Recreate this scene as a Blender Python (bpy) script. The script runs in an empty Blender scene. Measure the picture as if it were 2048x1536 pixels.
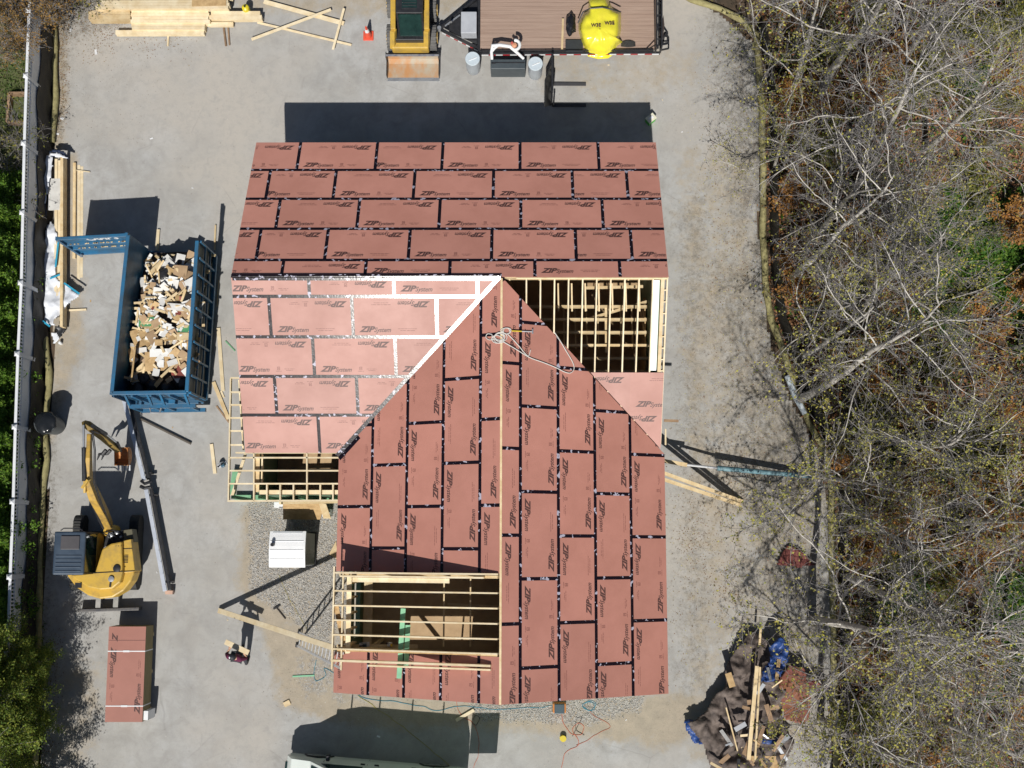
import bpy, bmesh, math, random
import numpy as np
from mathutils import Vector, Matrix, Euler, noise
random.seed(7); RNG = np.random.default_rng(7)
S = bpy.context.scene
COL = S.collection
R = math.radians

# ------------------------------------------------------------------ camera, sky, sun, exposure
CAM_LOC = Vector((0.5228, -7.6363, 37.478)); CAM_EUL = Euler((0.1403, 0.0065, 0.002), 'XYZ'); FPX = 2272.04
cd = bpy.data.cameras.new('camera'); cam = bpy.data.objects.new('camera', cd); COL.objects.link(cam)
cam.location = CAM_LOC; cam.rotation_euler = CAM_EUL
cd.sensor_width = 36.0; cd.lens = 36.0 * FPX / 2048.0; cd.clip_end = 2000; cd.clip_start = 0.5
S.camera = cam
TRAVEL = Vector((0.066, 0.84, -1.0)).normalized()
sd = bpy.data.lights.new('sun', 'SUN'); sun = bpy.data.objects.new('sun', sd); COL.objects.link(sun)
sd.energy = 5.0; sd.angle = R(0.53); sd.color = (1.0, 0.965, 0.90)
sun.location = (0, -20, 40); sun.rotation_euler = TRAVEL.to_track_quat('-Z', 'Y').to_euler()
w = bpy.data.worlds.new('World'); S.world = w; w.use_nodes = True
nt = w.node_tree; bg = nt.nodes['Background']
sky = nt.nodes.new('ShaderNodeTexSky'); sky.sky_type = 'NISHITA'; sky.sun_disc = False
sky.sun_elevation = math.asin(-TRAVEL.z); sky.sun_rotation = math.atan2(-TRAVEL.x, -TRAVEL.y)
nt.links.new(sky.outputs[0], bg.inputs[0]); bg.inputs[1].default_value = 0.05
S.view_settings.view_transform = 'Standard'; S.view_settings.look = 'None'
S.view_settings.exposure = -0.12; S.view_settings.gamma = 1.0
S.cycles.max_bounces = 6; S.cycles.diffuse_bounces = 3; S.cycles.transparent_max_bounces = 12
S.cycles.use_adaptive_sampling = True; S.cycles.adaptive_threshold = 0.02

RM = CAM_EUL.to_matrix()
def G(u, v, z=0.0):
    """world point seen at photo pixel (u, v) at height z"""
    d = RM @ Vector(((u - 1024) / FPX, -(v - 768) / FPX, -1.0))
    return CAM_LOC + d * ((z - CAM_LOC.z) / d.z)

# ------------------------------------------------------------------ scene graph helpers
def tag(o, label=None, cat=None, group=None, kind=None):
    if label: o['label'] = label
    if cat: o['category'] = cat
    if group: o['group'] = group
    if kind: o['kind'] = kind
    return o
def empty(name, loc, label=None, cat=None, group=None):
    o = bpy.data.objects.new(name, None); o.empty_display_size = 0.2
    COL.objects.link(o); o.location = loc
    return tag(o, label, cat, group)
def wloc(o):
    v = Vector((0, 0, 0))
    while o is not None: v = v + o.location; o = o.parent
    return v
def copy_tree(o, parent=None):
    c = o.copy(); COL.objects.link(c); c.parent = parent
    for ch in o.children: copy_tree(ch, c)
    return c

class MB:
    """collects shapes (world coordinates) into one mesh object"""
    def __init__(s): s.v = []; s.f = []; s.m = []; s.mats = []; s.cur = 0
    def mat(s, m):
        if m not in s.mats: s.mats.append(m)
        s.cur = s.mats.index(m); return s
    def add(s, vs, fs):
        n = len(s.v); s.v += [tuple(p) for p in vs]
        for f in fs: s.f.append([i + n for i in f]); s.m.append(s.cur)
        return s
    def frame(s, c, ex, ey, ez):
        c = Vector(c); P = [c + ex * a + ey * b + ez * d for d in (-1, 1) for a, b in ((-1, -1), (1, -1), (1, 1), (-1, 1))]
        return s.add(P, [(3, 2, 1, 0), (4, 5, 6, 7), (0, 1, 5, 4), (1, 2, 6, 5), (2, 3, 7, 6), (3, 0, 4, 7)])
    def box(s, c, size, rz=0.0, rx=0.0, ry=0.0):
        M = Euler((rx, ry, rz)).to_matrix()
        return s.frame(c, M @ Vector((size[0] / 2, 0, 0)), M @ Vector((0, size[1] / 2, 0)), M @ Vector((0, 0, size[2] / 2)))
    def beam(s, p0, p1, w, h, up=(0, 0, 1)):
        p0 = Vector(p0); p1 = Vector(p1); d = (p1 - p0)
        x = d.cross(Vector(up))
        if x.length < 1e-6: x = d.cross(Vector((1, 0, 0)))
        x.normalize(); z = x.cross(d).normalized()
        return s.frame((p0 + p1) / 2, d / 2, x * w / 2, z * h / 2)
    def pbox(s, u0, v0, u1, v1, z0, z1, rz=0):
        """box whose top at height z1 covers the photo rectangle"""
        a = G(u0, v0, z1); b = G(u1, v1, z1)
        return s.box(((a.x + b.x) / 2, (a.y + b.y) / 2, (z0 + z1) / 2), (abs(b.x - a.x), abs(a.y - b.y), z1 - z0), rz)
    def tube(s, pts, rad, n=6, cap=True):
        pts = [Vector(p) for p in pts]; N = len(pts)
        if not hasattr(rad, '__len__'): rad = [rad] * N
        base = len(s.v); ref = None
        for i, p in enumerate(pts):
            t = (pts[min(i + 1, N - 1)] - pts[max(i - 1, 0)])
            if t.length < 1e-9: t = Vector((0, 0, 1))
            t.normalize()
            if ref is None: ref = t.orthogonal().normalized()
            a = (ref - t * ref.dot(t))
            if a.length < 1e-4: a = t.orthogonal()
            a.normalize(); ref = a; b = t.cross(a)
            for k in range(n):
                q = 2 * math.pi * k / n
                s.v.append(tuple(p + (a * math.cos(q) + b * math.sin(q)) * rad[i]))
        for i in range(N - 1):
            for k in range(n):
                k2 = (k + 1) % n
                s.f.append([base + i * n + k, base + i * n + k2, base + (i + 1) * n + k2, base + (i + 1) * n + k]); s.m.append(s.cur)
        if cap:
            s.f.append([base + k for k in range(n)][::-1]); s.m.append(s.cur)
            s.f.append([base + (N - 1) * n + k for k in range(n)]); s.m.append(s.cur)
        return s
    def cyl(s, p0, p1, r0, r1=None, n=16): return s.tube([p0, p1], [r0, r0 if r1 is None else r1], n)
    def lathe(s, c, prof, n=24, axis=(0, 0, 1)):
        c = Vector(c); ax = Vector(axis).normalized(); a = ax.orthogonal().normalized(); b = ax.cross(a); base = len(s.v)
        for r, h in prof:
            for k in range(n):
                q = 2 * math.pi * k / n
                s.v.append(tuple(c + ax * h + (a * math.cos(q) + b * math.sin(q)) * r))
        for i in range(len(prof) - 1):
            for k in range(n):
                k2 = (k + 1) % n
                s.f.append([base + i * n + k, base + i * n + k2, base + (i + 1) * n + k2, base + (i + 1) * n + k]); s.m.append(s.cur)
        s.f.append([base + k for k in range(n)][::-1]); s.m.append(s.cur)
        s.f.append([base + (len(prof) - 1) * n + k for k in range(n)]); s.m.append(s.cur)
        return s
    def prism(s, poly, z0, z1, M=None):
        n = len(poly); P = [Vector((x, y, z0)) for x, y in poly] + [Vector((x, y, z1)) for x, y in poly]
        if M is not None: P = [M @ p for p in P]
        return s.add(P, [list(range(n))[::-1], list(range(n, 2 * n))] + [(i, (i + 1) % n, n + (i + 1) % n, n + i) for i in range(n)])
    def poly(s, P): return s.add(P, [list(range(len(P)))])
    def build(s, name, mat=None, parent=None, smooth=False, bevel=0, label=None, cat=None, group=None, kind=None):
        me = bpy.data.meshes.new(name)
        off = wloc(parent) if parent is not None else Vector((0, 0, 0))
        loc = Vector((0, 0, 0))
        if parent is None and s.v and kind is None:
            A = np.array(s.v); loc = Vector(((A[:, 0].min() + A[:, 0].max()) / 2, (A[:, 1].min() + A[:, 1].max()) / 2, A[:, 2].min()))
            off = loc
        me.from_pydata([(x - off.x, y - off.y, z - off.z) for x, y, z in s.v], [], s.f)
        mats = s.mats if s.mats else [mat]
        for m in mats: me.materials.append(m)
        if len(mats) > 1: me.polygons.foreach_set('material_index', s.m)
        if smooth:
            me.polygons.foreach_set('use_smooth', [True] * len(me.polygons))
            try: me.set_sharp_from_angle(angle=R(42))
            except Exception: pass
        me.update()
        o = bpy.data.objects.new(name, me); COL.objects.link(o); o.parent = parent; o.location = loc
        if bevel:
            b = o.modifiers.new('bevel', 'BEVEL'); b.width = bevel; b.segments = 2; b.limit_method = 'ANGLE'; b.angle_limit = R(40)
        return tag(o, label, cat, group, kind)

def fast_mesh(name, V, F, mat, parent=None, smooth=False):
    """V (n,3), F (m,k) numpy -> object"""
    me = bpy.data.meshes.new(name); m, k = F.shape
    me.vertices.add(len(V)); me.vertices.foreach_set('co', np.asarray(V, np.float32).ravel())
    me.loops.add(m * k); me.loops.foreach_set('vertex_index', F.astype(np.int32).ravel())
    me.polygons.add(m); me.polygons.foreach_set('loop_start', np.arange(0, m * k, k, dtype=np.int32))
    if smooth: me.polygons.foreach_set('use_smooth', np.ones(m, bool))
    me.update(calc_edges=True); me.materials.append(mat)
    o = bpy.data.objects.new(name, me); COL.objects.link(o); o.parent = parent
    return o

# ------------------------------------------------------------------ procedural materials
def _n(nt, t, **k):
    n = nt.nodes.new(t)
    for a, b in k.items(): setattr(n, a, b)
    return n
def mat(name, c1, c2=None, rough=0.6, scale=4.0, stretch=(1, 1, 1), bump=0.0, bscale=None, metal=0.0, spec=0.5, detail=4.0,
        lo=0.35, hi=0.65, rand=0.0, trans=0.0, coat=0.0, island=False, rvar=0.0, drough=0.0):
    m = bpy.data.materials.new(name); m.use_nodes = True; nt = m.node_tree; p = nt.nodes['Principled BSDF']
    p.inputs['Roughness'].default_value = rough; p.inputs['Metallic'].default_value = metal
    p.inputs['Specular IOR Level'].default_value = spec
    if drough: p.inputs['Diffuse Roughness'].default_value = drough
    if trans: p.inputs['Transmission Weight'].default_value = trans
    if coat: p.inputs['Coat Weight'].default_value = coat
    c2 = c2 or tuple(x * 0.82 for x in c1)
    tc = _n(nt, 'ShaderNodeTexCoord'); mp = _n(nt, 'ShaderNodeMapping'); mp.inputs['Scale'].default_value = stretch
    nt.links.new(tc.outputs['Object'], mp.inputs[0])
    no = _n(nt, 'ShaderNodeTexNoise'); no.inputs['Scale'].default_value = scale; no.inputs['Detail'].default_value = detail
    no.inputs['Roughness'].default_value = 0.65
    nt.links.new(mp.outputs[0], no.inputs['Vector'])
    mr = _n(nt, 'ShaderNodeMapRange'); mr.inputs[1].default_value = lo; mr.inputs[2].default_value = hi
    nt.links.new(no.outputs[0], mr.inputs[0])
    mx = _n(nt, 'ShaderNodeMix', data_type='RGBA'); mx.inputs[6].default_value = (*c1, 1); mx.inputs[7].default_value = (*c2, 1)
    nt.links.new(mr.outputs[0], mx.inputs[0]); out = mx.outputs[2]
    if rand:
        src = _n(nt, 'ShaderNodeNewGeometry').outputs['Random Per Island'] if island else _n(nt, 'ShaderNodeObjectInfo').outputs['Random']
        r2 = _n(nt, 'ShaderNodeMapRange'); r2.inputs[3].default_value = 1 - rand; r2.inputs[4].default_value = 1 + rand
        nt.links.new(src, r2.inputs[0])
        hs = _n(nt, 'ShaderNodeHueSaturation'); nt.links.new(out, hs.inputs['Color']); nt.links.new(r2.outputs[0], hs.inputs['Value'])
        out = hs.outputs[0]
    nt.links.new(out, p.inputs['Base Color'])
    if rvar:
        r3 = _n(nt, 'ShaderNodeMapRange'); r3.inputs[3].default_value = max(0.03, rough - rvar); r3.inputs[4].default_value = min(1, rough + rvar)
        nt.links.new(no.outputs[0], r3.inputs[0]); nt.links.new(r3.outputs[0], p.inputs['Roughness'])
    if bump:
        nb = _n(nt, 'ShaderNodeTexNoise'); nb.inputs['Scale'].default_value = bscale or scale * 4; nb.inputs['Detail'].default_value = 3
        nt.links.new(mp.outputs[0], nb.inputs['Vector'])
        bp = _n(nt, 'ShaderNodeBump'); bp.inputs['Strength'].default_value = bump; bp.inputs['Distance'].default_value = 0.03
        nt.links.new(nb.outputs[0], bp.inputs['Height']); nt.links.new(bp.outputs[0], p.inputs['Normal'])
    return m
def leafmat(name, ca, cb, cc=None, trans=0.35, rough=0.6):
    """leaves: colour varies per leaf and per clump, some light passes through"""
    m = bpy.data.materials.new(name); m.use_nodes = True; nt = m.node_tree; p = nt.nodes['Principled BSDF']
    p.inputs['Roughness'].default_value = rough; p.inputs['Specular IOR Level'].default_value = 0.3
    g = _n(nt, 'ShaderNodeNewGeometry'); cr = _n(nt, 'ShaderNodeValToRGB')
    cr.color_ramp.elements[0].color = (*ca, 1); cr.color_ramp.elements[1].color = (*cb, 1)
    if cc: e = cr.color_ramp.elements.new(0.5); e.color = (*cc, 1)
    nt.links.new(g.outputs['Random Per Island'], cr.inputs[0])
    nt.links.new(cr.outputs[0], p.inputs['Base Color'])
    tr = _n(nt, 'ShaderNodeBsdfTranslucent'); nt.links.new(cr.outputs[0], tr.inputs[0])
    ms = _n(nt, 'ShaderNodeMixShader'); ms.inputs[0].default_value = trans
    nt.links.new(p.outputs[0], ms.inputs[1]); nt.links.new(tr.outputs[0], ms.inputs[2])
    nt.links.new(ms.outputs[0], nt.nodes['Material Output'].inputs[0])
    return m

M = {}
M['pine'] = mat('pine_lumber', (.72, .58, .36), (.58, .42, .22), .6, 3, (1, 1, 1), .15, 40, rand=.13)
M['pine_pale'] = mat('pale_pine', (.80, .69, .49), (.68, .54, .33), .6, 3, bump=.1, bscale=40, rand=.10)
M['osb'] = mat('plywood', (.55, .38, .19), (.40, .26, .12), .7, 6, bump=.2, bscale=30, rand=.1)
M['osb_dark'] = mat('floor_plywood', (.34, .21, .11), (.22, .13, .07), .8, 3, bump=.1)
M['plyfloor'] = mat('new_plywood', (.62, .45, .26), (.50, .35, .19), .7, 2, (1, 4, 1), bump=.1)
M['treated'] = mat('treated_lumber', (.20, .42, .24), (.15, .34, .19), .65, 4, bump=.1, rand=.1)
M['greenboard'] = mat('green_board', (.24, .52, .33), (.20, .45, .28), .6, 4)
M['oldwood'] = mat('old_wood', (.36, .24, .14), (.24, .15, .09), .8, 5, bump=.3, rand=.2)
M['black'] = mat('black_paint', (.018, .019, .022), (.03, .03, .034), .42, 8, rvar=.1)
M['blackrubber'] = mat('rubber', (.025, .025, .026), (.05, .048, .044), .75, 9, bump=.3)
M['white'] = mat('white_plastic', (.80, .81, .82), (.72, .73, .75), .4, 2)
M['vinyl'] = mat('white_vinyl', (.74, .76, .79), (.64, .66, .69), .42, 1.5, detail=8)
M['steel'] = mat('galvanised_steel', (.50, .52, .55), (.38, .40, .43), .38, 6, metal=.6, rvar=.1)
M['alu'] = mat('aluminium', (.74, .75, .77), (.62, .63, .65), .35, 6, metal=.25)
M['yellow'] = mat('machine_yellow', (.58, .37, .06), (.36, .24, .07), .45, 3.2, detail=10, rvar=.15, lo=.45, hi=.72, bump=.08, bscale=30)
M['bluesteel'] = mat('dumpster_blue', (.022, .145, .29), (.04, .10, .17), .45, 2.2, detail=9, rvar=.15, bump=.1)
M['glass'] = mat('dark_glass', (.012, .03, .028), (.02, .05, .045), .08, 3, spec=.8)
# ------------------------------------------------------------------ ground sheets
def poly_mask(X, Y, poly, soft=.35):
    """1 inside, fading to 0 over soft metres outside/inside of the outline"""
    P = np.array(poly); n = len(P); d = np.full(X.shape, 1e9); inside = np.zeros(X.shape, bool)
    for i in range(n):
        a = P[i]; b = P[(i + 1) % n]; e = b - a
        t = np.clip(((X - a[0]) * e[0] + (Y - a[1]) * e[1]) / (e @ e + 1e-12), 0, 1)
        d = np.minimum(d, np.hypot(X - a[0] - t * e[0], Y - a[1] - t * e[1]))
        c = ((a[1] > Y) != (b[1] > Y))
        xi = (b[0] - a[0]) * (Y - a[1]) / ((b[1] - a[1]) if b[1] != a[1] else 1e-9) + a[0]
        inside ^= c & (X < xi)
    sd_ = np.where(inside, d, -d)
    return np.clip(sd_ / (2 * soft) + .5, 0, 1)
def gp(*uv): return [tuple(G(u, v)[:2]) for u, v in uv]

def ground_material():
    m = bpy.data.materials.new('pavement'); m.use_nodes = True; nt = m.node_tree; L = nt.links.new; p = nt.nodes['Principled BSDF']
    tc = _n(nt, 'ShaderNodeTexCoord')
    def nz(scale, detail=5, rough=.6, dist=0.0, off=0.0):
        mp = _n(nt, 'ShaderNodeMapping'); mp.inputs['Location'].default_value = (off, off * .7, 0); L(tc.outputs['Object'], mp.inputs[0])
        n = _n(nt, 'ShaderNodeTexNoise'); n.inputs['Scale'].default_value = scale; n.inputs['Detail'].default_value = detail
        n.inputs['Roughness'].default_value = rough; n.inputs['Distortion'].default_value = dist; L(mp.outputs[0], n.inputs[0]); return n.outputs[0]
    def rng(x, a, b, c=0, d=1):
        r = _n(nt, 'ShaderNodeMapRange'); r.inputs[1].default_value = a; r.inputs[2].default_value = b; r.inputs[3].default_value = c; r.inputs[4].default_value = d
        L(x, r.inputs[0]); return r.outputs[0]
    def mixc(f, a, b, mode='MIX'):
        x = _n(nt, 'ShaderNodeMix', data_type='RGBA', blend_type=mode)
        if isinstance(f, float): x.inputs[0].default_value = f
        else: L(f, x.inputs[0])
        for s, c in ((6, a), (7, b)):
            if isinstance(c, tuple): x.inputs[s].default_value = (*c, 1)
            else: L(c, x.inputs[s])
        return x.outputs[2]
    def mth(op, a, b):
        x = _n(nt, 'ShaderNodeMath', operation=op)
        for s, c in ((0, a), (1, b)):
            if isinstance(c, (int, float)): x.inputs[s].default_value = c
            else: L(c, x.inputs[s])
        return x.outputs[0]
    at = _n(nt, 'ShaderNodeAttribute', attribute_name='zones'); sp = _n(nt, 'ShaderNodeSeparateColor'); L(at.outputs['Color'], sp.inputs[0])
    grav, dirt, litt_shade = sp.outputs[0], sp.outputs[1], sp.outputs[2]
    base = mixc(rng(nz(.35, 6), .38, .62), (.375, .365, .345), (.43, .43, .425))
    base = mixc(rng(nz(1.3, 8, .7, .6, 5), .42, .7), base, (.31, .30, .285))
    base = mixc(rng(nz(.16, 3, .5, 0, 30), .5, .66), base, (.44, .41, .37))
    base = mixc(rng(nz(5, 6, .7, .3, 9), .62, .75, 0, .35), base, (.22, .21, .20))
    fine = rng(nz(55, 4, .8), .3, .7, .86, 1.12)
    vm = _n(nt, 'ShaderNodeMix', data_type='RGBA', blend_type='MULTIPLY'); vm.inputs[0].default_value = 1.0
    L(base, vm.inputs[6]); cmb = _n(nt, 'ShaderNodeCombineColor'); [L(fine, cmb.inputs[i]) for i in range(3)]; L(cmb.outputs[0], vm.inputs[7])
    base = vm.outputs[2]
    # hairline cracks
    vo = _n(nt, 'ShaderNodeTexVoronoi', feature='DISTANCE_TO_EDGE'); vo.inputs['Scale'].default_value = .22
    mpv = _n(nt, 'ShaderNodeMapping'); L(tc.outputs['Object'], mpv.inputs[0])
    nv = _n(nt, 'ShaderNodeTexNoise'); nv.inputs['Scale'].default_value = 1.5; nv.inputs['Detail'].default_value = 6; L(mpv.outputs[0], nv.inputs[0])
    mv = mixc(.12, mpv.outputs[0], nv.outputs[1]); L(mv, vo.inputs['Vector'])
    crack = mth('MULTIPLY', rng(vo.outputs['Distance'], .0, .004, 1, 0), rng(nz(.5, 2, .5, 0, 77), .5, .6))
    base = mixc(mth('MULTIPLY', crack, .28), base, (.16, .15, .14))
    base = mixc(rng(nz(3.4, 10, .8, .4, 41), .48, .66, 0, .5), base, (.30, .295, .285))
    base = mixc(rng(nz(.9, 9, .75, 1.2, 63), .60, .70, 0, .45), base, (.26, .25, .235))
    base = mixc(rng(nz(9, 5, .7, 0, 51), .60, .74, 0, .30), base, (.52, .51, .49))
    # tan dirt
    dcol = mixc(rng(nz(2.2, 8, .7), .35, .65), (.42, .36, .28), (.33, .29, .23))
    dcol = mixc(rng(nz(26, 3, .8), .55, .7, 0, .6), dcol, (.17, .14, .11))
    f = rng(mth('ADD', dirt, mth('MULTIPLY', mth('SUBTRACT', nz(1.8, 8, .75), .5), 1.6)), .35, .75)
    base = mixc(f, base, dcol)
    # gravel
    v2 = _n(nt, 'ShaderNodeTexVoronoi'); v2.inputs['Scale'].default_value = 28; L(tc.outputs['Object'], v2.inputs['Vector'])
    v3 = _n(nt, 'ShaderNodeTexVoronoi', feature='DISTANCE_TO_EDGE'); v3.inputs['Scale'].default_value = 28; L(tc.outputs['Object'], v3.inputs['Vector'])
    sc_ = _n(nt, 'ShaderNodeSeparateColor'); L(v2.outputs['Color'], sc_.inputs[0])
    gcol = mixc(sc_.outputs[0], (.27, .26, .25), (.50, .475, .43)); gcol = mixc(rng(sc_.outputs[1], .8, .9), gcol, (.40, .33, .24))
    gcol = mixc(rng(v3.outputs['Distance'], 0, .08, .85, 0), gcol, (.05, .048, .045))
    f = rng(mth('ADD', grav, mth('MULTIPLY', mth('SUBTRACT', nz(2.5, 8, .8, 0, 13), .5), 1.7)), .4, .6)
    base = mixc(f, base, gcol)
    # leaf litter and organic stain, plus branch-shade mottling painted into the colour
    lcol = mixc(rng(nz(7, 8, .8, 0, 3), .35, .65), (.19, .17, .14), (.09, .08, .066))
    f = rng(mth('ADD', litt_shade, mth('MULTIPLY', mth('SUBTRACT', nz(4.2, 10, .88, .3, 21), .5), 3.0)), .35, .95, 0, .9)
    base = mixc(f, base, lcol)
    L(base, p.inputs['Base Color']); p.inputs['Roughness'].default_value = .85; p.inputs['Specular IOR Level'].default_value = .25
    bp = _n(nt, 'ShaderNodeBump'); bp.inputs['Strength'].default_value = .35; bp.inputs['Distance'].default_value = .012
    L(nz(40, 5, .8), bp.inputs['Height']); L(bp.outputs[0], p.inputs['Normal'])
    return m

# outline of the paved yard in photo pixels on the ground
PAVE = gp((96, -400), (100, 0), (106, 200), (98, 400), (100, 600), (106, 760), (92, 900), (88, 1100), (80, 1300), (74, 1600), (80, 1900),
          (1700, 1900), (1668, 1500), (1668, 1050), (1648, 930), (1600, 830), (1545, 700), (1524, 560), (1524, 300), (1517, 80), (1440, 20), (1380, -10), (1250, -60), (1230, -400))
def ground():
    big = MB(); big.mat(mat('forest_soil', (.11, .072, .045), (.035, .03, .02), .95, 1.2, bump=.5, bscale=9, detail=9))
    big.poly([(-400, -400, -.02), (400, -400, -.02), (400, 400, -.02), (-400, 400, -.02)])
    big.build('ground', kind='structure')
    # lawn to the left of the fence
    lawn = MB().mat(mat('lawn_soil', (.07, .10, .03), (.11, .10, .05), .95, 1.5, bump=.5, bscale=20, detail=8))
    P = gp((-700, -500), (92, -500), (97, 200), (92, 900), (70, 1900), (-700, 1900)); lawn.poly([(x, y, -.008) for x, y in P]); lawn.build('lawn', kind='structure')
    # paved yard: fine grid cut to the outline
    st = .11; xs = np.arange(-16.5, 14.2, st); ys = np.arange(-25, 16, st); X, Y = np.meshgrid(xs, ys)
    wob = np.zeros(X.shape)
    for k, (fx, fy) in enumerate(((1.3, .9), (2.9, 3.7), (6.1, 5.2))): wob += np.sin(X * fx + k * 2) * np.cos(Y * fy + k) * (.07 / (k + 1))
    inm = poly_mask(X + wob, Y + wob, PAVE, .01) > .5
    idx = np.arange(X.size).reshape(X.shape)
    q = inm[:-1, :-1] & inm[1:, :-1] & inm[:-1, 1:] & inm[1:, 1:]
    F = np.stack([idx[:-1, :-1][q], idx[:-1, 1:][q], idx[1:, 1:][q], idx[1:, :-1][q]], 1)
    V = np.stack([X.ravel(), Y.ravel(), np.zeros(X.size)], 1)
    used = np.unique(F); remap = -np.ones(len(V), int); remap[used] = np.arange(len(used)); V = V[used]; F = remap[F]
    o = fast_mesh('pavement', V, F, ground_material()); tag(o, kind='structure')
    x, y = V[:, 0], V[:, 1]
    gr = poly_mask(x, y, gp((500, 1000), (700, 1000), (700, 1225), (640, 1300), (590, 1240), (500, 1190)), .35)
    gr = np.maximum(gr, poly_mask(x, y, gp((930, 1395), (1290, 1385), (1280, 1420), (1170, 1450), (960, 1440)), .3))
    gr = np.maximum(gr, .55 * poly_mask(x, y, gp((660, 1250), (700, 1250), (760, 1420), (600, 1420), (560, 1330)), .5))
    di = poly_mask(x, y, gp((480, 1000), (720, 990), (720, 1390), (1400, 1380), (1400, 1480), (1330, 1500), (1180, 1480), (960, 1460), (720, 1460), (560, 1420), (520, 1260), (470, 1180)), .4)
    di = np.maximum(di, .8 * poly_mask(x, y, gp((100, -100), (140, -100), (138, 300), (160, 300), (175, 700), (130, 800), (110, 880), (90, 900)), .3))
    di = np.maximum(di, .62 * poly_mask(x, y, gp((85, 1300), (190, 1300), (230, 1400), (190, 1560), (70, 1600)), .6))
    di = np.maximum(di, .55 * poly_mask(x, y, gp((1040, 60), (1420, 80), (1440, 190), (1260, 230), (1060, 190)), .9))
    di = np.maximum(di, .75 * poly_mask(x, y, gp((460, -80), (960, -80), (960, 30), (700, 40), (470, 25)), .4))
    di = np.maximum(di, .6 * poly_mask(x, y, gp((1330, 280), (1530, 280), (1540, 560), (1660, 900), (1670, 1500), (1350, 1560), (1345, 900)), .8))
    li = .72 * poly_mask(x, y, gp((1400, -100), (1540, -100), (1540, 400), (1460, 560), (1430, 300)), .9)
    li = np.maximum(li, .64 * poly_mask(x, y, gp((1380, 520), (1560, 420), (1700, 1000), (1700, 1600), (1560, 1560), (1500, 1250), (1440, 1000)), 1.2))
    li = np.maximum(li, .50 * poly_mask(x, y, gp((1335, 420), (1440, 300), (1440, 1420), (1340, 1400)), .8))  # strip beside the house: dark mottles painted in for branch shadows, over litter
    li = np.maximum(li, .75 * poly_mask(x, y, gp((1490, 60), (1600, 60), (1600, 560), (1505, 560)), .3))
    li = np.maximum(li, .62 * poly_mask(x, y, gp((95, -100), (260, -100), (240, 60), (150, 90), (132, 300), (96, 300)), .4))
    li = np.maximum(li, .55 * poly_mask(x, y, gp((88, 780), (125, 760), (120, 1100), (95, 1560), (70, 1560)), .3))
    gr = np.clip(gr, 0, 1) * .95
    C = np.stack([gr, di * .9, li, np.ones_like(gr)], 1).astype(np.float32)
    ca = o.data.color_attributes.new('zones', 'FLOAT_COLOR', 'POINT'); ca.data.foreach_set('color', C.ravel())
    # real stones over the gravel patches: uncountable, one object
    n = 8500; xy = []; mb_v = []; mb_f = []
    polys = [(gp((500, 1008), (690, 1005), (690, 1225), (640, 1290), (590, 1235), (505, 1185)), .78), (gp((940, 1400), (1280, 1392), (1270, 1420), (1170, 1445), (965, 1435)), .22)]
    ico = bmesh.new(); bmesh.ops.create_icosphere(ico, subdivisions=1, radius=1); iv = np.array([v.co[:] for v in ico.verts]); jf = np.array([[v.index for v in f.verts] for f in ico.faces]); ico.free()
    VV = []; FF = []; cnt = 0
    for P, share in polys:
        A = np.array(P); lo, hi = A.min(0) - .15, A.max(0) + .15; k = int(n * share); got = 0
        while got < k:
            c = RNG.uniform(lo, hi, (4000, 2)); mk = poly_mask(c[:, 0], c[:, 1], P, .2); c = c[RNG.random(4000) < mk][:k - got]
            for px_, py_ in c:
                s_ = RNG.uniform(.009, .022); sc = s_ * RNG.uniform(.7, 1.3, 3); sc[2] *= .7; an = RNG.uniform(0, 6.28); ca_, sa_ = math.cos(an), math.sin(an)
                q = iv * sc * RNG.uniform(.8, 1.2, (len(iv), 1)); q = np.stack([q[:, 0] * ca_ - q[:, 1] * sa_ + px_, q[:, 0] * sa_ + q[:, 1] * ca_ + py_, q[:, 2] + sc[2] * .5], 1)
                VV.append(q); FF.append(jf + cnt); cnt += len(iv)
            got += len(c)
    g = fast_mesh('gravel', np.concatenate(VV), np.concatenate(FF), mat('gravel_stone', (.46, .44, .41), (.34, .325, .30), .85, 3, rand=.38, island=True)); tag(g, kind='stuff')
ground()
# ------------------------------------------------------------------ the house under construction
ZR = 5.5; PCH = math.atan(.5); CP, SP = math.cos(PCH), math.sin(PCH); PW = 1.222; PL = 2.441
XL, XR = -7.81, 4.81; rN, rS_, rE, rW = .6255, .5837, .608, .669; YS = -11.98
SL_N, SL_S, SL_E, SL_W = rN + 4 * PW, rS_ + 4 * PW, rE + 4 * PW, rW + 4 * PW
class Slope:
    """roof plane with panel axes x' (along the panels) and y' (up the print)"""
    def __init__(s, ax, dn, sx, flip):
        s.ax = Vector(ax); s.dn = Vector(dn); s.nm = s.ax.cross(s.dn); s.nm = s.nm if s.nm.z > 0 else -s.nm; s.flip = flip
    def P(s, a, b, h=0.0):                      # b = y'; down-slope distance is flip*b
        return Vector((0, 0, ZR)) + s.ax * a + s.dn * (b * s.flip) + s.nm * h
    def px(s, u, v):                            # pixel -> (a, distance down the slope)
        d = RM @ Vector(((u - 1024) / FPX, -(v - 768) / FPX, -1.0)); o = CAM_LOC - Vector((0, 0, ZR))
        p = o + d * (-(o.dot(s.nm)) / d.dot(s.nm)); return p.dot(s.ax), p.dot(s.dn)
N_ = Slope((1, 0, 0), (0, CP, -SP), 1, 1); S_ = Slope((1, 0, 0), (0, -CP, -SP), 1, -1)
E_ = Slope((0, 1, 0), (CP, 0, -SP), 1, -1); W_ = Slope((0, 1, 0), (-CP, 0, -SP), 1, 1)

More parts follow.
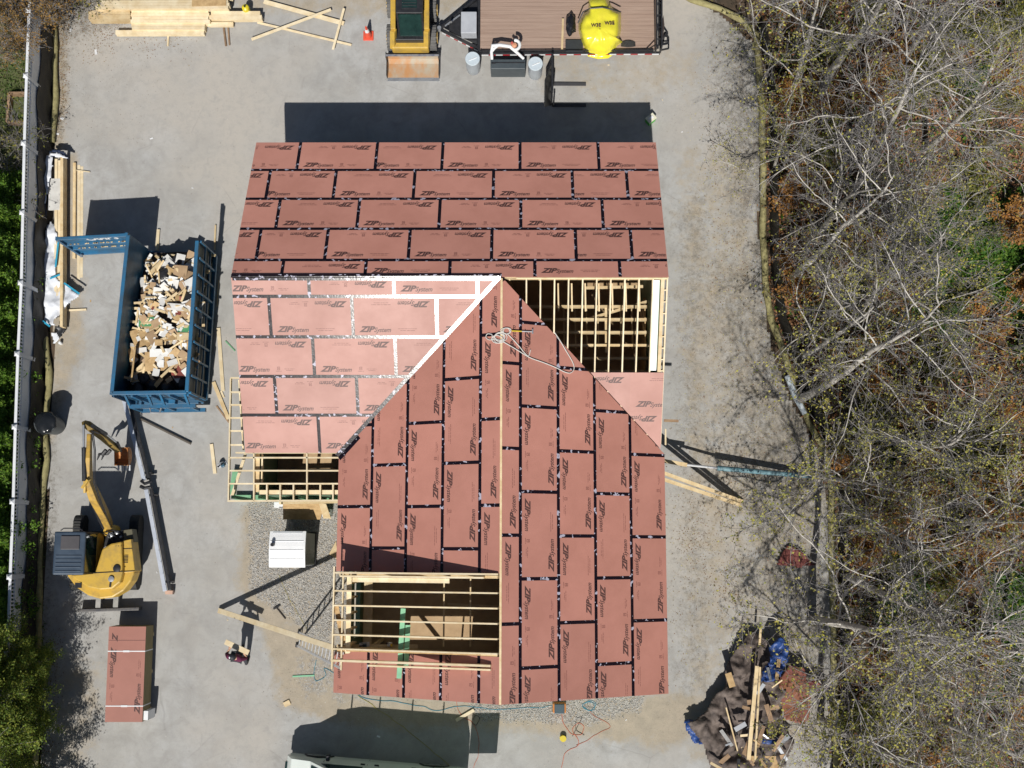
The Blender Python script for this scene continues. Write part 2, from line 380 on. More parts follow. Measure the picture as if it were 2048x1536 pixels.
def clip(poly, reg):
    """Sutherland-Hodgman: poly clipped by convex counter-clockwise reg"""
    out = poly
    for i in range(len(reg)):
        ax, ay = reg[i]; bx, by = reg[(i + 1) % len(reg)]; inp = out; out = []
        if not inp: return []
        f = lambda p: (bx - ax) * (p[1] - ay) - (by - ay) * (p[0] - ax)
        for j in range(len(inp)):
            p, q = inp[j - 1], inp[j]; fp, fq = f(p), f(q)
            if fq >= 0:
                if fp < 0: t = fp / (fp - fq); out.append((p[0] + (q[0] - p[0]) * t, p[1] + (q[1] - p[1]) * t))
                out.append(q)
            elif fp >= 0: t = fp / (fp - fq); out.append((p[0] + (q[0] - p[0]) * t, p[1] + (q[1] - p[1]) * t))
    return out
def ccw(P): 
    a = sum(P[i - 1][0] * P[i][1] - P[i][0] * P[i - 1][1] for i in range(len(P))); return P if a > 0 else P[::-1]
def rect(x0, y0, x1, y1): return [(x0, y0), (x1, y0), (x1, y1), (x0, y1)]

_tc = {}
def text_tris(s, size, shear=0.0, bold=0.0):
    """triangles of a string of lettering, flat, left-aligned at the origin; returns (list of triangles, width)"""
    key = (s, size, shear, bold)
    if key in _tc: return _tc[key]
    cu = bpy.data.curves.new('lettering_source', 'FONT'); cu.body = s; cu.size = size; cu.shear = shear; cu.offset = bold; cu.resolution_u = 2
    ob = bpy.data.objects.new('lettering_source', cu); COL.objects.link(ob); dg = bpy.context.evaluated_depsgraph_get(); ev = ob.evaluated_get(dg)
    me = ev.to_mesh(); me.calc_loop_triangles()
    T = [[tuple(me.vertices[i].co[:2]) for i in t.vertices] for t in me.loop_triangles]
    ev.to_mesh_clear(); bpy.data.objects.remove(ob); bpy.data.curves.remove(cu)
    xs = [p[0] for t in T for p in t]; x0 = min(xs); T = [ccw([(x - x0, y) for x, y in t]) for t in T]
    _tc[key] = (T, max(xs) - x0); return _tc[key]
def panel_print(variant):
    """one printed mark group: name, then logo and small lines; origin at its lower left"""
    T = []; a, wa = text_tris('ZIP', .235, .38, .011); T += [[(x * 1.18, y) for x, y in t] for t in a]; wa *= 1.18
    b, wb = text_tris('System', .195, .38, .004); T += [[(x * .88 + wa - .035, y - .006) for x, y in t] for t in b]; x = wa + wb * .88
    light = []
    def bars(x0, y0, wd, n):
        q = x0
        while q < x0 + wd - .02:
            l = random.uniform(.04, .13); l = min(l, x0 + wd - q); light.append(rect(q, y0, q + l, y0 + .016)); q += l + random.uniform(.01, .025)
    if variant == 0:
        x += .17; bars(x, .085, .56, 1); bars(x + .07, .03, .42, 1)
    else:
        x += .19
        for r_ in (rect(x, .045, x + .085, .06), rect(x, .13, x + .085, .145), rect(x, .06, x + .016, .13), rect(x + .069, .06, x + .085, .13), rect(x + .03, .085, x + .06, .115)): light.append(r_)
        bars(x - .04, .0, .17, 1); x += .085 + .13; bars(x, .07, .30, 1); bars(x + .05, .025, .2, 1)
    return T, light
PRINTS = [panel_print(0), panel_print(1), panel_print(0), panel_print(1)]

M['sheath'] = mat('roof_sheathing', (.50, .236, .186), (.445, .204, .158), .50, .8, detail=11, rvar=.08, spec=.55, bump=.06, bscale=150, lo=.38, hi=.62, drough=1.0, rand=.055, island=True)
M['ink'] = mat('panel_ink', (.075, .035, .032), (.11, .05, .042), .55, 30)
M['ink_light'] = mat('panel_small_print', (.19, .075, .060), (.25, .10, .08), .55, 60)
def tape_mat():
    m = bpy.data.materials.new('seam_tape'); m.use_nodes = True; nt = m.node_tree; L = nt.links.new; p = nt.nodes['Principled BSDF']
    tc = _n(nt, 'ShaderNodeTexCoord')
    n1 = _n(nt, 'ShaderNodeTexNoise'); n1.inputs['Scale'].default_value = 7.5; n1.inputs['Detail'].default_value = 2.5; L(tc.outputs['Object'], n1.inputs[0])
    r1 = _n(nt, 'ShaderNodeMapRange'); r1.inputs[1].default_value = .60; r1.inputs[2].default_value = .63; L(n1.outputs[0], r1.inputs[0])
    mx = _n(nt, 'ShaderNodeMix', data_type='RGBA'); mx.inputs[6].default_value = (.010, .006, .010, 1); mx.inputs[7].default_value = (.42, .41, .50, 1); L(r1.outputs[0], mx.inputs[0])
    L(mx.outputs[2], p.inputs['Base Color']); p.inputs['Roughness'].default_value = .17; p.inputs['Specular IOR Level'].default_value = .28
    n2 = _n(nt, 'ShaderNodeTexNoise'); n2.inputs['Scale'].default_value = 16; n2.inputs['Detail'].default_value = 4; L(tc.outputs['Object'], n2.inputs[0])
    b = _n(nt, 'ShaderNodeBump'); b.inputs['Strength'].default_value = .14; b.inputs['Distance'].default_value = .01; L(n2.outputs[0], b.inputs['Height']); L(b.outputs[0], p.inputs['Normal'])
    return m
M['tape'] = tape_mat()
house = empty('house', (0, 0, 0), 'terracotta-sheathed house under construction with crossing gable roofs in the middle of the yard', 'house')

TW = .098                                          # tape width
def roof_slope(sl, regions, rows, taped=True, inked=None):
    """rows: list of (y'0, y'1, [cut positions x'], (x'lo, x'hi)); regions convex outlines in (x', y')"""
    base = MB(); tp = MB(); ink = MB(); il = MB(); regs = [ccw(r) for r in regions]
    for r_ in regs:
        top = [sl.P(a, b, 0) for a, b in r_]; bot = [sl.P(a, b, -.014) for a, b in r_]; n = len(r_)
        if (top[1] - top[0]).cross(top[2] - top[1]).z < 0: top = top[::-1]; bot = bot[::-1]
        base.add(top + bot, [list(range(n)), list(range(n, 2 * n))[::-1]] + [(i, n + i, n + (i + 1) % n, (i + 1) % n) for i in range(n)])
    def put(mb, poly, h, clips):
        for r_ in regs:
            q = poly
            for c in clips: q = clip(q, c) if q else q
            q = clip(q, r_) if q else q
            if q and len(q) > 2:
                P = [sl.P(a, b, h) for a, b in q]
                if (P[1] - P[0]).cross(P[2] - P[0]).z < 0 or (len(P) > 3 and sum(((P[i] - P[0]).cross(P[i + 1] - P[0])).z for i in range(1, len(P) - 1)) < 0): P = P[::-1]
                mb.poly(P)
    for ri, (y0, y1, cuts, (lo, hi)) in enumerate(rows):
        cuts = sorted(cuts); edges = [lo] + [c for c in cuts if lo < c < hi] + [hi]
        full0, full1 = (y0, y1)
        if y1 - y0 < PW - .1:                      # cut row: the sheet runs on past one edge
            if rows[ri][4:] : pass
        for i in range(len(edges) - 1):
            e0, e1 = edges[i], edges[i + 1]; cl = ccw(rect(e0 + .02, y0 + .02, e1 - .02, y1 - .02)); wd = e1 - e0
            if wd > PL - .06: x0 = e0
            elif i == 0: x0 = e1 - PL
            elif i == len(edges) - 2: x0 = e0
            else: x0 = e0 if (i + ri) % 2 else e1 - PL
            narrow = (y1 - y0) < PW - .1
            for k in (0, 1):
                if narrow and k != (ri + i) % 2 and inked != 'both': continue
                T, Lt = PRINTS[random.randrange(4)]
                ox, oy = .17, .155
                Y0, Y1 = (y0, y0 + PW) if not narrow else ((y0, y0 + PW) if k == 0 else (y1 - PW, y1))
                if k == 0: f = lambda p: (x0 + ox + p[0], Y0 + oy + p[1])
                else: f = lambda p: (x0 + PL - ox - p[0], Y1 - oy - p[1])
                for t in T: put(ink, [f(p) for p in t], .0022, [cl])
                for t in Lt: put(il, [f(p) for p in t], .0022, [cl])
        for i in range(len(edges) - 1): put(base, rect(edges[i] + .002, y0 + .002, edges[i + 1] - .002, y1 - .002), .0012, [])
        for c in (edges[1:-1] if taped else ()): put(tp, ccw(rect(c - TW / 2, y0, c + TW / 2, y1)), .004, [])
    ys = sorted({round(r_[0], 4) for r_ in rows} | {round(r_[1], 4) for r_ in rows}); lo = min(r_[3][0] for r_ in rows); hi = max(r_[3][1] for r_ in rows)
    for y in (ys[1:-1] if taped else ()): put(tp, ccw(rect(lo, y - TW / 2, hi, y + TW / 2)), .0065, [])
    o = base.build('roof_sheathing', M['sheath'], house)
    if tp.v: tp.build('seam_tape', M['tape'], o)
    if ink.v: ink.build('lettering', M['ink'], o)
    if il.v: il.build('small_print', M['ink_light'], o)
    return o

def cutsN(ys_, lst, sl): return [sl.px(u, ys_)[0] for u in lst]
# north slope (y' = distance down)
rowsN = []
seamN = [(536, [565.2, 731.3, 899.7, 1069.7, 1239.4]), (489, [517.1, 652.9, 818.4, 983.5, 1151.5, 1262.5]), (428, [556, 716.4, 879, 1041.6, 1205.2]),
         (370, [536, 669.3, 828.2, 986.7, 1145.1, 1254.5]), (313, [597.3, 752.5, 884.7, 1040.1, 1197])]
for k, (v, us) in enumerate(seamN):
    y0 = 0 if k == 0 else rN + (k - 1) * PW; rowsN.append((y0, rN + k * PW, cutsN(v, us, N_), (XL, XR)))
roof_slope(N_, [rect(XL, 0, XR, SL_N)], rowsN)
# south slope of the west wing (y' = -distance down)
seamS = [(573, [618, 787.9, 954.8]), (634, [540, 705.1, 873.6]), (714, [627.2, 791.2]), (790, [551.2, 714.5]), (867, [637.8])]
rowsS = []
for k, (v, us) in enumerate(seamS):
    d1 = rS_ + k * PW; d0 = 0 if k == 0 else d1 - PW; rowsS.append((-d1, -d0, cutsN(v, us, S_), (XL, 0)))
roof_slope(S_, [[(XL, -SL_S), (-SL_S * CP, -SL_S), (0, 0), (XL, 0)]], rowsS)
# dormer opening between these two lines on the west slope of the south wing
DN = G(985, 1147, 5.4).y; DS = G(985, 1312, 5.2).y
phW = {0: -4.106, 1: -5.3215, 2: -4.1097, 3: -5.3071, 4: -6.5232}
def col_cuts(ph, top, bot, lo_ok=-99):
    c = []; y = ph + 4 * PL
    while y > bot:
        if y < top and y > lo_ok: c.append(y)
        y -= PL
    return c
rowsW = []; rowsE = []
for k in range(5):
    d1 = rW + k * PW; d0 = 0 if k == 0 else d1 - PW; rowsW.append((d0, d1, col_cuts(phW[k], 0, YS, -9.1), (YS, 0)))
roof_slope(W_, [[(DN, 0), (DN, SL_W), (-SL_W * CP, SL_W), (0, 0)]], rowsW)
roof_slope(W_, [rect(YS, 0, DS, SL_W)], [(a, b, [], (YS - .9, DS + 1.4)) for a, b, c, d in rowsW])
phE = {0: -4.9405 + PL, 1: -1.2705, 2: -4.9516 + PL, 3: -3.7147, 4: -4.964}
for k in range(5):
    d1 = rE + k * PW; d0 = 0 if k == 0 else d1 - PW; rowsE.append((-d1, -d0, col_cuts(phE[k], 0, YS), (YS, 0)))
roof_slope(E_, [[(YS, 0), (YS, -SL_E), (-SL_E * CP, -SL_E), (0, 0)]], rowsE)
# the laid part of the east wing's south slope
sh0 = S_.px(1200, 745)[1]; xs1 = S_.px(1260, 780)[0]; xs2 = S_.px(1326, 840)[0]
roof_slope(S_, [[(XR - .02, -sh0), (sh0 * CP + .03, -sh0), (XR - .02, -(XR - .05) / CP)]], [(-sh0 - PW, -sh0, [xs1], (xs1 - PL, xs1 + PL)), (-sh0 - 2 * PW, -sh0 - PW, [], (xs2 - PL, xs2))], taped=False, inked='both')

# ridge, valley and ridge cap tape
rt = MB()
rt.beam((XL, .02, ZR - .002), (0, .02, ZR - .002), .10, .02)
def strip(mb, p, q, n, wd, h):
    d = (q - p).normalized(); x = d.cross(n).normalized() * wd / 2; mb.frame((p + q) / 2 + n * h, (q - p) / 2, x, n * .003)
for wl in (1,):
    p, q = Vector((0, 0, ZR)), Vector((-SL_W * CP, -SL_W * CP, ZR - SL_W * SP))
    strip(rt, p + Vector((-.05, 0, 0)), q + Vector((-.05, 0, 0)), S_.nm, .13, .010); strip(rt, p + Vector((.07, -.03, 0)), q + Vector((.02, -.1, 0)), W_.nm, .13, .010)
rt.box((-3.9, -.045, ZR - .012), (7.75, .13, .006), 0, PCH)
rt.build('ridge_tape', M['tape'], house)
rc = MB(); rc.box((0, (YS - .04) / 2, ZR + .004), (.06, -YS - .05, .02)); rc.build('ridge_board', M['pine'], house)
M['fascia'] = mat('fascia_board', (.76, .66, .48), (.62, .48, .30), .6, 3)
fa = MB(); zE = ZR - SL_N * SP
fa.box(((XL + XR) / 2, SL_N * CP - .022, zE - .11), (XR - XL, .04, .19)); 
for x_, y0_, y1_ in ((XL + .02, 0, SL_N), (XR - .02, 0, SL_N)):
    fa.beam(N_.P(x_, 0, -.10), N_.P(x_, SL_N - .02, -.10), .038, .16, N_.nm)
fa.beam(S_.P(XL + .02, -.0, -.10), S_.P(XL + .02, -SL_S, -.10), .038, .16, S_.nm)
fa.box((-SL_W * CP + .02, (YS - SL_W * CP) / 2, ZR - SL_W * SP - .10), (.038, -YS - SL_W * CP, .16)) if False else None
for sl, f, L_, x_ in ((E_, -1, SL_E, 1), (W_, 1, SL_W, -1)):
    fa.beam(sl.P(YS + .02, 0, -.10), sl.P(YS + .02, f * L_, -.10), .038, .16, sl.nm)
fa.box((SL_E * CP - .022, (YS - SL_E * CP) / 2, ZR - SL_E * SP - .10), (.038, -YS - SL_E * CP, .15))
fa.box((-SL_W * CP + .022, (YS + DS) / 2, ZR - SL_W * SP - .10), (.038, DS - YS, .15))
fa.box((-SL_W * CP + .022, (DN - SL_W * CP) / 2 - .1, ZR - SL_W * SP - .10), (.038, -SL_W * CP - DN - .2, .15))
fa.build('fascia', M['fascia'], house)

# walls with rough openings
M['wallsheath'] = mat('wall_sheathing', (.15, .24, .15), (.12, .20, .13), .6, 2)
def wall(p0, p1, z0, z1, openings=(), t=.14, name='wall', m=None):
    p0 = Vector((*p0, 0)); p1 = Vector((*p1, 0)); L_ = (p1 - p0).length; d = (p1 - p0) / L_; n = Vector((-d.y, d.x, 0)); mb = MB(); xs = [0.0]
    def blk(a, b, c, e):
        if b - a > .001 and e - c > .001: mb.frame(p0 + d * (a + b) / 2 + Vector((0, 0, (c + e) / 2)), d * (b - a) / 2, n * t / 2, Vector((0, 0, (e - c) / 2)))
    q = 0
    for a, b, c, e in sorted(openings): blk(q, a, z0, z1); blk(a, b, z0, c); blk(a, b, e, z1); q = b
    blk(q, L_, z0, z1); return mb.build(name, m or M['wallsheath'], house)
ZW = 2.72; wy = 4.93 - .34; PYS = G(600, 985, 2.7).y; wx0 = G(516, 940, 2.7).x; ex = 4.93 - .34
wall((XL + .3, wy), (XR - .25, wy), .12, ZW, [(2, 3.2, 1, 2.2), (6, 7.9, .9, 2.2), (9.6, 10.6, 1.2, 2.2)])
wall((wx0, PYS), (wx0, wy), .12, ZW, [(3.4, 5.2, .9, 2.2)]); wall((wx0, PYS), (-4.6, PYS), .12, ZW - .05, [(.8, 1.75, .12, 2.2)])
wall((XR - .25, -4.9), (XR - .25, wy), .12, ZW, [(2.5, 4.1, .9, 2.2)])
wall((ex, YS + .3), (ex, -4.9), .12, ZW, [(1.2, 2.4, .9, 2.2), (4.2, 5.4, .9, 2.2)]); wall((-ex, YS + .3), (-ex, -4.85), .12, ZW, [(1.2, 3.3, .9, 2.2)])
# south gable: the big rough opening lets the sun through onto the floor inside
FZ = .22
c0 = G(822, 1228, FZ); c1 = G(942, 1284, FZ)                      # the sunlit rectangle on the floor
yw = YS + .3; tt = TRAVEL / -TRAVEL.z
h0 = FZ + (c0.y - yw) / tt.y; h1 = FZ + (c1.y - yw) / tt.y; xo0 = c0.x - (c0.y - yw) / tt.y * tt.x; xo1 = c1.x - (c1.y - yw) / tt.y * tt.x
GO = (xo0 + ex, xo1 + ex, h1, h0)
print('gable opening', GO)
wall((-ex, yw), (ex, yw), .12, 2.55, [(xo0 + ex, xo1 + ex, h1, h0)])
mb = MB()                                            # gable triangle split round the opening
def gab(x0, x1, zlo, cut=None):
    zt = lambda x: ZR - abs(x) * .5 - .24
    xs = sorted({x0, x1} | ({0.0} if x0 < 0 < x1 else set()))
    for a, b in zip(xs, xs[1:]):
        P = [(a, zlo), (b, zlo), (b, max(zt(b), zlo + .001)), (a, max(zt(a), zlo + .001))]
        if cut: P = [(a, zlo), (b, zlo), (b, cut), (a, cut)]
        mb.add([(x, yw - .07, z) for x, z in P] + [(x, yw + .07, z) for x, z in P], [(0, 1, 2, 3), (7, 6, 5, 4), (0, 4, 5, 1), (1, 5, 6, 2), (2, 6, 7, 3), (3, 7, 4, 0)])
gab(-4.45, 4.45, 2.551)
mb.build('gable_wall', M['wallsheath'], house)
mb = MB(); mb.beam((xo0 + 1.15, yw, h1 - .1), (xo0 + .25, yw, h0 + .05), .06, .14, (0, 1, 0)); mb.box((xo1 - .30, yw, (h0 + h1) / 2), (.05, .12, h0 - h1 + .1)); mb.build('wall_brace', M['pine'], house)
# gable walls of the west and east wings
for x_, nm in ((wx0, 'gable_wall'), (XR - .25, 'gable_wall')):
    mb = MB(); P = [(-4.7, ZW), (wy, ZW), (wy, ZR - wy * .5 - .24 + .0), (0, ZR - .24), (-4.7, ZR - 2.35 - .24)]
    mb.add([(x_ - .07, y, z) for y, z in P] + [(x_ + .07, y, z) for y, z in P], [(0, 1, 2, 3, 4), (9, 8, 7, 6, 5)] + [(i, (i + 1) % 5, 5 + (i + 1) % 5, 5 + i) for i in range(5)])
    mb.build(nm, M['wallsheath'], house)
# floor and foundation
mb = MB(); P = [(wx0 - .05, PYS), (-4.6, PYS), (-4.6, yw - .06), (4.65, yw - .06), (4.65, wy), (wx0 - .05, wy)]
mb.prism(P, -.02, .115); mb.build('foundation', mat('concrete', (.42, .41, .39), (.33, .32, .30), .9, 5, bump=.2), house)
mb = MB(); mb.prism([(x * .985, y * .99) for x, y in P], .12, FZ); mb.build('floor', mat('subfloor', (.50, .35, .20), (.40, .27, .15), .75, 2, bump=.1), house)

# rafters -------------------------------------------------------------
def rafter_part(p, q, nm, name='rafter', w=.04, h=.2, m=None): MB().beam(p, q, w, h, nm).build(name, m or M['pine_pale'], house)
sO = sh0
x = XR - .44
while x > .35:                                        # east wing, south slope: seen through the opening
    s_end = SL_S if x > 4.55 else min(SL_S, x / CP)
    rafter_part(S_.P(x, -.02, -.115), S_.P(x, -s_end, -.115), S_.nm); x -= .406
for k in range(30):                                   # hidden north rafters, seen from inside
    x = XL + .3 + k * .43
    if x < XR - .3 and k % 2 == 0: rafter_part(N_.P(x, .05, -.13), N_.P(x, SL_N - .05, -.13), N_.nm, m=M['pine'])
MB().beam((XL + .1, 0, ZR - .17), (XR - .04, 0, ZR - .17), .045, .28).build('ridge_beam', M['pine'], house)
MB().box((XR / 2 + .2, -.035, ZR - .03), (XR - .45, .05, .05), 0, PCH).build('ridge_nailer', M['pine'], house)
# gable ladder at the east end
lad = MB(); lad.beam(S_.P(XR - .03, 0, -.10), S_.P(XR - .03, -SL_S + .3, -.10), .045, .17, S_.nm); lad.build('rake_board', M['pine_pale'], house)
lad = MB(); lad.beam(S_.P(XR - .16, -.02, -.10), S_.P(XR - .16, -SL_S + .5, -.10), .10, .15, S_.nm); lad.build('gable_rafter', M['pine'], house)
lad = MB(); lad.beam(S_.P(XR - .34, -.12, -.115), S_.P(XR - .34, -sh0 + .05, -.06), .19, .04, S_.nm); lad.build('backing_board', M['white'], house)
for k in range(9):
    s_ = .05 + k * .35; MB().beam(S_.P(XR - .115, -s_, -.09), S_.P(XR - .045, -s_, -.09), .035, .13, S_.nm).build('lookout_block', M['pine_pale'], house)
# ceiling joists under the opening, running east-west, and loose boards lying on them
for k in range(12):
    y = -.35 - k * .406; MB().box((2.35, y, 2.98), (4.7, .075, .16)).build('ceiling_joist', M['pine'], house)
for k in range(10):
    x = 1.2 + k * .36; MB().beam((x, -.2, 2.0), (x + .02, -1.5, 2.0), .04, .14).build('floor_bridging', M['pine'], house)
for (u0, v0, u1, v1, z) in ((1170, 640, 1305, 600, 2.96), (1212, 615, 1213, 705, 2.99), (1172, 576, 1286, 573, 3.1)):
    MB().beam(G(u0, v0, z), G(u1, v1, z), .085, .035).build('loose_brace', M['pine'], house)
for k in range(7): MB().beam(G(1116 + k * 27, 566, 3.55), G(1117 + k * 27, 622, 3.2), .045, .12).build('hanger', M['pine'], house)

# dormer frame over the west slope -------------------------------------
zd = lambda x: ZR - .02 + x * .30                     # height of the dormer rafters at world x (x negative)
dx0 = G(668, 1220, 3.95).x
ys_r = [G(985, v, zd(-.4)).y for v in (1186, 1216.5, 1247, 1277.5, 1307)]
MB().beam((-.05, DN - .02, zd(-.05)), (dx0, DN - .02, zd(dx0)), .05, .16).build('rafter', M['pine_pale'], house)
MB().beam((-.45, DN - .12, zd(-.45) - .01), (dx0 + .2, DN - .12, zd(dx0 + .2) - .01), .05, .14).build('rafter', M['pine_pale'], house)
MB().beam((-1.45, DN - .22, zd(-1.4) - .05), (dx0 + .55, DN - .22, zd(dx0 + .55) - .05), .13, .04).build('top_plate', M['pine_pale'], house)
for y in ys_r: MB().beam((-.06, y, zd(-.06)), (dx0, y, zd(dx0)), .042, .17).build('rafter', M['pine_pale'], house)
yb = G(800, 1325, 4.4).y
MB().beam((-.25, yb + .02, zd(-.25)), (dx0, yb + .02, zd(dx0)), .06, .17).build('rafter', M['pine_pale'], house)
MB().beam((-.25, yb - .09, zd(-.25) - .02), (dx0 + 1.1, yb - .09, zd(dx0 + 1.1) - .02), .045, .15).build('rafter', M['pine_pale'], house)
MB().beam((dx0, DN + .16, zd(dx0)), (dx0, yb - .22, zd(dx0)), .042, .17).build('sub_fascia', M['pine_pale'], house)
MB().beam((dx0 + .27, DN - .05, zd(dx0 + .27) - .03), (dx0 + .27, yb - .25, zd(dx0 + .27) - .03), .042, .14).build('sub_fascia', M['pine_pale'], house)
dwx = dx0 + .44
for y in (DN - .32, DN - .75, DN - 1.2, DN - 1.65, DN - 2.1): 
    MB().box((dwx, y, (2.72 + zd(dwx) - .1) / 2), (.14, .05, zd(dwx) - 2.85)).build('stud', M['pine'], house)
MB().box((dwx, (DN + DS) / 2 - .1, zd(dwx) - .13), (.14, DN - DS - .1, .05)).build('top_plate', M['pine_pale'], house)
MB().box((dwx + .32, (DN + DS) / 2 - .1, 2.2), (.26, DN - DS - .3, .06)).build('shelf_plate', M['pine'], house)
for s_, yy, nm in ((1, DN, 'cheek_wall'), (-1, DS, 'cheek_wall')):         # triangular side walls
    mb = MB(); x_e = dx0 + .12; P = [(-.5, ZR - .25 - .02), (x_e, ZR + x_e * .5 + .0), (x_e, zd(x_e) - .09), (-.5, zd(-.5) - .09)]
    P = [(-.55, ZR - .275 + .005), (x_e, ZR + x_e * .5 + .005), (x_e, zd(x_e) - .09), (-.55, zd(-.55) - .09)]
    y0 = yy - s_ * .01; y1 = yy - s_ * .05
    mb.add([(x, y0, z) for x, z in P] + [(x, y1, z) for x, z in P], [(0, 1, 2, 3), (7, 6, 5, 4), (0, 4, 5, 1), (1, 5, 6, 2), (2, 6, 7, 3), (3, 7, 4, 0)]); mb.build(nm, M['osb'], house)
for sgn, y0 in ((1, DN - .10), (-1, DS + .02)):      # doubled roof rafters at the sides of the opening
    MB().beam(W_.P(y0, .1, -.11), W_.P(y0, SL_W - .1, -.11), .08, .2, W_.nm).build('trimmer_rafter', M['pine'], house)
for x in (-.92, -1.7):                                # dark cross ties low inside
    MB().beam((x, DN - .1, 3.4), (x, DS + .1, 3.4), .04, .14).build('collar_tie', M['pine'], house)
MB().beam(G(1065 - 170, 1208, 2.2), G(998, 1213, 2.2), .05, .09).build('wall_brace', M['pine'], house)
MB().beam(G(672, 1211, 3.95), G(688, 1288, 3.95), .14, .04).build('loose_brace', M['osb'], house)
# partition walls inside, so that the rooms are dark
wall((-ex + .1, DN + .9), (-1.2, DN + .9), FZ, 2.85, [(1.4, 2.3, FZ, 2.1)], m=M['pine']); wall((0.35, yw + .2), (0.35, -5), FZ, 4.6, [(1.3, 2.2, FZ, 2.1)], m=M['osb'])
wall((-ex, -4.85), (ex, -4.85), FZ, 3.0, [(3.4, 5.6, FZ, 2.2)], m=M['pine']); wall((.2, -4.7), (.2, wy), FZ, 2.7, [(2, 3, FZ, 2.1)], m=M['osb'])
wall((XR - .38, -4.8), (XR - .38, .0), FZ, 2.7, [], m=M['osb'], t=.04)

# porch roof frame west and south of the west wing -----------------------
ZP = 2.86
def jo(u0, v0, u1, v1, name='porch_joist', wd=.042, h=.14, m=None, z=ZP): MB().beam(G(u0, v0, z), G(u1, v1, z), wd, h).build(name, m or M['pine_pale'], house)
jo(462, 757, 457.5, 1002, 'porch_beam'); jo(456, 1002, 678, 1001, 'porch_beam', .05)
for v in (756, 784.5, 810, 836, 862, 890): jo(462, v, 487, v)
for v in (905.5, 915.5, 941.5, 967.5): jo(459 if v > 906 else 472, v, 681, v)
for u in (508.5,): jo(u, 906, u, 1001)
jo(614.5, 906, 614.5, 1001)
for u in (534.5, 561, 587.5, 641, 666.5): jo(u, 968, u, 1001)
jo(525.5, 908, 524, 966, z=ZP - .16)
jo(491, 908, 464, 992, 'porch_brace', .09, .04, z=2.3); jo(478, 760, 487, 900, 'porch_brace', .04, .09, z=2.75)
jo(516, 907, 514, 984, 'top_plate', .13, .05, M['pine'], 2.76); jo(519, 984.5, 681, 984.5, 'top_plate', .13, .05, M['pine_pale'], 2.74)
for u in (466, 520, 600, 665): MB().box((*G(u, 994, 2.7)[:2], 1.4), (.1, .1, 2.66)).build('porch_post', M['treated'], house)
MB().pbox(470, 990, 680, 1000, .05, .18).build('deck_beam', M['treated'], house); MB().beam(G(472, 940, .15), G(464, 990, .15), .18, .16).build('deck_beam', M['treated'], house)
# loose green boards over the dormer, tools, rope -------------------------
for (p, q, lb) in (((806.5, 1217, 798, 1357), .14, 'longer pale green board lying north to south across the dormer rafters'), ((816, 1250, 812, 1331), .14, 'shorter pale green board beside the longer one on the dormer rafters')):
    a = G(p[0], p[1], 4.48); b = G(p[2], p[3], 4.48)
    MB().beam(a, b, .14, .03).build('green_board', M['greenboard'], None, label=lb, cat='board', group='green boards on the dormer')
# ------------------------------------------------------------------ fence, silt cloth, straw wattles
FT = 1.88
fence_top = [(56, 20), (50.8, 150.5), (46.4, 285.7), (43.4, 424.3), (40.4, 565), (33.5, 707), (28.4, 853.4), (24, 1003), (18, 1154), (12, 1308), (6, 1465), (0, 1625)]
fp = [G(u, v, FT + .08) for u, v in fence_top]; fp.insert(0, fp[0] + (fp[0] - fp[1])); fp.insert(0, fp[0] * 2 - fp[1])
fence = empty('fence', (fp[6].x, fp[6].y, 0), 'long white vinyl privacy fence with square capped posts along the left side', 'fence')
for i, p in enumerate(fp):
    MB().box((p.x, p.y, (FT + .04) / 2), (.13, .13, FT + .04)).build('post', M['vinyl'], fence, bevel=.008)
    MB().lathe((p.x, p.y, FT + .04), [(.115, 0), (.115, .03), (.02, .10)], 4).build('post_cap', M['vinyl'], fence)
    if i == len(fp) - 1: break
    q = fp[i + 1]; d = (q - p).normalized(); a = p + d * .06; b = q - d * .06; L_ = (b - a).length
    A = Vector((a.x, a.y, 0)); Bv = Vector((b.x, b.y, 0)); z = lambda h: Vector((0, 0, h))
    MB().beam(A + z(FT - .02), Bv + z(FT - .02), .09, .05).build('top_rail', M['vinyl'], fence, bevel=.006)
    MB().beam(A + z(FT - .36), Bv + z(FT - .36), .05, .08).build('mid_rail', M['vinyl'], fence)
    mb = MB(); n = int(L_ / .115)
    for k in range(n + 1):
        c = A + d * (L_ * k / n); mb.box((c.x, c.y, FT - .19), (.03, .05, .30), math.atan2(d.y, d.x) - math.pi / 2)
    mb.build('picket_topper', M['vinyl'], fence)
    mb = MB(); mb.beam(A + z((FT - .40) / 2 + .03), Bv + z((FT - .40) / 2 + .03), .022, FT - .46)
    nb = 9
    for k in range(1, nb): c = A + d * (L_ * k / nb); mb.box((c.x + .013, c.y, (FT - .4) / 2 + .03), (.006, .012, FT - .5), 0)
    mb.build('panel', M['vinyl'], fence)
def fx(y):
    for p, q in zip(fp, fp[1:]):
        if p.y >= y >= q.y: t = (p.y - y) / (p.y - q.y); return p.x + (q.x - p.x) * t
    return fp[0].x if y > fp[0].y else fp[-1].x
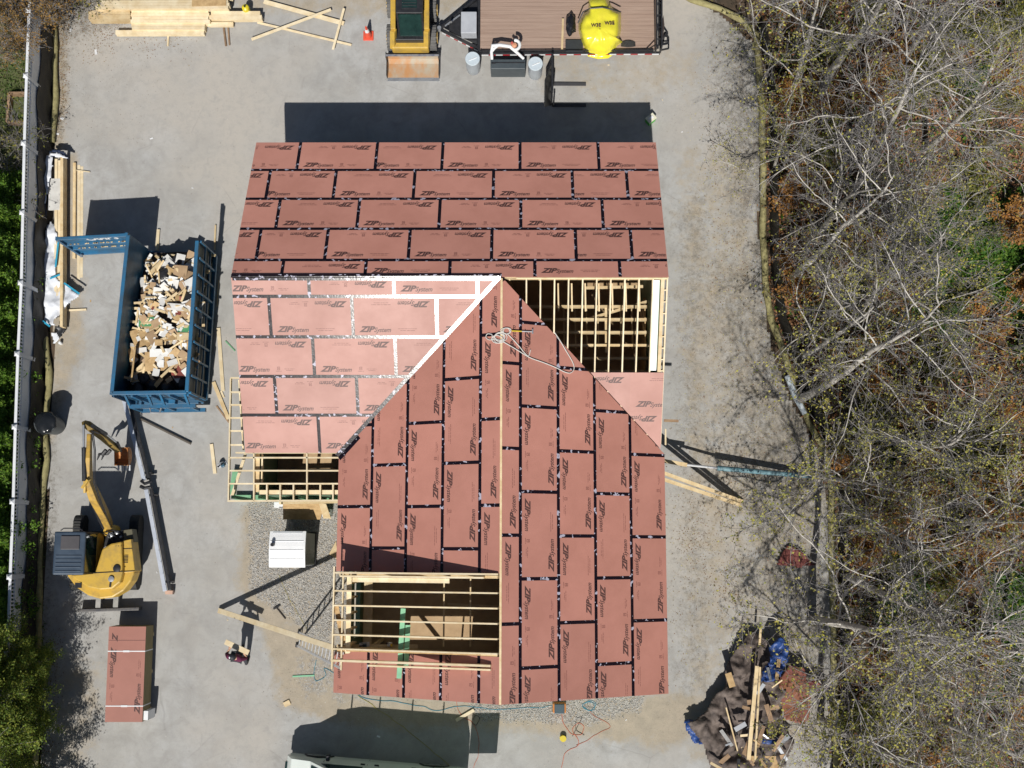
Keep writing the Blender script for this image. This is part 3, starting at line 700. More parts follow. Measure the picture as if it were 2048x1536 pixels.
# black silt cloth hung along the foot of the fence
V = []; F = []; ys = np.arange(13.6, -21, -.09); nz_ = 7
for i, y in enumerate(ys):
    sag = .10 * math.sin(y * 1.1) + .07 * math.sin(y * 2.7 + 1) 
    for k in range(nz_):
        t = k / (nz_ - 1); zz = (1 - t) * (.98 + sag) + .015 * t
        V.append((fx(y) + .06 + .05 * t + .07 * t * t + .035 * math.sin(y * 7 + k * 1.3) * (t) + .05 * noise.noise(Vector((y * 2.2, k * .6, 0))), y, zz))
for i in range(len(ys) - 1):
    for k in range(nz_ - 1): a = i * nz_ + k; F.append((a, a + 1, a + nz_ + 1, a + nz_))
o = fast_mesh('silt_cloth', np.array(V), np.array(F), mat('silt_cloth', (.012, .011, .010), (.022, .019, .016), .62, 4, (1, 12, 1), bump=.3), smooth=True)
tag(o, 'black silt cloth rippling along the foot of the white fence', 'silt fence')
M['straw'] = mat('straw_wattle', (.40, .36, .17), (.25, .22, .10), .9, 7, (1, 1, 1), bump=.7, bscale=60, detail=9)
def wattle(pts, label, r=.11, name='straw_wattle'):
    P = [G(u, v, r) for u, v in pts]; out = []
    for i in range(len(P) - 1):
        for k in range(10): out.append(P[i].lerp(P[i + 1], k / 10))
    out = [p + Vector((.05 * noise.noise(p * .9), 0, .02 * noise.noise(p * 3))) for p in out] + [P[-1]]
    rr = [r * (1 + .14 * noise.noise(p * 3.5)) for p in out]
    o = MB().tube(out, rr, 12).build(name, M['straw'], None, smooth=True, label=label, cat='straw wattle', group='straw wattles round the yard')
wattle([(107, -30), (108, 110), (111, 190), (107, 240), (104, 285)], 'short straw wattle beside the top of the white fence')
wattle([(88, 660), (92, 700), (98, 745), (93, 800), (88, 850), (93, 920), (84, 990), (80, 1080), (77, 1180), (75, 1300), (72, 1400), (70, 1540)], 'straw wattle along the fence between the dumpster and the cedars')
wattle([(1340, -30), (1385, 0), (1440, 18), (1484, 40), (1512, 70), (1519, 140), (1524, 220), (1526, 330), (1526, 470), (1530, 560), (1543, 640), (1565, 700)], 'long straw wattle curving round the top right corner of the yard')
wattle([(1565, 700), (1590, 780), (1620, 850), (1652, 910), (1662, 980), (1664, 1100)], 'straw wattle slanting beside the blue pole on the right', .10)
wattle([(1664, 1100), (1665, 1200), (1668, 1350), (1672, 1540)], 'straw wattle under the trees behind the debris pile', .10)

V = []; F = []; pts = [G(u + 13, v) for u, v in ((1500, 60), (1519, 140), (1524, 220), (1526, 330), (1526, 470), (1530, 560), (1543, 640), (1565, 700), (1590, 780), (1620, 850), (1652, 910), (1662, 980), (1664, 1100), (1668, 1350), (1672, 1560))]; n_ = 0
for a, b in zip(pts, pts[1:]):
    k = max(2, int((b - a).length / .12))
    for i in range(k):
        p = a.lerp(b, i / k); q = .05 * noise.noise(p * 2.5); lean = .10 + .06 * noise.noise(p * .7); V += [(p.x + q, p.y, 0), (p.x + q + lean * .4, p.y, .32), (p.x + q * .5 + lean + .06, p.y, .62 + .07 * noise.noise(p * 1.1))]; n_ += 1
for i in range(n_ - 1): F += [(3 * i, 3 * i + 1, 3 * i + 4, 3 * i + 3), (3 * i + 1, 3 * i + 2, 3 * i + 5, 3 * i + 4)]
o = fast_mesh('silt_cloth', np.array(V), np.array(F), mat('silt_cloth_black', (.012, .011, .010), (.022, .019, .016), .62, 4, bump=.3), smooth=True); tag(o, 'low black silt cloth standing behind the long straw wattle on the right', 'silt fence')

# ------------------------------------------------------------------ dumpster
M['wallsteel'] = mat('scuffed_wall_steel', (.20, .195, .175), (.06, .10, .14), .6, 1.6, detail=9, lo=.42, hi=.62)
def dumpster():
    zt = 2.3; a = G(223, 786, zt); b = G(373, 784, zt); c = G(394, 481, zt); d = G(256, 470, zt)
    base = empty('dumpster', ((a.x + c.x) / 2, (a.y + c.y) / 2, 0), 'blue roll-off dumpster heaped with building scrap, its end gate swung open', 'dumpster')
    B = M['bluesteel']; z = lambda p, h: Vector((p.x, p.y, h)); zf = .35
    floor = MB(); floor.add([z(a, .2), z(b, .2), z(c, .2), z(d, .2), z(a, zf), z(b, zf), z(c, zf), z(d, zf)], [(3, 2, 1, 0), (4, 5, 6, 7), (0, 1, 5, 4), (1, 2, 6, 5), (2, 3, 7, 6), (3, 0, 4, 7)]); floor.build('floor', B, base)
    for p, q, out in ((a, d, Vector((-1, 0, 0))), (b, c, Vector((1, 0, 0))), (a, b, Vector((0, -1, 0)))):
        s_ = MB(); h = (zt - .06 + zf) / 2; s_.beam(z(p, h), z(q, h), .02, zt - .06 - zf); s_.build('side_wall', M['wallsteel'] if out.x > 0 else B, base)
        s_ = MB(); s_.beam(z(p, zt - .05), z(q, zt - .05), .12, .11); s_.build('top_rail', B, base, bevel=.015)
        s_ = MB(); s_.beam(z(p, zf) + out * .06, z(q, zf) + out * .06, .14, .16); s_.build('bottom_rail', B, base, bevel=.01)
        L_ = (q - p).length; n = max(3, int(L_ / .52)); dd = (z(q, 0) - z(p, 0)).normalized()
        for k in range(n + 1):
            c_ = z(p, 0) + dd * (L_ * k / n) + out * .06; MB().box((c_.x, c_.y, (zt - .1 + zf) / 2), (.10 if abs(out.x) else .07, .07 if abs(out.x) else .10, zt - .16 - zf)).build('rib', B, base, bevel=.008)
    for zz in (.95, 1.55):
        MB().beam(z(b, zz) + Vector((.07, 0, 0)), z(c, zz) + Vector((.07, 0, 0)), .05, .05).build('rib', B, base)
    # front nose with hook
    f0, f1 = z(a, 0), z(b, 0)
    mb = MB(); 
    mb.beam(f0 + Vector((.35, -.34, 1.55)), f1 + Vector((.1, -.34, 1.55)), .12, .12); mb.beam(f0 + Vector((.35, -.34, .4)), f1 + Vector((.1, -.34, .4)), .12, .14)
    for t in (.15, .45, .62, .95):
        p = f0.lerp(f1, t); mb.beam(p + Vector((0, -.34, .4)), p + Vector((0, -.34, 1.55)), .09, .09); mb.beam(p + Vector((0, -.34, 1.55)), p + Vector((0, -.02, 2.1)), .07, .07)
    mb.build('nose_frame', B, base)
    m_ = (f0 + f1) / 2; MB().tube([m_ + Vector((-.18, -.4, 1.6)), m_ + Vector((-.14, -.55, 1.6)), m_ + Vector((.14, -.55, 1.6)), m_ + Vector((.18, -.4, 1.6))], .03, 8).build('hook', M['steel'], base)
    for p in (z(a, 0) + Vector((.2, .3, 0)), z(b, 0) + Vector((-.2, .3, 0)), z(d, 0) + Vector((.2, -.5, 0)), z(c, 0) + Vector((-.2, -.5, 0))):
        MB().cyl(p + Vector((-.09, 0, .1)), p + Vector((.09, 0, .1)), .1, n=14).build('wheel', M['black'], base, smooth=True)
    # end gate, open
    g0 = G(252, 466, zt + .02); g1 = G(113, 474, zt + .02)
    gate = MB(); h = (zt + .3) / 2; gate.beam(z(g0, h), z(g1, h), .025, zt - .35); g = gate.build('end_gate', B, base)
    dd = (z(g1, 0) - z(g0, 0)).normalized(); nrm = Vector((dd.y, -dd.x, 0)); nrm = nrm if nrm.y < 0 else -nrm
    for zz in (zt - .03, 1.55, 1.05, .40):
        mb = MB(); mb.beam(z(g0, zz) + nrm * .05, z(g1, zz) + nrm * .05, .10, .07); r_ = mb.build('gate_bar', B, g, bevel=.01)
    for q in (g0, g1): MB().box((q.x, q.y - .04, (zt + .3) / 2), (.09, .12, zt - .3)).build('gate_post', B, g)
    MB().tube([z(g1, .5) + nrm * .12 + dd * -.1, z(g1, .5) + nrm * .2 + dd * -.1], .05, 10).build('latch', M['steel'], g)
    T, wd = text_tris("CAMP'S", .46, 0, .02); mb = MB(); sx = 1.02 / wd
    o0 = z(g0, 0) * .28 + z(g1, 0) * .72
    # white letters painted on the gate sheet, facing into the swing
    st = z(g1, 0).lerp(z(g0, 0), .36)
    for t in T:
        P = [st - dd * (x * sx) + nrm * .016 + Vector((0, 0, 1.78 + y)) for x, y in t]; mb.add(P, [(0, 1, 2)])
    mb.build('lettering', M['white'], g)
    # pale dirt caught on the gate bars
    mb = MB()
    for zz in (1.60, 1.10):
        for k in range(22): 
            t = random.uniform(.1, .95); p = z(g0, zz).lerp(z(g1, zz), t); l = random.uniform(.03, .09); mb.box((p.x, p.y + nrm.y * .06, zz), (l, .03, .02), random.uniform(-.3, .3))
    mb.build('grit', M['pine'], g)
    # ---- contents
    dm = {'cardboard': mat('cardboard', (.46, .32, .19), (.36, .24, .14), .8, 3, rand=.15), 'drywall': mat('plasterboard', (.72, .71, .68), (.60, .59, .57), .8, 3, rand=.1),
          'scrapwood': M['pine'], 'osb': M['osb'], 'green': mat('green_scrap', (.10, .33, .15), (.08, .26, .12), .6, 3), 'red': mat('red_scrap', (.30, .08, .06), (.22, .06, .05), .6, 2, rand=.2),
          'bag': mat('black_bag', (.02, .02, .022), (.035, .035, .04), .35, 5, bump=.6), 'paper': mat('white_scrap', (.82, .82, .80), (.70, .70, .68), .7, 3, rand=.08), 'grey': mat('grey_scrap', (.34, .35, .37), (.24, .25, .27), .6, 3)}
    ax = z(b, 0) - z(a, 0); ay = z(d, 0) - z(a, 0); org = z(a, 0)
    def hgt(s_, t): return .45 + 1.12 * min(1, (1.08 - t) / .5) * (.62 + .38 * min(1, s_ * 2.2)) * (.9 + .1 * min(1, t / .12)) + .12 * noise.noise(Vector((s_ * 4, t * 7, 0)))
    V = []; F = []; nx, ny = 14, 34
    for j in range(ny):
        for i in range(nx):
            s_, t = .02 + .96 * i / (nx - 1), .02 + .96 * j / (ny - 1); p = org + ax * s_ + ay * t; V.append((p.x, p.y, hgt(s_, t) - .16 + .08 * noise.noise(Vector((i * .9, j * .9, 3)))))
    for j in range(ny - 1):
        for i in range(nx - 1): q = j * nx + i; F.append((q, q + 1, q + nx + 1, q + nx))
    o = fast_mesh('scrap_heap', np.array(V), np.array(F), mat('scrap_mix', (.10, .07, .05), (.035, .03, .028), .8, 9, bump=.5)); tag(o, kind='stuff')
    def put(name, kind, cat_, s_, t, sz, label, group, tilt=.35, rz=None, n=0):
        p = org + ax * s_ + ay * t; zz = hgt(s_, t); rz = random.uniform(0, 6.28) if rz is None else rz
        return MB().box((p.x, p.y, zz + sz[2] / 2 + random.uniform(-.02, .10)), sz, rz, random.uniform(-tilt, tilt), random.uniform(-tilt, tilt)).build(name, dm[kind], None, label=label, cat=cat_, group=group)
    # near big pieces, read from the photograph
    put('plywood_sheet', 'osb', 'plywood', .52, .22, (1.05, .62, .02), 'tan plywood sheet near the closed end of the dumpster heap', None, .08, .05)
    put('green_sheet', 'green', 'panel', .30, .475, (.72, .30, .03), 'long dark green panel across the middle of the dumpster heap', None, .1, .02)
    put('green_sheet', 'green', 'panel', .80, .42, (.34, .45, .03), 'smaller green panel near the ribbed side of the dumpster', None, .25, -.5)
    o = put('white_carton', 'paper', 'carton', .60, .40, (.55, .42, .04), 'flattened white carton printed with dark letters in the dumpster', None, .1, -.35)
    tt_, wd_ = text_tris('CLARK', .15, 0, .008); lm = MB(); Ml = o.matrix_basis; top = [Vector(v.co) for v in o.data.vertices][4:8]
    e1 = (top[1] - top[0]); e2 = (top[3] - top[0])
    for t3 in tt_: lm.add([o.location + top[0] + e1 * (.22 + .6 * x / wd_) + e2 * (.35 + y * 1.6) + e1.cross(e2).normalized() * .004 for x, y in t3], [(0, 1, 2)])
    lm.build('lettering', M['ink'], o)
    put('cardboard_box', 'cardboard', 'cardboard', .62, .80, (.46, .52, .06), 'brown flattened cardboard box near the open end of the dumpster', None, .2, -.1)
    put('foam_board', 'paper', 'foam board', .84, .72, (.60, .50, .04), 'large white foam board beside the ribbed wall of the dumpster', None, .15, .5)
    put('foam_board', 'grey', 'foam board', .40, .70, (.50, .34, .04), 'grey crumpled board in the upper half of the dumpster heap', None, .25, .3)
    put('drywall_sheet', 'drywall', 'plasterboard', .72, .56, (.85, .22, .03), 'white plasterboard strip lying across the dumpster heap', None, .1, -.08)
    put('red_board', 'red', 'panel', .84, .30, (.30, .50, .03), 'dark red offcut panel by the ribbed wall of the dumpster', None, .2, .1)
    put('red_board', 'red', 'panel', .80, .15, (.42, .40, .03), 'dark red offcut panel near the closed end of the dumpster', None, .1, .1)
    m0 = org + ax * .10 + ay * .20
    MB().box((m0.x, m0.y, 1.25), (.05, 1.15, .9), -.06, 0, .30).build('leaning_board', M['osb'], None, label='brown board standing against the left wall inside the dumpster', cat='board')
    kinds = [('wood_offcut', 'scrapwood', 'offcut', 120, 'pine offcuts tossed loosely in the dumpster', 'pale pine offcut lying in the dumpster heap', lambda: (random.uniform(.15, .75), random.uniform(.035, .09), .03), 0),
             ('plywood_offcut', 'osb', 'offcut', 40, 'plywood offcuts in the dumpster', 'tan plywood offcut lying in the dumpster heap', lambda: (random.uniform(.15, .5), random.uniform(.12, .3), .015), 0),
             ('drywall_scrap', 'drywall', 'plasterboard', 70, 'plasterboard scraps in the dumpster', 'off-white plasterboard scrap in the dumpster heap', lambda: (random.uniform(.1, .42), random.uniform(.08, .3), .012), 0),
             ('paper_scrap', 'paper', 'scrap', 60, 'white scraps in the dumpster', 'bright white scrap in the dumpster heap', lambda: (random.uniform(.08, .3), random.uniform(.08, .22), .01), 0),
             ('cardboard_scrap', 'cardboard', 'cardboard', 22, 'cardboard scraps in the dumpster', 'brown cardboard scrap in the dumpster heap', lambda: (random.uniform(.15, .45), random.uniform(.12, .3), .02), 0),
             ('red_scrap', 'red', 'scrap', 9, 'red scraps in the dumpster', 'dark red offcut scrap in the dumpster heap', lambda: (random.uniform(.1, .3), random.uniform(.08, .2), .015), 0)]
    for nm, kd, ct, cnt, grp, lb, szf, _ in kinds:
        for k in range(cnt):
            t = random.betavariate(1.6, 1.5); t = .07 + .88 * t; s_ = random.uniform(.07, .97); put(nm, kd, ct, s_, t, szf(), lb, grp, .38)
    for k in range(26):
        t = .12 + .8 * random.random(); s_ = random.uniform(.2, .95); kd, nm, ct = random.choice((('paper', 'foam_board', 'foam board'), ('paper', 'foam_board', 'foam board'), ('drywall', 'drywall_sheet', 'plasterboard'), ('drywall', 'drywall_sheet', 'plasterboard'), ('scrapwood', 'pale_sheet', 'board'), ('cardboard', 'cardboard_sheet', 'cardboard')))
        put(nm, kd, ct, s_, t + .0, (random.uniform(.35, .75), random.uniform(.14, .34), .015), 'one of the broader pale %s pieces on top of the dumpster heap' % ct, 'broad %s pieces on the heap' % ct, .22)
    def bag(s_, t, r, label, grp):
        p = org + ax * s_ + ay * t; bm = bmesh.new(); bmesh.ops.create_icosphere(bm, subdivisions=3, radius=r)
        for v in bm.verts: v.co *= 1 + .35 * noise.noise(v.co * 6 + Vector((s_ * 9, t * 9, 0))); v.co.z *= .65
        me = bpy.data.meshes.new('rubbish_bag'); bm.to_mesh(me); bm.free(); me.materials.append(dm['bag']); me.polygons.foreach_set('use_smooth', [True] * len(me.polygons))
        o = bpy.data.objects.new('rubbish_bag', me); COL.objects.link(o); o.location = (p.x, p.y, hgt(s_, t) - .02); tag(o, label, 'rubbish bag', grp)
    for s_, t in ((.2, .05), (.42, .07), (.62, .05), (.84, .07), (.3, .12)): bag(s_, t, .22, 'black rubbish bag against the closed end wall of the dumpster', 'black bags at the closed end of the dumpster')
    for s_, t in ((.38, .80), (.52, .90), (.8, .62)): bag(s_, t, .24, 'black rubbish bag in the open-end half of the dumpster', 'black bags near the open end of the dumpster')
dumpster()

# ------------------------------------------------------------------ mini excavator
def excavator():
    Y = M['yellow']; D = M['black']; base = empty('excavator', G(205, 1110, 0), 'yellow tracked mini excavator with dark blue-grey cab beside the cedars', 'excavator')
    P = lambda u, v, z: G(u, v, z)
    dk = mat('cab_roof', (.035, .055, .085), (.05, .075, .11), .45, 3, rvar=.1)
    for u0, u1 in ((262, 278), (150, 166)):            # tracks
        a = P((u0 + u1) / 2, 1030, .3); b = P((u0 + u1) / 2, 1180, .3); mb = MB(); L_ = abs(a.y - b.y); w_ = .30
        prof = []
        for k in range(17): q = math.pi * k / 16 - math.pi / 2; prof.append((L_ / 2 - .24 + .24 * math.cos(q), .27 + .26 * math.sin(q)))
        for k in range(17): q = math.pi * k / 16 + math.pi / 2; prof.append((-L_ / 2 + .24 + .24 * math.cos(q), .27 + .26 * math.sin(q)))
        cx, cy = (a.x + b.x) / 2, (a.y + b.y) / 2; n = len(prof)
        mb.add([(cx - w_ / 2, cy + y, z) for y, z in prof] + [(cx + w_ / 2, cy + y, z) for y, z in prof], [list(range(n))[::-1], list(range(n, 2 * n))] + [(i, (i + 1) % n, n + (i + 1) % n, n + i) for i in range(n)])
        for k in range(24): mb.box((cx, cy - L_ / 2 + .22 + k * (L_ - .44) / 23, .54), (w_, .03, .035))
        mb.build('track', M['blackrubber'], base)
    a = P(158, 1060, .5); b = P(268, 1160, .5); MB().box(((a.x + b.x) / 2, (a.y + b.y) / 2, .5), (1.5, 1.5, .34)).build('undercarriage', D, base)
    # dozer blade
    a = P(160, 1221, .18); b = P(281, 1217, .18); MB().beam(a, b, .10, .34).build('dozer_blade', mat('worn_dark', (.07, .07, .08), (.16, .15, .14), .5, 6), base, bevel=.02)
    for u in (197, 232): MB().beam(P(u, 1215, .25), P(u + 3, 1165, .45), .16, .12).build('blade_arm', mat('blade_arm_grey', (.20, .20, .19), (.30, .29, .27), .6, 6), base)
    # upper body outline from the photo at its own height
    zt = 1.62
    def outline(pts, z): return [tuple(G(u, v, z)[:2]) for u, v in pts]
    tail = [(205, 1110), (258, 1112), (266, 1122), (268, 1146), (262, 1162), (247, 1182), (225, 1195), (200, 1198), (176, 1191), (152, 1175), (135, 1153), (133, 1148), (168, 1143), (196, 1132)]
    mb = MB(); mb.prism(outline(tail, 1.35)[::-1], .72, 1.35); mb.build('counterweight', Y, base, bevel=.05)
    hood = [(204, 1098), (222, 1087), (243, 1083), (245, 1145), (240, 1165), (224, 1178), (200, 1180), (176, 1175), (152, 1160), (140, 1150), (190, 1144)]
    mb = MB(); mb.prism(outline(hood, zt)[::-1], 1.3, zt); mb.build('engine_hood', Y, base, bevel=.05)
    mb = MB(); mb.prism(outline([(244, 1082), (262, 1078), (270, 1143), (246, 1146)], 1.45)[::-1], .8, 1.45); mb.build('side_panel', Y, base, bevel=.02)
    mb = MB(); mb.prism(outline([(247, 1060), (264, 1058), (268, 1084), (247, 1086)], 1.25)[::-1], .8, 1.25); mb.build('tool_box', mat('olive_grey', (.12, .11, .07), None, .6, 3), base, bevel=.015)
    mb = MB(); mb.prism(outline([(206, 1098), (212, 1070), (222, 1062), (247, 1060), (248, 1084), (222, 1087)], 1.15)[::-1], .8, 1.15); mb.build('deck', D, base, bevel=.02)
    for (u, v, r_) in ((221, 1070, .10), (234, 1066, .07), (242, 1074, .05)): p = P(u, v, 1.2); MB().lathe((p.x, p.y, 1.1), [(r_, 0), (r_, .12), (r_ * .5, .15)], 14).build('hydraulic_cap', M['steel'], base, smooth=True)
    p = P(234, 1137, zt); MB().lathe((p.x, p.y, zt - .02), [(.12, 0), (.115, .06), (.05, .075)], 20).build('exhaust_cover', D, base, smooth=True)
    p = P(223, 1158, zt); MB().lathe((p.x, p.y, zt), [(.09, 0), (.09, .05), (.03, .06)], 20).build('filler_cap', M['steel'], base, smooth=True); MB().beam(P(222, 1160, zt + .03), P(220, 1174, zt + .03), .05, .04).build('hood_handle', D, base)
    p = P(163, 1170, 1.37); MB().box((p.x, p.y, 1.62), (.2, .16, .06)).build('vent_grille', D, base)
    MB().beam(P(135, 1149, zt + .012), P(246, 1143, zt + .012), .02, .02).build('hood_seam', D, base); MB().beam(P(246, 1143, 1.46), P(269, 1142, 1.46), .02, .02).build('hood_seam', D, base)
    MB().beam(P(243, 1098, 1.46), P(265, 1097, 1.46), .015, .02).build('hood_seam', D, base); p = P(252, 1125, 1.46)
    mb = MB(); [mb.box((p.x, p.y + k * .045, 1.455), (.12, .018, .02)) for k in range(6)]; mb.build('side_grille', D, base)
    mb = MB(); [mb.cyl(P(232 + k * 5, 1092, zt), P(232 + k * 5, 1092, zt + .015), .012, n=8) for k in range(3)]; mb.build('hood_latch', D, base)
    for (q0, q1) in (((206, 1066, 1.2), (226, 1082, 1.25)), ((212, 1062, 1.2), (238, 1080, 1.25)), ((216, 1060, 1.15), (245, 1070, 1.2))): MB().tube([P(*q0), (P(*q0) + P(*q1)) / 2 + Vector((0, .06, .08)), P(*q1)], .018, 6).build('hose', D, base, smooth=True)
    # cab
    zc = 2.42; a = P(109, 1063, zc); b = P(167, 1150, zc); cx, cy = (a.x + b.x) / 2, (a.y + b.y) / 2; w_, l_ = b.x - a.x, a.y - b.y
    MB().box((cx, cy, zc - .05), (w_, l_, .12)).build('cab_roof', dk, base, bevel=.05)
    mb = MB(); [mb.box((cx, b.y + .12 + k * .115, zc + .015), (w_ * .82, .035, .03)) for k in range(5)]; mb.build('roof_ribs', dk, base, bevel=.01)
    MB().box((cx + .03, cy + .32, zc + .03), (w_ * .6, .42, .04)).build('roof_hatch', mat('hatch_grey', (.09, .085, .09), None, .35, 3), base, bevel=.02)
    MB().box((cx, cy, 1.05), (w_ * .94, l_ * .96, .55)).build('cab_body', Y, base, bevel=.03)
    MB().box((cx, cy, 1.85), (w_ * .90, l_ * .92, 1.05)).build('window', M['glass'], base)
    for sx in (-1, 1):
        for sy in (-1, 1): MB().box((cx + sx * w_ * .46, cy + sy * l_ * .47, 1.85), (.06, .06, 1.1)).build('cab_pillar', D, base)
    MB().tube([(cx - .3, a.y + .03, zc - .02), (cx - .2, a.y + .1, zc), (cx + .25, a.y + .1, zc), (cx + .38, a.y + .03, zc - .02)], .018, 6).build('front_rail', D, base)
    q = P(180, 1115, 1.1); MB().box((q.x, q.y, 1.02), (.42, 1.3, .12)).build('step_plate', D, base)
    # boom, two sections, then stick and bucket
    w0 = P(221, 1062, .95); MB().lathe((w0.x, w0.y, .55), [(.2, 0), (.2, .5), (.15, .62)], 16).build('swing_post', Y, base, smooth=True)
    def arm(pts, ws, hs, name, m=Y):
        mb = MB(); pts = [Vector(p) for p in pts]; n = len(pts); d0 = (pts[-1] - pts[0]); side = Vector((d0.y, -d0.x, 0)).normalized(); vs = []
        for i, p in enumerate(pts):
            t = (pts[min(i + 1, n - 1)] - pts[max(i - 1, 0)]).normalized(); up = side.cross(t).normalized(); up = up if up.z > 0 else -up
            vs += [p + side * ws[i] / 2 + up * hs[i] / 2, p - side * ws[i] / 2 + up * hs[i] / 2, p - side * ws[i] / 2 - up * hs[i] / 2, p + side * ws[i] / 2 - up * hs[i] / 2]
        fs = [(3, 2, 1, 0), tuple(4 * (n - 1) + k for k in range(4))]
        for i in range(n - 1): fs += [(4 * i + k, 4 * i + (k + 1) % 4, 4 * i + 4 + (k + 1) % 4, 4 * i + 4 + k) for k in range(4)]
        mb.add(vs, fs); return mb.build(name, m, base, bevel=.02)
    bm_ = arm([P(218, 1052, 1.1), P(208, 1028, 1.9), P(189, 992, 2.7), P(176, 960, 3.1), P(178, 915, 3.35), P(179, 868, 3.35)], [.22, .22, .24, .20, .13, .12], [.25, .32, .38, .32, .22, .16], 'boom', mat('scuffed_yellow', (.50, .31, .06), (.24, .16, .06), .5, 4, detail=10, lo=.42, hi=.68))
    MB().beam(P(178, 958, 3.34), P(166, 975, 3.18), .07, .16).build('boom_bracket', Y, base, bevel=.01); MB().beam(P(170, 950, 3.32), P(170, 985, 3.1), .07, .1).build('boom_bracket', Y, base, bevel=.01)
    MB().cyl(P(206, 1055, 1.2), P(186, 1005, 2.35), .065, n=12).build('boom_cylinder', D, base, smooth=True)
    MB().cyl(P(169, 962, 3.3), P(168, 895, 3.45), .07, n=12).build('stick_cylinder', D, base, smooth=True); MB().cyl(P(168, 896, 3.45), P(167, 850, 3.5), .035, n=10).build('cylinder_rod', M['steel'], base, smooth=True)
    st = mat('muddy_yellow', (.16, .11, .04), (.30, .20, .05), .6, 3, detail=9)
    arm([P(167, 846, 3.4), P(178, 852, 3.25), P(205, 872, 2.4), P(228, 893, 1.55), P(236, 900, 1.2)], [.13, .17, .18, .17, .14], [.2, .28, .28, .22, .18], 'stick', st)
    for o_ in (.05, .09): MB().tube([P(215, 1050, 1.4) + Vector((o_, 0, 0)), P(200, 1010, 2.55) + Vector((o_, 0, .05)), P(184, 965, 3.32) + Vector((o_, 0, 0)), P(185, 900, 3.55) + Vector((o_, 0, 0)), P(180, 862, 3.55) + Vector((o_, 0, 0)), P(196, 868, 2.85) + Vector((o_, 0, .1))], .016, 6).build('hose', D, base, smooth=True)
    MB().cyl(P(185, 852, 3.4), P(212, 868, 2.5), .06, n=12).build('bucket_cylinder', D, base, smooth=True); MB().cyl(P(212, 868, 2.5), P(232, 884, 1.75), .03, n=10).build('cylinder_rod', M['steel'], base, smooth=True)
    MB().beam(P(232, 884, 1.7), P(240, 902, 1.15), .14, .07).build('bucket_link', D, base)
    # bucket: curved shell open to the south, with teeth
    c = P(243, 905, .95); bk = MB(); n = 9; w_ = .46; prof = []
    for k in range(n): q = R(-20) + R(200) * k / (n - 1); prof.append((.30 * math.sin(q) , .30 * math.cos(q)))
    rust = mat('bucket_inside', (.50, .20, .05), (.34, .15, .06), .6, 5); vs = []
    for sx in (-1, 1):
        for rr in (1, .92): vs += [(c.x + sx * w_ / 2, c.y + py * 0 + (-(.34) + p_ * -0) + (q_ * rr), c.z + (p_ * rr * -1)) for (p_, q_), py in zip(prof, [0] * n)]
    bk = MB().mat(rust); 
    def pt(sx, k, rr): p_, q_ = prof[k]; return Vector((c.x + sx * w_ / 2, c.y - .12 + q_ * rr * 1.0, c.z - .05 + p_ * rr * -1.0 + .0))
    for k in range(n - 1):
        bk.add([pt(-1, k, 1), pt(1, k, 1), pt(1, k + 1, 1), pt(-1, k + 1, 1), pt(-1, k, .92), pt(1, k, .92), pt(1, k + 1, .92), pt(-1, k + 1, .92)], [(0, 1, 2, 3), (7, 6, 5, 4), (0, 4, 5, 1), (2, 6, 7, 3)])
    for sx in (-1, 1): bk.add([pt(sx, k, 1) for k in range(n)] + [pt(sx * .93, k, 1) for k in range(n)], [list(range(n)), list(range(n, 2 * n))[::-1]])
    b_ = bk.build('bucket', None, base)
    for k in range(4): x = c.x - w_ / 2 + .05 + k * (w_ - .1) / 3; MB().beam((x, c.y - .38, c.z - .30), (x, c.y - .56, c.z - .34), .05, .04).build('tooth', M['steel'], b_)
    for sx in (-.02, -.16):
        t0 = P(222, 900, 1.25) + Vector((sx, 0, 0)); MB().tube([t0, t0 + Vector((-.12, -.12, -.05)), t0 + Vector((-.26, -.12, -.15)), t0 + Vector((-.36, -.30, -.25))], [.06, .055, .045, .015], 6).build('thumb_claw', D, base)
excavator()

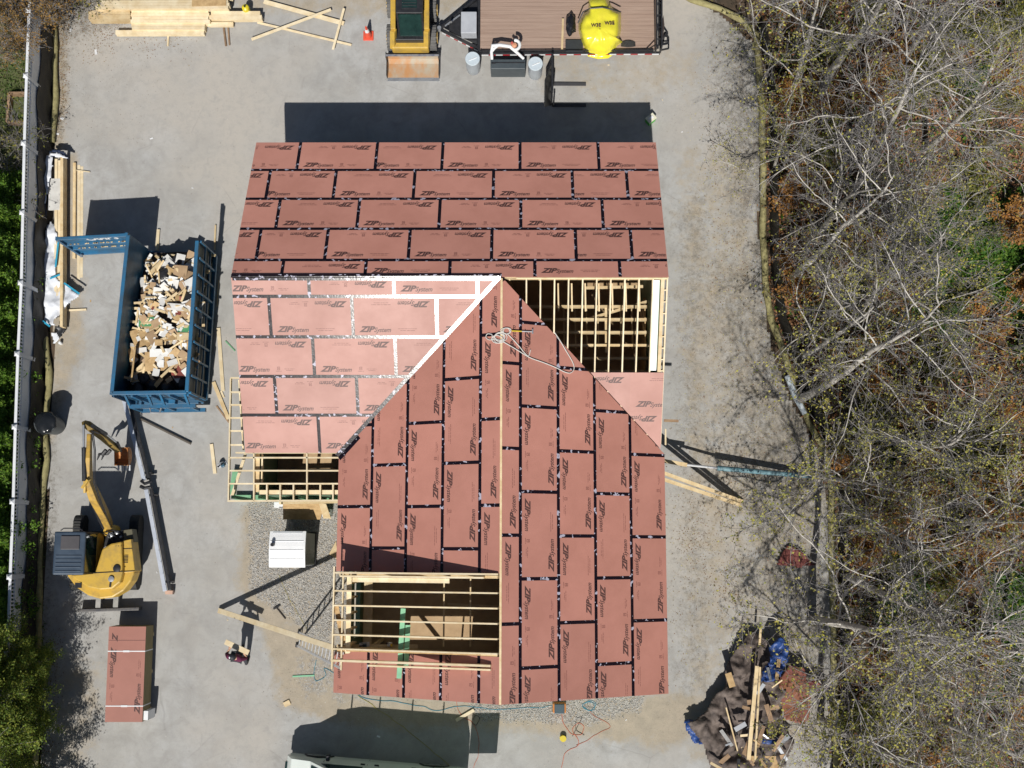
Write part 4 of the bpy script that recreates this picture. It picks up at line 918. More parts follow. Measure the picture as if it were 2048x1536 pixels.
# ------------------------------------------------------------------ skid steer loader
def skid():
    Y = M['yellow']; D = M['black']; P = G; base = empty('skid_steer', G(824, 90, 0), 'yellow skid steer loader with a rusty bucket on the ground', 'loader')
    tyre = mat('tyre', (.10, .10, .10), (.16, .155, .15), .85, 4, bump=.4)
    for u, v in ((783, 75), (783, 10), (866, 75), (866, 20)):
        p = P(u, v, .42); wv = MB(); wv.lathe((p.x - .14, p.y, .42), [(.26, 0), (.40, .02), (.42, .06), (.42, .22), (.40, .26), (.26, .28)], 26, (1, 0, 0))
        w_ = wv.build('wheel', tyre, base, smooth=False)
        mb = MB()
        for k in range(22): q = 2 * math.pi * k / 22; mb.box((p.x, p.y + math.cos(q) * .42, .42 + math.sin(q) * .42), (.27, .05, .035), 0, -q + math.pi / 2 if False else q + math.pi / 2, 0)
        mb.build('tread', tyre, w_); MB().lathe((p.x - .16, p.y, .42), [(.2, 0), (.2, .32)], 16, (1, 0, 0)).build('rim', Y, w_)
    mb = MB(); mb.pbox(792, -60, 856, 80, .3, 1.15); mb.build('body', D, base, bevel=.03)
    for u0, u1 in ((781, 792), (848, 859)):
        a = P((u0 + u1) / 2, -70, 1.6); b = P((u0 + u1) / 2, 60, 1.6); c = P((u0 + u1) / 2, 95, .75); MB().beam(a, b, .17, .22).build('lift_arm', Y, base, bevel=.02); MB().beam(b, c, .17, .2).build('lift_arm', Y, base, bevel=.02)
    mb = MB(); a = P(783, 66, .95); b = P(857, 96, .95); mb.box(((a.x + b.x) / 2, (a.y + b.y) / 2, .72), (b.x - a.x, a.y - b.y, .42)); mb.build('front_frame', Y, base, bevel=.05)
    MB().pbox(804, 60, 834, 80, 1.0, 1.12).build('step_well', D, base, bevel=.02)
    MB().pbox(806, 66, 832, 70, 1.12, 1.16).build('step_plate', M['steel'], base); MB().pbox(806, 73, 832, 77, 1.12, 1.15).build('step_plate', M['steel'], base)
    a = P(793, -50, 2.0); b = P(846, 28, 2.0); cx, cy = (a.x + b.x) / 2, (a.y + b.y) / 2; w_, l_ = b.x - a.x, a.y - b.y
    MB().box((cx, cy, 2.02), (w_, l_, .08)).build('cab_roof', D, base, bevel=.03); MB().box((cx, cy - .1, 2.07), (w_ * .55, l_ * .62, .03)).build('roof_window', M['glass'], base, bevel=.01)
    mb = MB(); [mb.box((cx, cy - l_ * .38 + k * .10, 2.09), (w_ * .5, .018, .02)) for k in range(9)]; mb.build('roof_grille', D, base)
    for sx in (-1, 1):
        MB().box((cx + sx * (w_ / 2 - .04), cy, 1.55), (.05, l_ * .94, .9)).build('side_screen', D, base)
        MB().beam((cx + sx * (w_ / 2 - .04), cy - l_ / 2 + .02, 2.0), (cx + sx * (w_ / 2 - .04), cy - l_ / 2 - .42, 1.05), .06, .06).build('cab_pillar', D, base)
    gp_ = MB(); x0, x1 = cx - w_ / 2 + .06, cx + w_ / 2 - .06; y0, y1 = cy - l_ / 2, cy - l_ / 2 - .40
    gp_.add([(x0, y0, 1.98), (x1, y0, 1.98), (x1, y1, 1.1), (x0, y1, 1.1)], [(0, 3, 2, 1)]); gp_.build('windscreen', M['glass'], base)
    MB().box((cx, cy - l_ / 2 - .02, 1.2), (.42, .3, .3)).build('seat', mat('seat_green', (.03, .07, .05), None, .6, 3), base, bevel=.04)
    for u in (800, 845): MB().cyl(P(u, 88, .55), P(u, 104, .35), .05, n=10).build('tilt_cylinder', M['steel'], base)
    # bucket: open toward the south
    a = P(772, 112, .55); b = P(877, 112, .55); f = P(825, 157, .03); x0, x1 = a.x, b.x; yb, yf = a.y, f.y; bi = mat('bucket_rust', (.48, .25, .11), (.42, .37, .29), .65, 2.2, (1, .6, 1), detail=9, lo=.4, hi=.6)
    mb = MB().mat(bi); prof = [(yb - .02, .60), (yb + .10, .50), (yb + .14, .30), (yb + .10, .10), (yb - .05, .03), (yf + .04, .03), (yf, .02)]
    n = len(prof); out = [(y + .03 if i < 4 else y, z - .025 if i > 3 else z) for i, (y, z) in enumerate(prof)]
    for i in range(n - 1):
        mb.add([(x0, prof[i][0], prof[i][1]), (x1, prof[i][0], prof[i][1]), (x1, prof[i + 1][0], prof[i + 1][1]), (x0, prof[i + 1][0], prof[i + 1][1])], [(0, 1, 2, 3)])
    mb.mat(D)
    for i in range(n - 1):
        mb.add([(x0, out[i][0], out[i][1]), (x1, out[i][0], out[i][1]), (x1, out[i + 1][0], out[i + 1][1]), (x0, out[i + 1][0], out[i + 1][1])], [(3, 2, 1, 0)])
    for x in (x0, x1): mb.box((x, (yb + yf) / 2, .17), (.025, yb - yf, .3)) ; mb.box((x, yb + .03, .38), (.025, .2, .45))
    bk = mb.build('bucket', None, base)
    MB().box(((x0 + x1) / 2, yb, .61), (x1 - x0 + .04, .07, .05)).build('bucket_lip', mat('worn_blue', (.10, .11, .16), (.24, .24, .25), .5, 8), bk, bevel=.01)
    MB().box(((x0 + x1) / 2, yf - .03, .02), (x1 - x0, .12, .025)).build('cutting_edge', M['steel'], bk)
skid()

# ------------------------------------------------------------------ flatbed trailer
def trailer():
    base = empty('flatbed_trailer', G(1130, 40, 0), 'black flatbed trailer with a worn wooden deck and red and white edge tape', 'trailer'); P = G; D = M['black']; zt = .62
    deckm = mat('deck_boards', (.40, .29, .23), (.30, .205, .16), .75, 1.6, (.35, 7, 1), bump=.3, bscale=12, detail=9, lo=.3, hi=.7)
    a = P(962, -150, zt); b = P(1309, 100, zt); mb = MB(); w_ = .142; y = b.y + .02
    rows = []
    while y < a.y: rows.append(y); y += w_
    mb = MB()
    for y in rows: mb.box(((a.x + b.x) / 2, y + w_ / 2, zt - .02 + random.uniform(-.003, .003)), (b.x - a.x, w_ - .007, .04))
    mb.build('deck', deckm, base)
    MB().box(((a.x + b.x) / 2, (a.y + b.y) / 2, zt - .12), (b.x - a.x - .05, a.y - b.y, .12)).build('chassis', D, base)
    for p, q in (((963, 108), (1320, 106)), ((958, -150), (958, 108))): MB().beam(P(*p, zt - .02), P(*q, zt - .02), .08, .12).build('side_rail', D, base, bevel=.01)
    MB().beam(P(960, 102, zt + .14), P(1306, 100, zt + .14), .035, .035).build('rub_rail', D, base)
    for k in range(9): p = P(962 + k * 43, 103, zt); MB().box((p.x, p.y, zt + .06), (.03, .03, .14)).build('stake', D, base)
    rd = mat('red_tape', (.45, .02, .03), None, .35, 4); wt = M['white']
    def tape(p, q, n, name='reflective_tape'):
        mr = MB(); mw = MB()
        for k in range(n):
            (mr if k % 2 else mw).beam(p.lerp(q, (k + .02) / n), p.lerp(q, (k + .98) / n), .012, .055)
        mr.build(name, rd, base); mw.build(name, wt, base)
    tape(P(963, 110.5, zt - .01), P(1318, 108.5, zt - .01), 25)
    # tongue
    tip = P(880, 58, .5); MB().beam(P(962, 100, .5), tip, .08, .12).build('tongue_bar', D, base); MB().beam(P(962, -10, .5), tip, .08, .12).build('tongue_bar', D, base)
    tape(P(956, 99.5, .55) + Vector((0, -.045, 0)), P(884, 63.5, .55) + Vector((0, -.045, 0)), 9)
    mb = MB(); mb.prism([tuple(P(u, v, .5)[:2]) for u, v in ((898, 62), (955, 88), (955, 0), (898, 40))][::-1], .42, .47); mb.build('tongue_plate', D, base)
    MB().cyl(tip + Vector((-.02, 0, -.1)), tip + Vector((-.02, 0, .12)), .07, n=12).build('coupler', M['steel'], base); MB().cyl(P(902, 44, .5), P(902, 44, 1.0), .04, n=10).build('jack', D, base)
    MB().beam(P(890, 52, .62), P(920, 30, .62), .05, .03).build('chain_tray', M['steel'], base)
    MB().pbox(922, 23, 953, 66, .55, .98).build('battery_box', mat('grey_lid', (.46, .48, .52), (.40, .42, .46), .4, 3), base, bevel=.02)
    for u in (1195, 1255):                                  # wheels below the deck
        p = P(u, 100, .36); MB().lathe((p.x, p.y - .02, .36), [(.25, 0), (.36, .03), (.36, .2), (.25, .23)], 24, (0, 1, 0)).build('wheel', M['blackrubber'], base)
    # rear ramps folded up
    for k, u in enumerate((1312, 1322)):
        a0, b0 = P(u, -100, .95), P(u, 100, .95); MB().beam(a0, b0, .05, .5).build('ramp_frame', D, base)
    for v in range(-90, 100, 24): MB().beam(P(1312, v, 1.1), P(1323, v, 1.1), .03, .03).build('ramp_bar', D, base)
    MB().beam(P(1290, 101, .68), P(1314, 88, 1.15), .03, .03).build('ramp_brace', D, base)
    mb = MB()
    for p, q in (((1322, 100), (1337, 97)), ((1337, 97), (1337, 75)), ((1337, 75), (1330, 64)), ((1330, 64), (1325, 90)), ((1325, 82), (1337, 82)), ((1330, 64), (1322, 80))): mb.beam(P(*p, .5), P(*q, .5), .05, .05)
    mb.build('loading_ramp', D, base)
    mb = MB(); mb.prism([tuple(P(u, v, .9)[:2]) for u, v in ((1318, 70), (1327, 30), (1329, 50), (1324, 92))], .8, .9); mb.build('ramp_plate', mat('brown_steel', (.06, .045, .04), None, .5, 4), base)
    # cargo on the deck
    MB().beam(P(1126, 38, .68), P(1124, 100, .68), .07, .09).build('deck_plank', M['pine'], None, label='pine plank lying across the trailer deck beside the black bag', cat='plank')
    MB().pbox(1131, 79, 1166, 103, .63, .70).build('rubber_mat', mat('mat_dark', (.03, .035, .04), None, .8, 10, bump=.3), None, label='dark rubber mat under the edge of the yellow tarp', cat='mat', bevel=.01)
    c = P(1142, 50, .75); bm = bmesh.new(); bmesh.ops.create_icosphere(bm, subdivisions=3, radius=.3)
    for v in bm.verts: v.co = Vector((v.co.x * .55, v.co.y * 1.25, v.co.z * .6)); v.co *= 1 + .5 * noise.noise(v.co * 7)
    me = bpy.data.meshes.new('black_bag'); bm.to_mesh(me); bm.free(); me.materials.append(mat('bag_black', (.015, .015, .018), None, .25, 5)); o = bpy.data.objects.new('black_bag', me); COL.objects.link(o); o.location = (c.x, c.y, .80)
    tag(o, 'shiny black plastic bag on the trailer deck beside the yellow tarp', 'bag')
    # yellow wrapped load hanging over the side
    ym = mat('yellow_plastic', (.80, .74, .045), (.70, .62, .05), .22, 2, coat=.3, bump=.25, bscale=5, detail=6)
    top = [(1176, -12), (1212, -12), (1226, 14), (1243, 24), (1243, 60), (1240, 78), (1247, 84), (1236, 92), (1228, 108), (1216, 117), (1196, 118), (1176, 113), (1168, 100), (1162, 86), (1156, 60), (1156, 47), (1166, 26), (1176, 18)]
    ctr = (1200, 58); bm = bmesh.new(); rings = []; nR = 9; m_ = 72
    def ev(t):
        t = t % len(top); i = int(t); f = t - i; a_, b_ = top[i], top[(i + 1) % len(top)]; return (a_[0] + (b_[0] - a_[0]) * f, a_[1] + (b_[1] - a_[1]) * f)
    for j in range(nR + 1):
        f = j / nR; row = []
        for k in range(m_):
            u, v = ev(k * len(top) / m_); u = ctr[0] + (u - ctr[0]) * max(.02, f); v = ctr[1] + (v - ctr[1]) * max(.02, f)
            zz = 1.35 - .10 * f ** 2 - (.72 if f == 1 else (.3 if f > .85 else 0)) + .05 * noise.noise(Vector((u * .06, v * .06, 1))) + .03 * noise.noise(Vector((u * .2, v * .09, 5)))
            if v > 75 and f < 1: zz -= (v - 75) * .012
            p = P(u, v, zz); row.append(bm.verts.new(p))
        rings.append(row)
    for j in range(nR):
        for k in range(m_): bm.faces.new((rings[j][k], rings[j][(k + 1) % m_], rings[j + 1][(k + 1) % m_], rings[j + 1][k]))
    bmesh.ops.recalc_face_normals(bm, faces=bm.faces)
    me = bpy.data.meshes.new('yellow_tarp'); bm.to_mesh(me); bm.free(); me.materials.append(ym); me.polygons.foreach_set('use_smooth', [True] * len(me.polygons))
    root = bpy.data.objects.new('yellow_tarp', me); COL.objects.link(root); tag(root, 'bright yellow plastic-wrapped load with a black strap on the trailer', 'tarp')
    MB().tube([P(1156, 46, 1.1), P(1166, 24, 1.28), P(1180, 17, 1.42), P(1205, 15, 1.44), P(1226, 19, 1.36), P(1242, 24, 1.2)], .022, 6).build('strap', D, root)
    for (u, v) in ((1182, 53), (1209, 49)):
        T, wd = text_tris('W3E', .16, 0, .006); q = P(u, v, 1.385); MB_ = MB()
        for t in T: MB_.add([(q.x + x, q.y + y, 1.372) for x, y in t], [(0, 1, 2)])
        MB_.build('lettering', M['ink'], root)
trailer()
# ------------------------------------------------------------------ portable toilet
def toilet():
    zt = 2.2; a = G(536, 1135, zt); b = G(611, 1062, zt); cx, cy = (a.x + b.x) / 2, (a.y + b.y) / 2; w_, l_ = b.x - a.x, b.y - a.y
    base = empty('portable_toilet', (cx, cy, 0), 'white-roofed portable toilet standing on the gravel', 'portable toilet')
    gm = mat('toilet_wall', (.12, .14, .10), (.10, .11, .08), .5, 2)
    MB().box((cx, cy, .08), (w_ * .96, l_ * .98, .14)).build('skid_base', M['black'], base, bevel=.01)
    MB().box((cx, cy, 1.12), (w_ * .90, l_ * .90, 1.95)).build('cabin', gm, base, bevel=.02)
    for k in range(4):
        for sx in (-1, 1): MB().box((cx + sx * w_ * .452, cy - l_ * .33 + k * l_ * .22, 1.15), (.02, .07, 1.7)).build('wall_rib', gm, base)
    roof = MB(); n = 12; prof = [(-.5 + i / n, .10 * math.sin(math.pi * i / n)) for i in range(n + 1)]
    V = []
    for sx in (-.5, .5):
        for t, h in prof: V.append((cx + sx * w_, cy + t * l_, 2.08 + h))
        V += [(cx + sx * w_, cy + .5 * l_, 2.04), (cx + sx * w_, cy - .5 * l_, 2.04)]
    m_ = n + 3; roof.add(V, [list(range(m_)), list(range(m_, 2 * m_))[::-1]] + [(i, m_ + i, m_ + (i + 1) % m_, (i + 1) % m_) for i in range(m_)])
    r_ = roof.build('roof', mat('translucent_roof', (.86, .87, .88), (.80, .81, .82), .35, 2), base, bevel=.012)
    for t in (-.27, -.02, .22): MB().box((cx - .01, cy + t * l_, 2.085 + .1 * math.sin(math.pi * (t + .5)) ), (w_ * .92, .022, .022)).build('roof_rib', M['white'], r_, bevel=.006)
    MB().box((cx, cy + .47 * l_, 2.13), (w_ * .8, .05, .03)).build('roof_lip', mat('lip_grey', (.42, .44, .46), None, .5, 3), r_)
    MB().box((cx, cy + .455 * l_, 1.05), (w_ * .62, .03, 1.75)).build('door', gm, base, bevel=.01)
    MB().cyl((cx - .43, cy + .14, 2.1), (cx - .43, cy + .14, 2.34), .055, n=14).build('vent_pipe', M['black'], base, smooth=True)
toilet()

# ------------------------------------------------------------------ strapped bundle of sheathing panels
def bundle():
    zt = .88; base = empty('panel_stack', G(255, 1350, 0), 'banded stack of terracotta sheathing panels on the concrete', 'panel stack')
    c = [G(219, 1258, zt), G(291, 1258, zt), G(284, 1439, zt), G(211, 1439, zt)]; cen = sum(c, Vector()) / 4; ex_ = ((c[1] - c[0]) + (c[2] - c[3])) / 4; ey_ = ((c[0] - c[3]) + (c[1] - c[2])) / 4
    edge = mat('panel_edges', (.30, .25, .12), (.20, .16, .08), .8, 1.2, (1, 1, 55), bump=.5, bscale=1.5)
    ex_ = ex_.normalized() * .585; ey_ = ey_.normalized() * 1.46
    MB().frame((cen.x, cen.y, .50), ex_, ey_, Vector((0, 0, .37))).build('panels', edge, base)
    for t in (-.8, 0, .8): q = cen + ey_ * t; MB().frame((q.x, q.y, .065), ex_ * .98, ey_.normalized() * .05, Vector((0, 0, .06))).build('bearer', M['pine'], base)
    tp = MB().frame((cen.x, cen.y, .878), ex_ * 1.003, ey_ * 1.003, Vector((0, 0, .008))).build('top_panel', M['sheath'], base)
    X = ex_.normalized(); Yv = ey_.normalized(); o = Vector((cen.x, cen.y, .8885))
    ink = MB(); il = MB(); T, Lt = PRINTS[1]; hl, hw = 1.46, .585
    def w(p): return o + X * p[0] + Yv * p[1]
    # lower right mark reads upwards, upper left mark reads downwards
    for mb_, L_ in ((ink, T), (il, Lt)):
        for t in L_:
            P = [w((hw - .10 - y, -hl + .22 + x)) for x, y in t]; P = clip([tuple((p - o)) [:2] for p in P], []) if False else P
            mb_.poly(P if (P[1] - P[0]).cross(P[2] - P[0]).z > 0 else P[::-1])
            P = [w((-hw + .10 + y, hl - .62 - x)) for x, y in t]; mb_.poly(P if (P[1] - P[0]).cross(P[2] - P[0]).z > 0 else P[::-1])
    zt_, _ = text_tris('Z', .235, .38, .011)
    for t in zt_: P = [w((-hw + .12 + y, hl - .18 - x * 1.1)) for x, y in t]; ink.poly(P if (P[1] - P[0]).cross(P[2] - P[0]).z > 0 else P[::-1])
    ink.build('lettering', M['ink'], tp); il.build('small_print', M['ink_light'], tp)
    q = o + Yv * 1.04; MB().frame(q, X * .58, Yv * .006, Vector((0, 0, .001))).build('panel_joint', M['ink'], tp)
    for yv in (.70, -.98):
        q = Vector((cen.x, cen.y, .50)) + Yv * yv; MB().frame(q, X * .592, Yv * .016, Vector((0, 0, .392))).build('strap', M['white'], base)
        MB().frame(q + Vector((0, 0, .395)), X * .10, Yv * .028, Vector((0, 0, .004))).build('strap_buckle', M['white'], base)
    q = Vector((cen.x, cen.y, .45)) + Yv * -1.28 + X * .66; MB().frame(q, X * .07, Yv * .14, Vector((0, 0, .35))).build('corner_guard', M['white'], base)
bundle()

# ------------------------------------------------------------------ van under the south edge of the picture
def van():
    a = G(592, 1502, 0); b = G(928, 1530, 0); base = empty('van', ((a.x + b.x) / 2, a.y - 1.0, 0), 'white work van with a roof rack at the bottom edge of the yard', 'van')
    d = (b - a).normalized(); n = Vector((d.y, -d.x, 0)); n = n if n.y < 0 else -n; L_ = (b - a).length + .25; o = a - d * .12; o.z = 0
    wp = mat('van_paint', (.74, .79, .75), (.70, .75, .71), .28, 1.5, coat=.5)
    Wd = 1.95; M4 = Matrix(((d.x, n.x, 0, o.x), (d.y, n.y, 0, o.y), (0, 0, 1, 0), (0, 0, 0, 1)))
    P = lambda x, y, z: M4 @ Vector((x, y, z))
    # side profile, extruded with tumblehome
    prof = [(.05, .35), (.0, .75), (.18, 1.02), (.80, 1.18), (1.60, 1.90), (2.1, 2.06), (L_ - .15, 2.06), (L_ - .02, 1.2), (L_, .40)]
    ins = [0, 0, .05, .05, .17, .19, .19, .04, 0]; mb = MB(); k = len(prof)
    mb.add([P(x, i, z) for (x, z), i in zip(prof, ins)] + [P(x, Wd - i, z) for (x, z), i in zip(prof, ins)], [(i, (i + 1) % k, k + (i + 1) % k, k + i) for i in range(k)])
    # sides as strips split at the belt line
    mb.add([P(.05, 0, .35), P(0, 0, .75), P(.18, .05, 1.02), P(.80, .05, 1.18), P(L_ - .02, .04, 1.2), P(L_, 0, .4), P(L_ - .01, -.01, .8)], [(0, 1, 2, 3, 4, 6, 5)])
    mb.add([P(.05, Wd, .35), P(0, Wd, .75), P(.18, Wd - .05, 1.02), P(.80, Wd - .05, 1.18), P(L_ - .02, Wd - .04, 1.2), P(L_, Wd, .4)], [(5, 4, 3, 2, 1, 0)])
    mb.add([P(.80, .05, 1.18), P(1.60, .17, 1.90), P(2.1, .19, 2.06), P(L_ - .15, .19, 2.06), P(L_ - .02, .04, 1.2)], [(0, 1, 2, 3, 4)])
    mb.add([P(.80, Wd - .05, 1.18), P(1.60, Wd - .17, 1.90), P(2.1, Wd - .19, 2.06), P(L_ - .15, Wd - .19, 2.06), P(L_ - .02, Wd - .04, 1.2)], [(4, 3, 2, 1, 0)])
    mb.build('body', wp, base, bevel=.03)
    def side(x0, x1, z0, z1, sl=0.0, name='side_window', m=M['glass'], e=.012):
        f = lambda z: .05 + (z - 1.18) / .88 * .14 - e
        mb = MB(); mb.add([P(x0, f(z0), z0), P(x1, f(z0), z0), P(x1, f(z1), z1), P(x0 + sl, f(z1), z1)], [(0, 1, 2, 3)]); mb.build(name, m, base)
    side(1.15, 2.45, 1.30, 1.88, .48); side(2.9, 4.1, 1.30, 1.86, 0); side(4.25, 5.2, 1.30, 1.86, 0)
    mb = MB(); mb.add([P(.86, .16, 1.245), P(.86, Wd - .16, 1.245), P(1.54, Wd - .26, 1.86), P(1.54, .26, 1.86)], [(0, 1, 2, 3)]); q = mb.build('windscreen', M['glass'], base); q.location += Vector((-.012 * d.x, 0, .012))
    for x in (1.2, 2.55, 4.2): mb = MB(); mb.add([P(x, -.012, .42), P(x + .014, -.012, .42), P(x + .014, .036, 1.18), P(x, .036, 1.18)], [(0, 1, 2, 3)]); mb.build('door_seam', M['black'], base)
    for x in (2.42, 2.85, 4.0): p = P(x, .02, 1.12); MB().box(tuple(p), (.14, .05, .05), math.atan2(d.y, d.x)).build('door_handle', M['black'], base, bevel=.008)
    for x in (.95, L_ - 1.05):
        for y in (.02, Wd - .26):
            p = P(x, y, .36); MB().lathe(tuple(p), [(.22, 0), (.36, .02), (.36, .22), (.22, .24)], 26, tuple(n)).build('wheel', M['blackrubber'], base)
            MB().lathe(tuple(P(x, y - .02, .36)), [(.19, 0), (.19, .02)], 20, tuple(n)).build('hubcap', M['steel'], base)
        mb = MB(); mb.tube([P(x - .45, .0, .42), P(x - .32, -.02, .70), P(x, -.03, .80), P(x + .32, -.02, .70), P(x + .45, .0, .42)], .035, 6); mb.build('wheel_arch', M['black'], base)
    p = P(1.35, -.12, 1.25); MB().box(tuple(p), (.12, .2, .2), math.atan2(d.y, d.x)).build('mirror', M['black'], base, bevel=.03)
    for y in (.35, Wd - .35): MB().box(tuple(P(.0, y, .72)), (.08, .34, .18), math.atan2(d.y, d.x)).build('headlight', M['glass'], base, bevel=.02)
    for x in (1.75, 2.65, 3.7, 4.7):
        mb = MB(); mb.beam(P(x, .16, 2.28), P(x, Wd - .16, 2.28), .05, .04)
        for y in (.2, Wd - .2): mb.beam(P(x, y, 2.04), P(x, y, 2.46), .04, .04)
        mb.build('rack_bar', M['black'], base)
    for y in (.6, .95): MB().beam(P(1.3, y, 2.33), P(5.2, y, 2.33), .03, .07).build('ladder_rail', M['alu'], base)
    mb = MB(); p0, p1 = P(L_, .06, .5), P(L_ + .88, -.02, .5); mb.beam(Vector((p0.x, p0.y, 1.25)), Vector((p1.x, p1.y, 1.25)), .06, 1.45); mb.build('rear_door', wp, base, bevel=.02)
van()

# ------------------------------------------------------------------ person carrying a board
def person():
    foot = G(490, 1309, 0); base = empty('person', (foot.x, foot.y, 0), 'person in a dark cap and maroon shirt carrying a short board by the ladder', 'person')
    skin = mat('skin', (.55, .33, .22), (.50, .29, .19), .5, 6); mar = mat('maroon_shirt', (.13, .012, .055), (.09, .01, .04), .85, 12, bump=.4); trs = mat('dark_trousers', (.035, .035, .045), (.05, .05, .06), .85, 12, bump=.4)
    yaw = R(28); F = Vector((-math.sin(yaw) * -.4, math.cos(yaw), 0)).normalized(); Rt = Vector((F.y, -F.x, 0)); U = Vector((0, 0, 1))
    W = lambda r, f, u: Vector((foot.x, foot.y, 0)) + Rt * r + F * f + U * u
    def skinned(name, pts, edges, rad, m, parent=base, root=0, lv=2):
        me = bpy.data.meshes.new(name); off = wloc(parent); me.from_pydata([p - off for p in pts], edges, []); me.materials.append(m)
        o = bpy.data.objects.new(name, me); COL.objects.link(o); o.parent = parent
        sk = o.modifiers.new('skin', 'SKIN')
        if not me.skin_vertices: 
            me.attributes
        for i, r in enumerate(rad):
            me.skin_vertices[0].data[i].radius = (r if isinstance(r, tuple) else (r, r)); me.skin_vertices[0].data[i].use_root = (i == root)
        sb = o.modifiers.new('sub', 'SUBSURF'); sb.levels = lv; sb.render_levels = lv
        for p in me.polygons: p.use_smooth = True
        return o
    pel, wst, ch, nk, hd = W(0, 0, .95), W(0, .02, 1.12), W(0, .03, 1.36), W(0, .05, 1.50), W(0, .09, 1.64)
    shl, shr = W(-.19, .03, 1.42), W(.19, .03, 1.42); ell, elr = W(-.32, .06, 1.16), W(.32, .06, 1.16); hnl, hnr = W(-.23, .24, 1.34), W(.23, .24, 1.34)
    hpl, hpr = W(-.10, 0, .92), W(.10, 0, .92); knl, knr = W(-.11, .12, .50), W(.12, -.05, .50); anl, anr = W(-.11, .10, .09), W(.13, -.22, .09); tol, tor = W(-.12, .26, .04), W(.14, -.07, .04)
    pts = [pel, wst, ch, nk, shl, ell, hnl, shr, elr, hnr, hpl, knl, anl, tol, hpr, knr, anr, tor]
    ed = [(0, 1), (1, 2), (2, 3), (2, 4), (4, 5), (5, 6), (2, 7), (7, 8), (8, 9), (0, 10), (10, 11), (11, 12), (12, 13), (0, 14), (14, 15), (15, 16), (16, 17)]
    body = None
    # the head is part of the body surface
    pts.append(W(0, .08, 1.60)); pts.append(W(0, .09, 1.72)); ed += [(3, 18), (18, 19)]
    rad = [(.15, .11), (.14, .10), (.16, .11), .055, .065, .045, .03, .065, .045, .03, .085, .058, .04, .035, .085, .058, .04, .035, (.072, .085), (.07, .08)]
    body = skinned('body', pts, ed, rad, skin)
    skinned('shirt', [W(0, 0, .98), wst, ch, W(0, .045, 1.46), shl, ell, ell.lerp(hnl, .35), shr, elr, elr.lerp(hnr, .35)], [(0, 1), (1, 2), (2, 3), (2, 4), (4, 5), (5, 6), (2, 7), (7, 8), (8, 9)], [(.175, .13), (.165, .125), (.19, .135), .075, .088, .064, .055, .088, .064, .055], mar)
    skinned('trousers', [pel, hpl, knl, anl + U * .04, hpr, knr, anr + U * .04], [(0, 1), (1, 2), (2, 3), (0, 4), (4, 5), (5, 6)], [(.17, .125), .105, .078, .062, .105, .078, .062], trs)
    for nm, a_, t_ in (('boot', anl, tol), ('boot', anr, tor)): MB().tube([a_ + U * .03 - F * .05, a_ - U * .02, t_ + U * .01, t_ + F * .04], [.05, .058, .052, .03], 10).build(nm, M['black'], base, smooth=True)
    cap = MB(); hc = W(0, .085, 1.685); cap.lathe(hc, [(.112, 0), (.115, .04), (.10, .09), (.065, .125), (.01, .14)], 20); c_ = cap.build('cap', mat('cap_dark', (.02, .022, .03), None, .6, 4), base, smooth=True)
    MB().box(hc + F * .13 + U * .012, (.15, .11, .012), math.atan2(F.y, F.x) - math.pi / 2).build('brim', M['black'], c_, bevel=.004)
    MB().lathe(hc + U * .085 - Rt * .045 - F * .02, [(.045, 0), (.04, .035), (.01, .045)], 14).build('cap_patch', M['white'], c_, smooth=True)
    for s_ in (-1, 1):
        MB().lathe(W(.035 * s_, .165, 1.64), [(.004, -.006), (.011, 0), (.004, .006)], 8, tuple(F)).build('eye', M['black'], base)
        MB().tube([W(.078 * s_, .08, 1.67), W(.088 * s_, .075, 1.64), W(.08 * s_, .08, 1.61)], [.012, .018, .01], 6).build('ear', skin, base)
    MB().tube([W(0, .165, 1.655), W(0, .19, 1.62), W(0, .17, 1.61)], [.008, .014, .01], 6).build('nose', skin, base); MB().box(W(0, .165, 1.575), (.045, .012, .008), math.atan2(F.y, F.x) - math.pi / 2).build('mouth', mat('lips', (.35, .12, .10), None, .5, 4), base)
    # the board across both hands, at chest height in front
    bz = 1.36; a = G(447, 1290, bz); b = G(494, 1312, bz); mid = (a + b) / 2; hl_, hr_ = W(-.23, .40, 1.32), W(.23, .40, 1.32)
    for side_, hp in ((-1, hnl), (1, hnr)):
        MB().tube([hp, hp + F * .05 + U * .0, hp + F * .085], [.028, .042, .036], 8).build('hand', skin, base, smooth=True)
        for k in range(4): 
            q = hp + F * .08 + Rt * (-.032 + .021 * k); l = (.036, .044, .041, .032)[k]; MB().tube([q, q + F * l + U * .005, q + F * (l + .01) + U * .035, q + F * (l - .012) + U * .055], [.0095, .009, .0085, .007], 6).build('finger', skin, base, smooth=True)
        q = hp + F * .03 + Rt * (-side_ * .04); MB().tube([q, q + F * .03 + U * .03, q + F * .055 + U * .05], [.012, .011, .008], 6).build('thumb', skin, base, smooth=True)
    c = (hnl + hnr) / 2 + F * .12 + U * .065; d_ = (b - a); d_.z = 0; d_.normalize(); L_ = (b - a).length
    MB().beam(c - d_ * L_ / 2, c + d_ * L_ / 2, .16, .04).build('carried_board', M['pine_pale'], None, label='short pale board carried by the person in the dark cap', cat='board')
person()

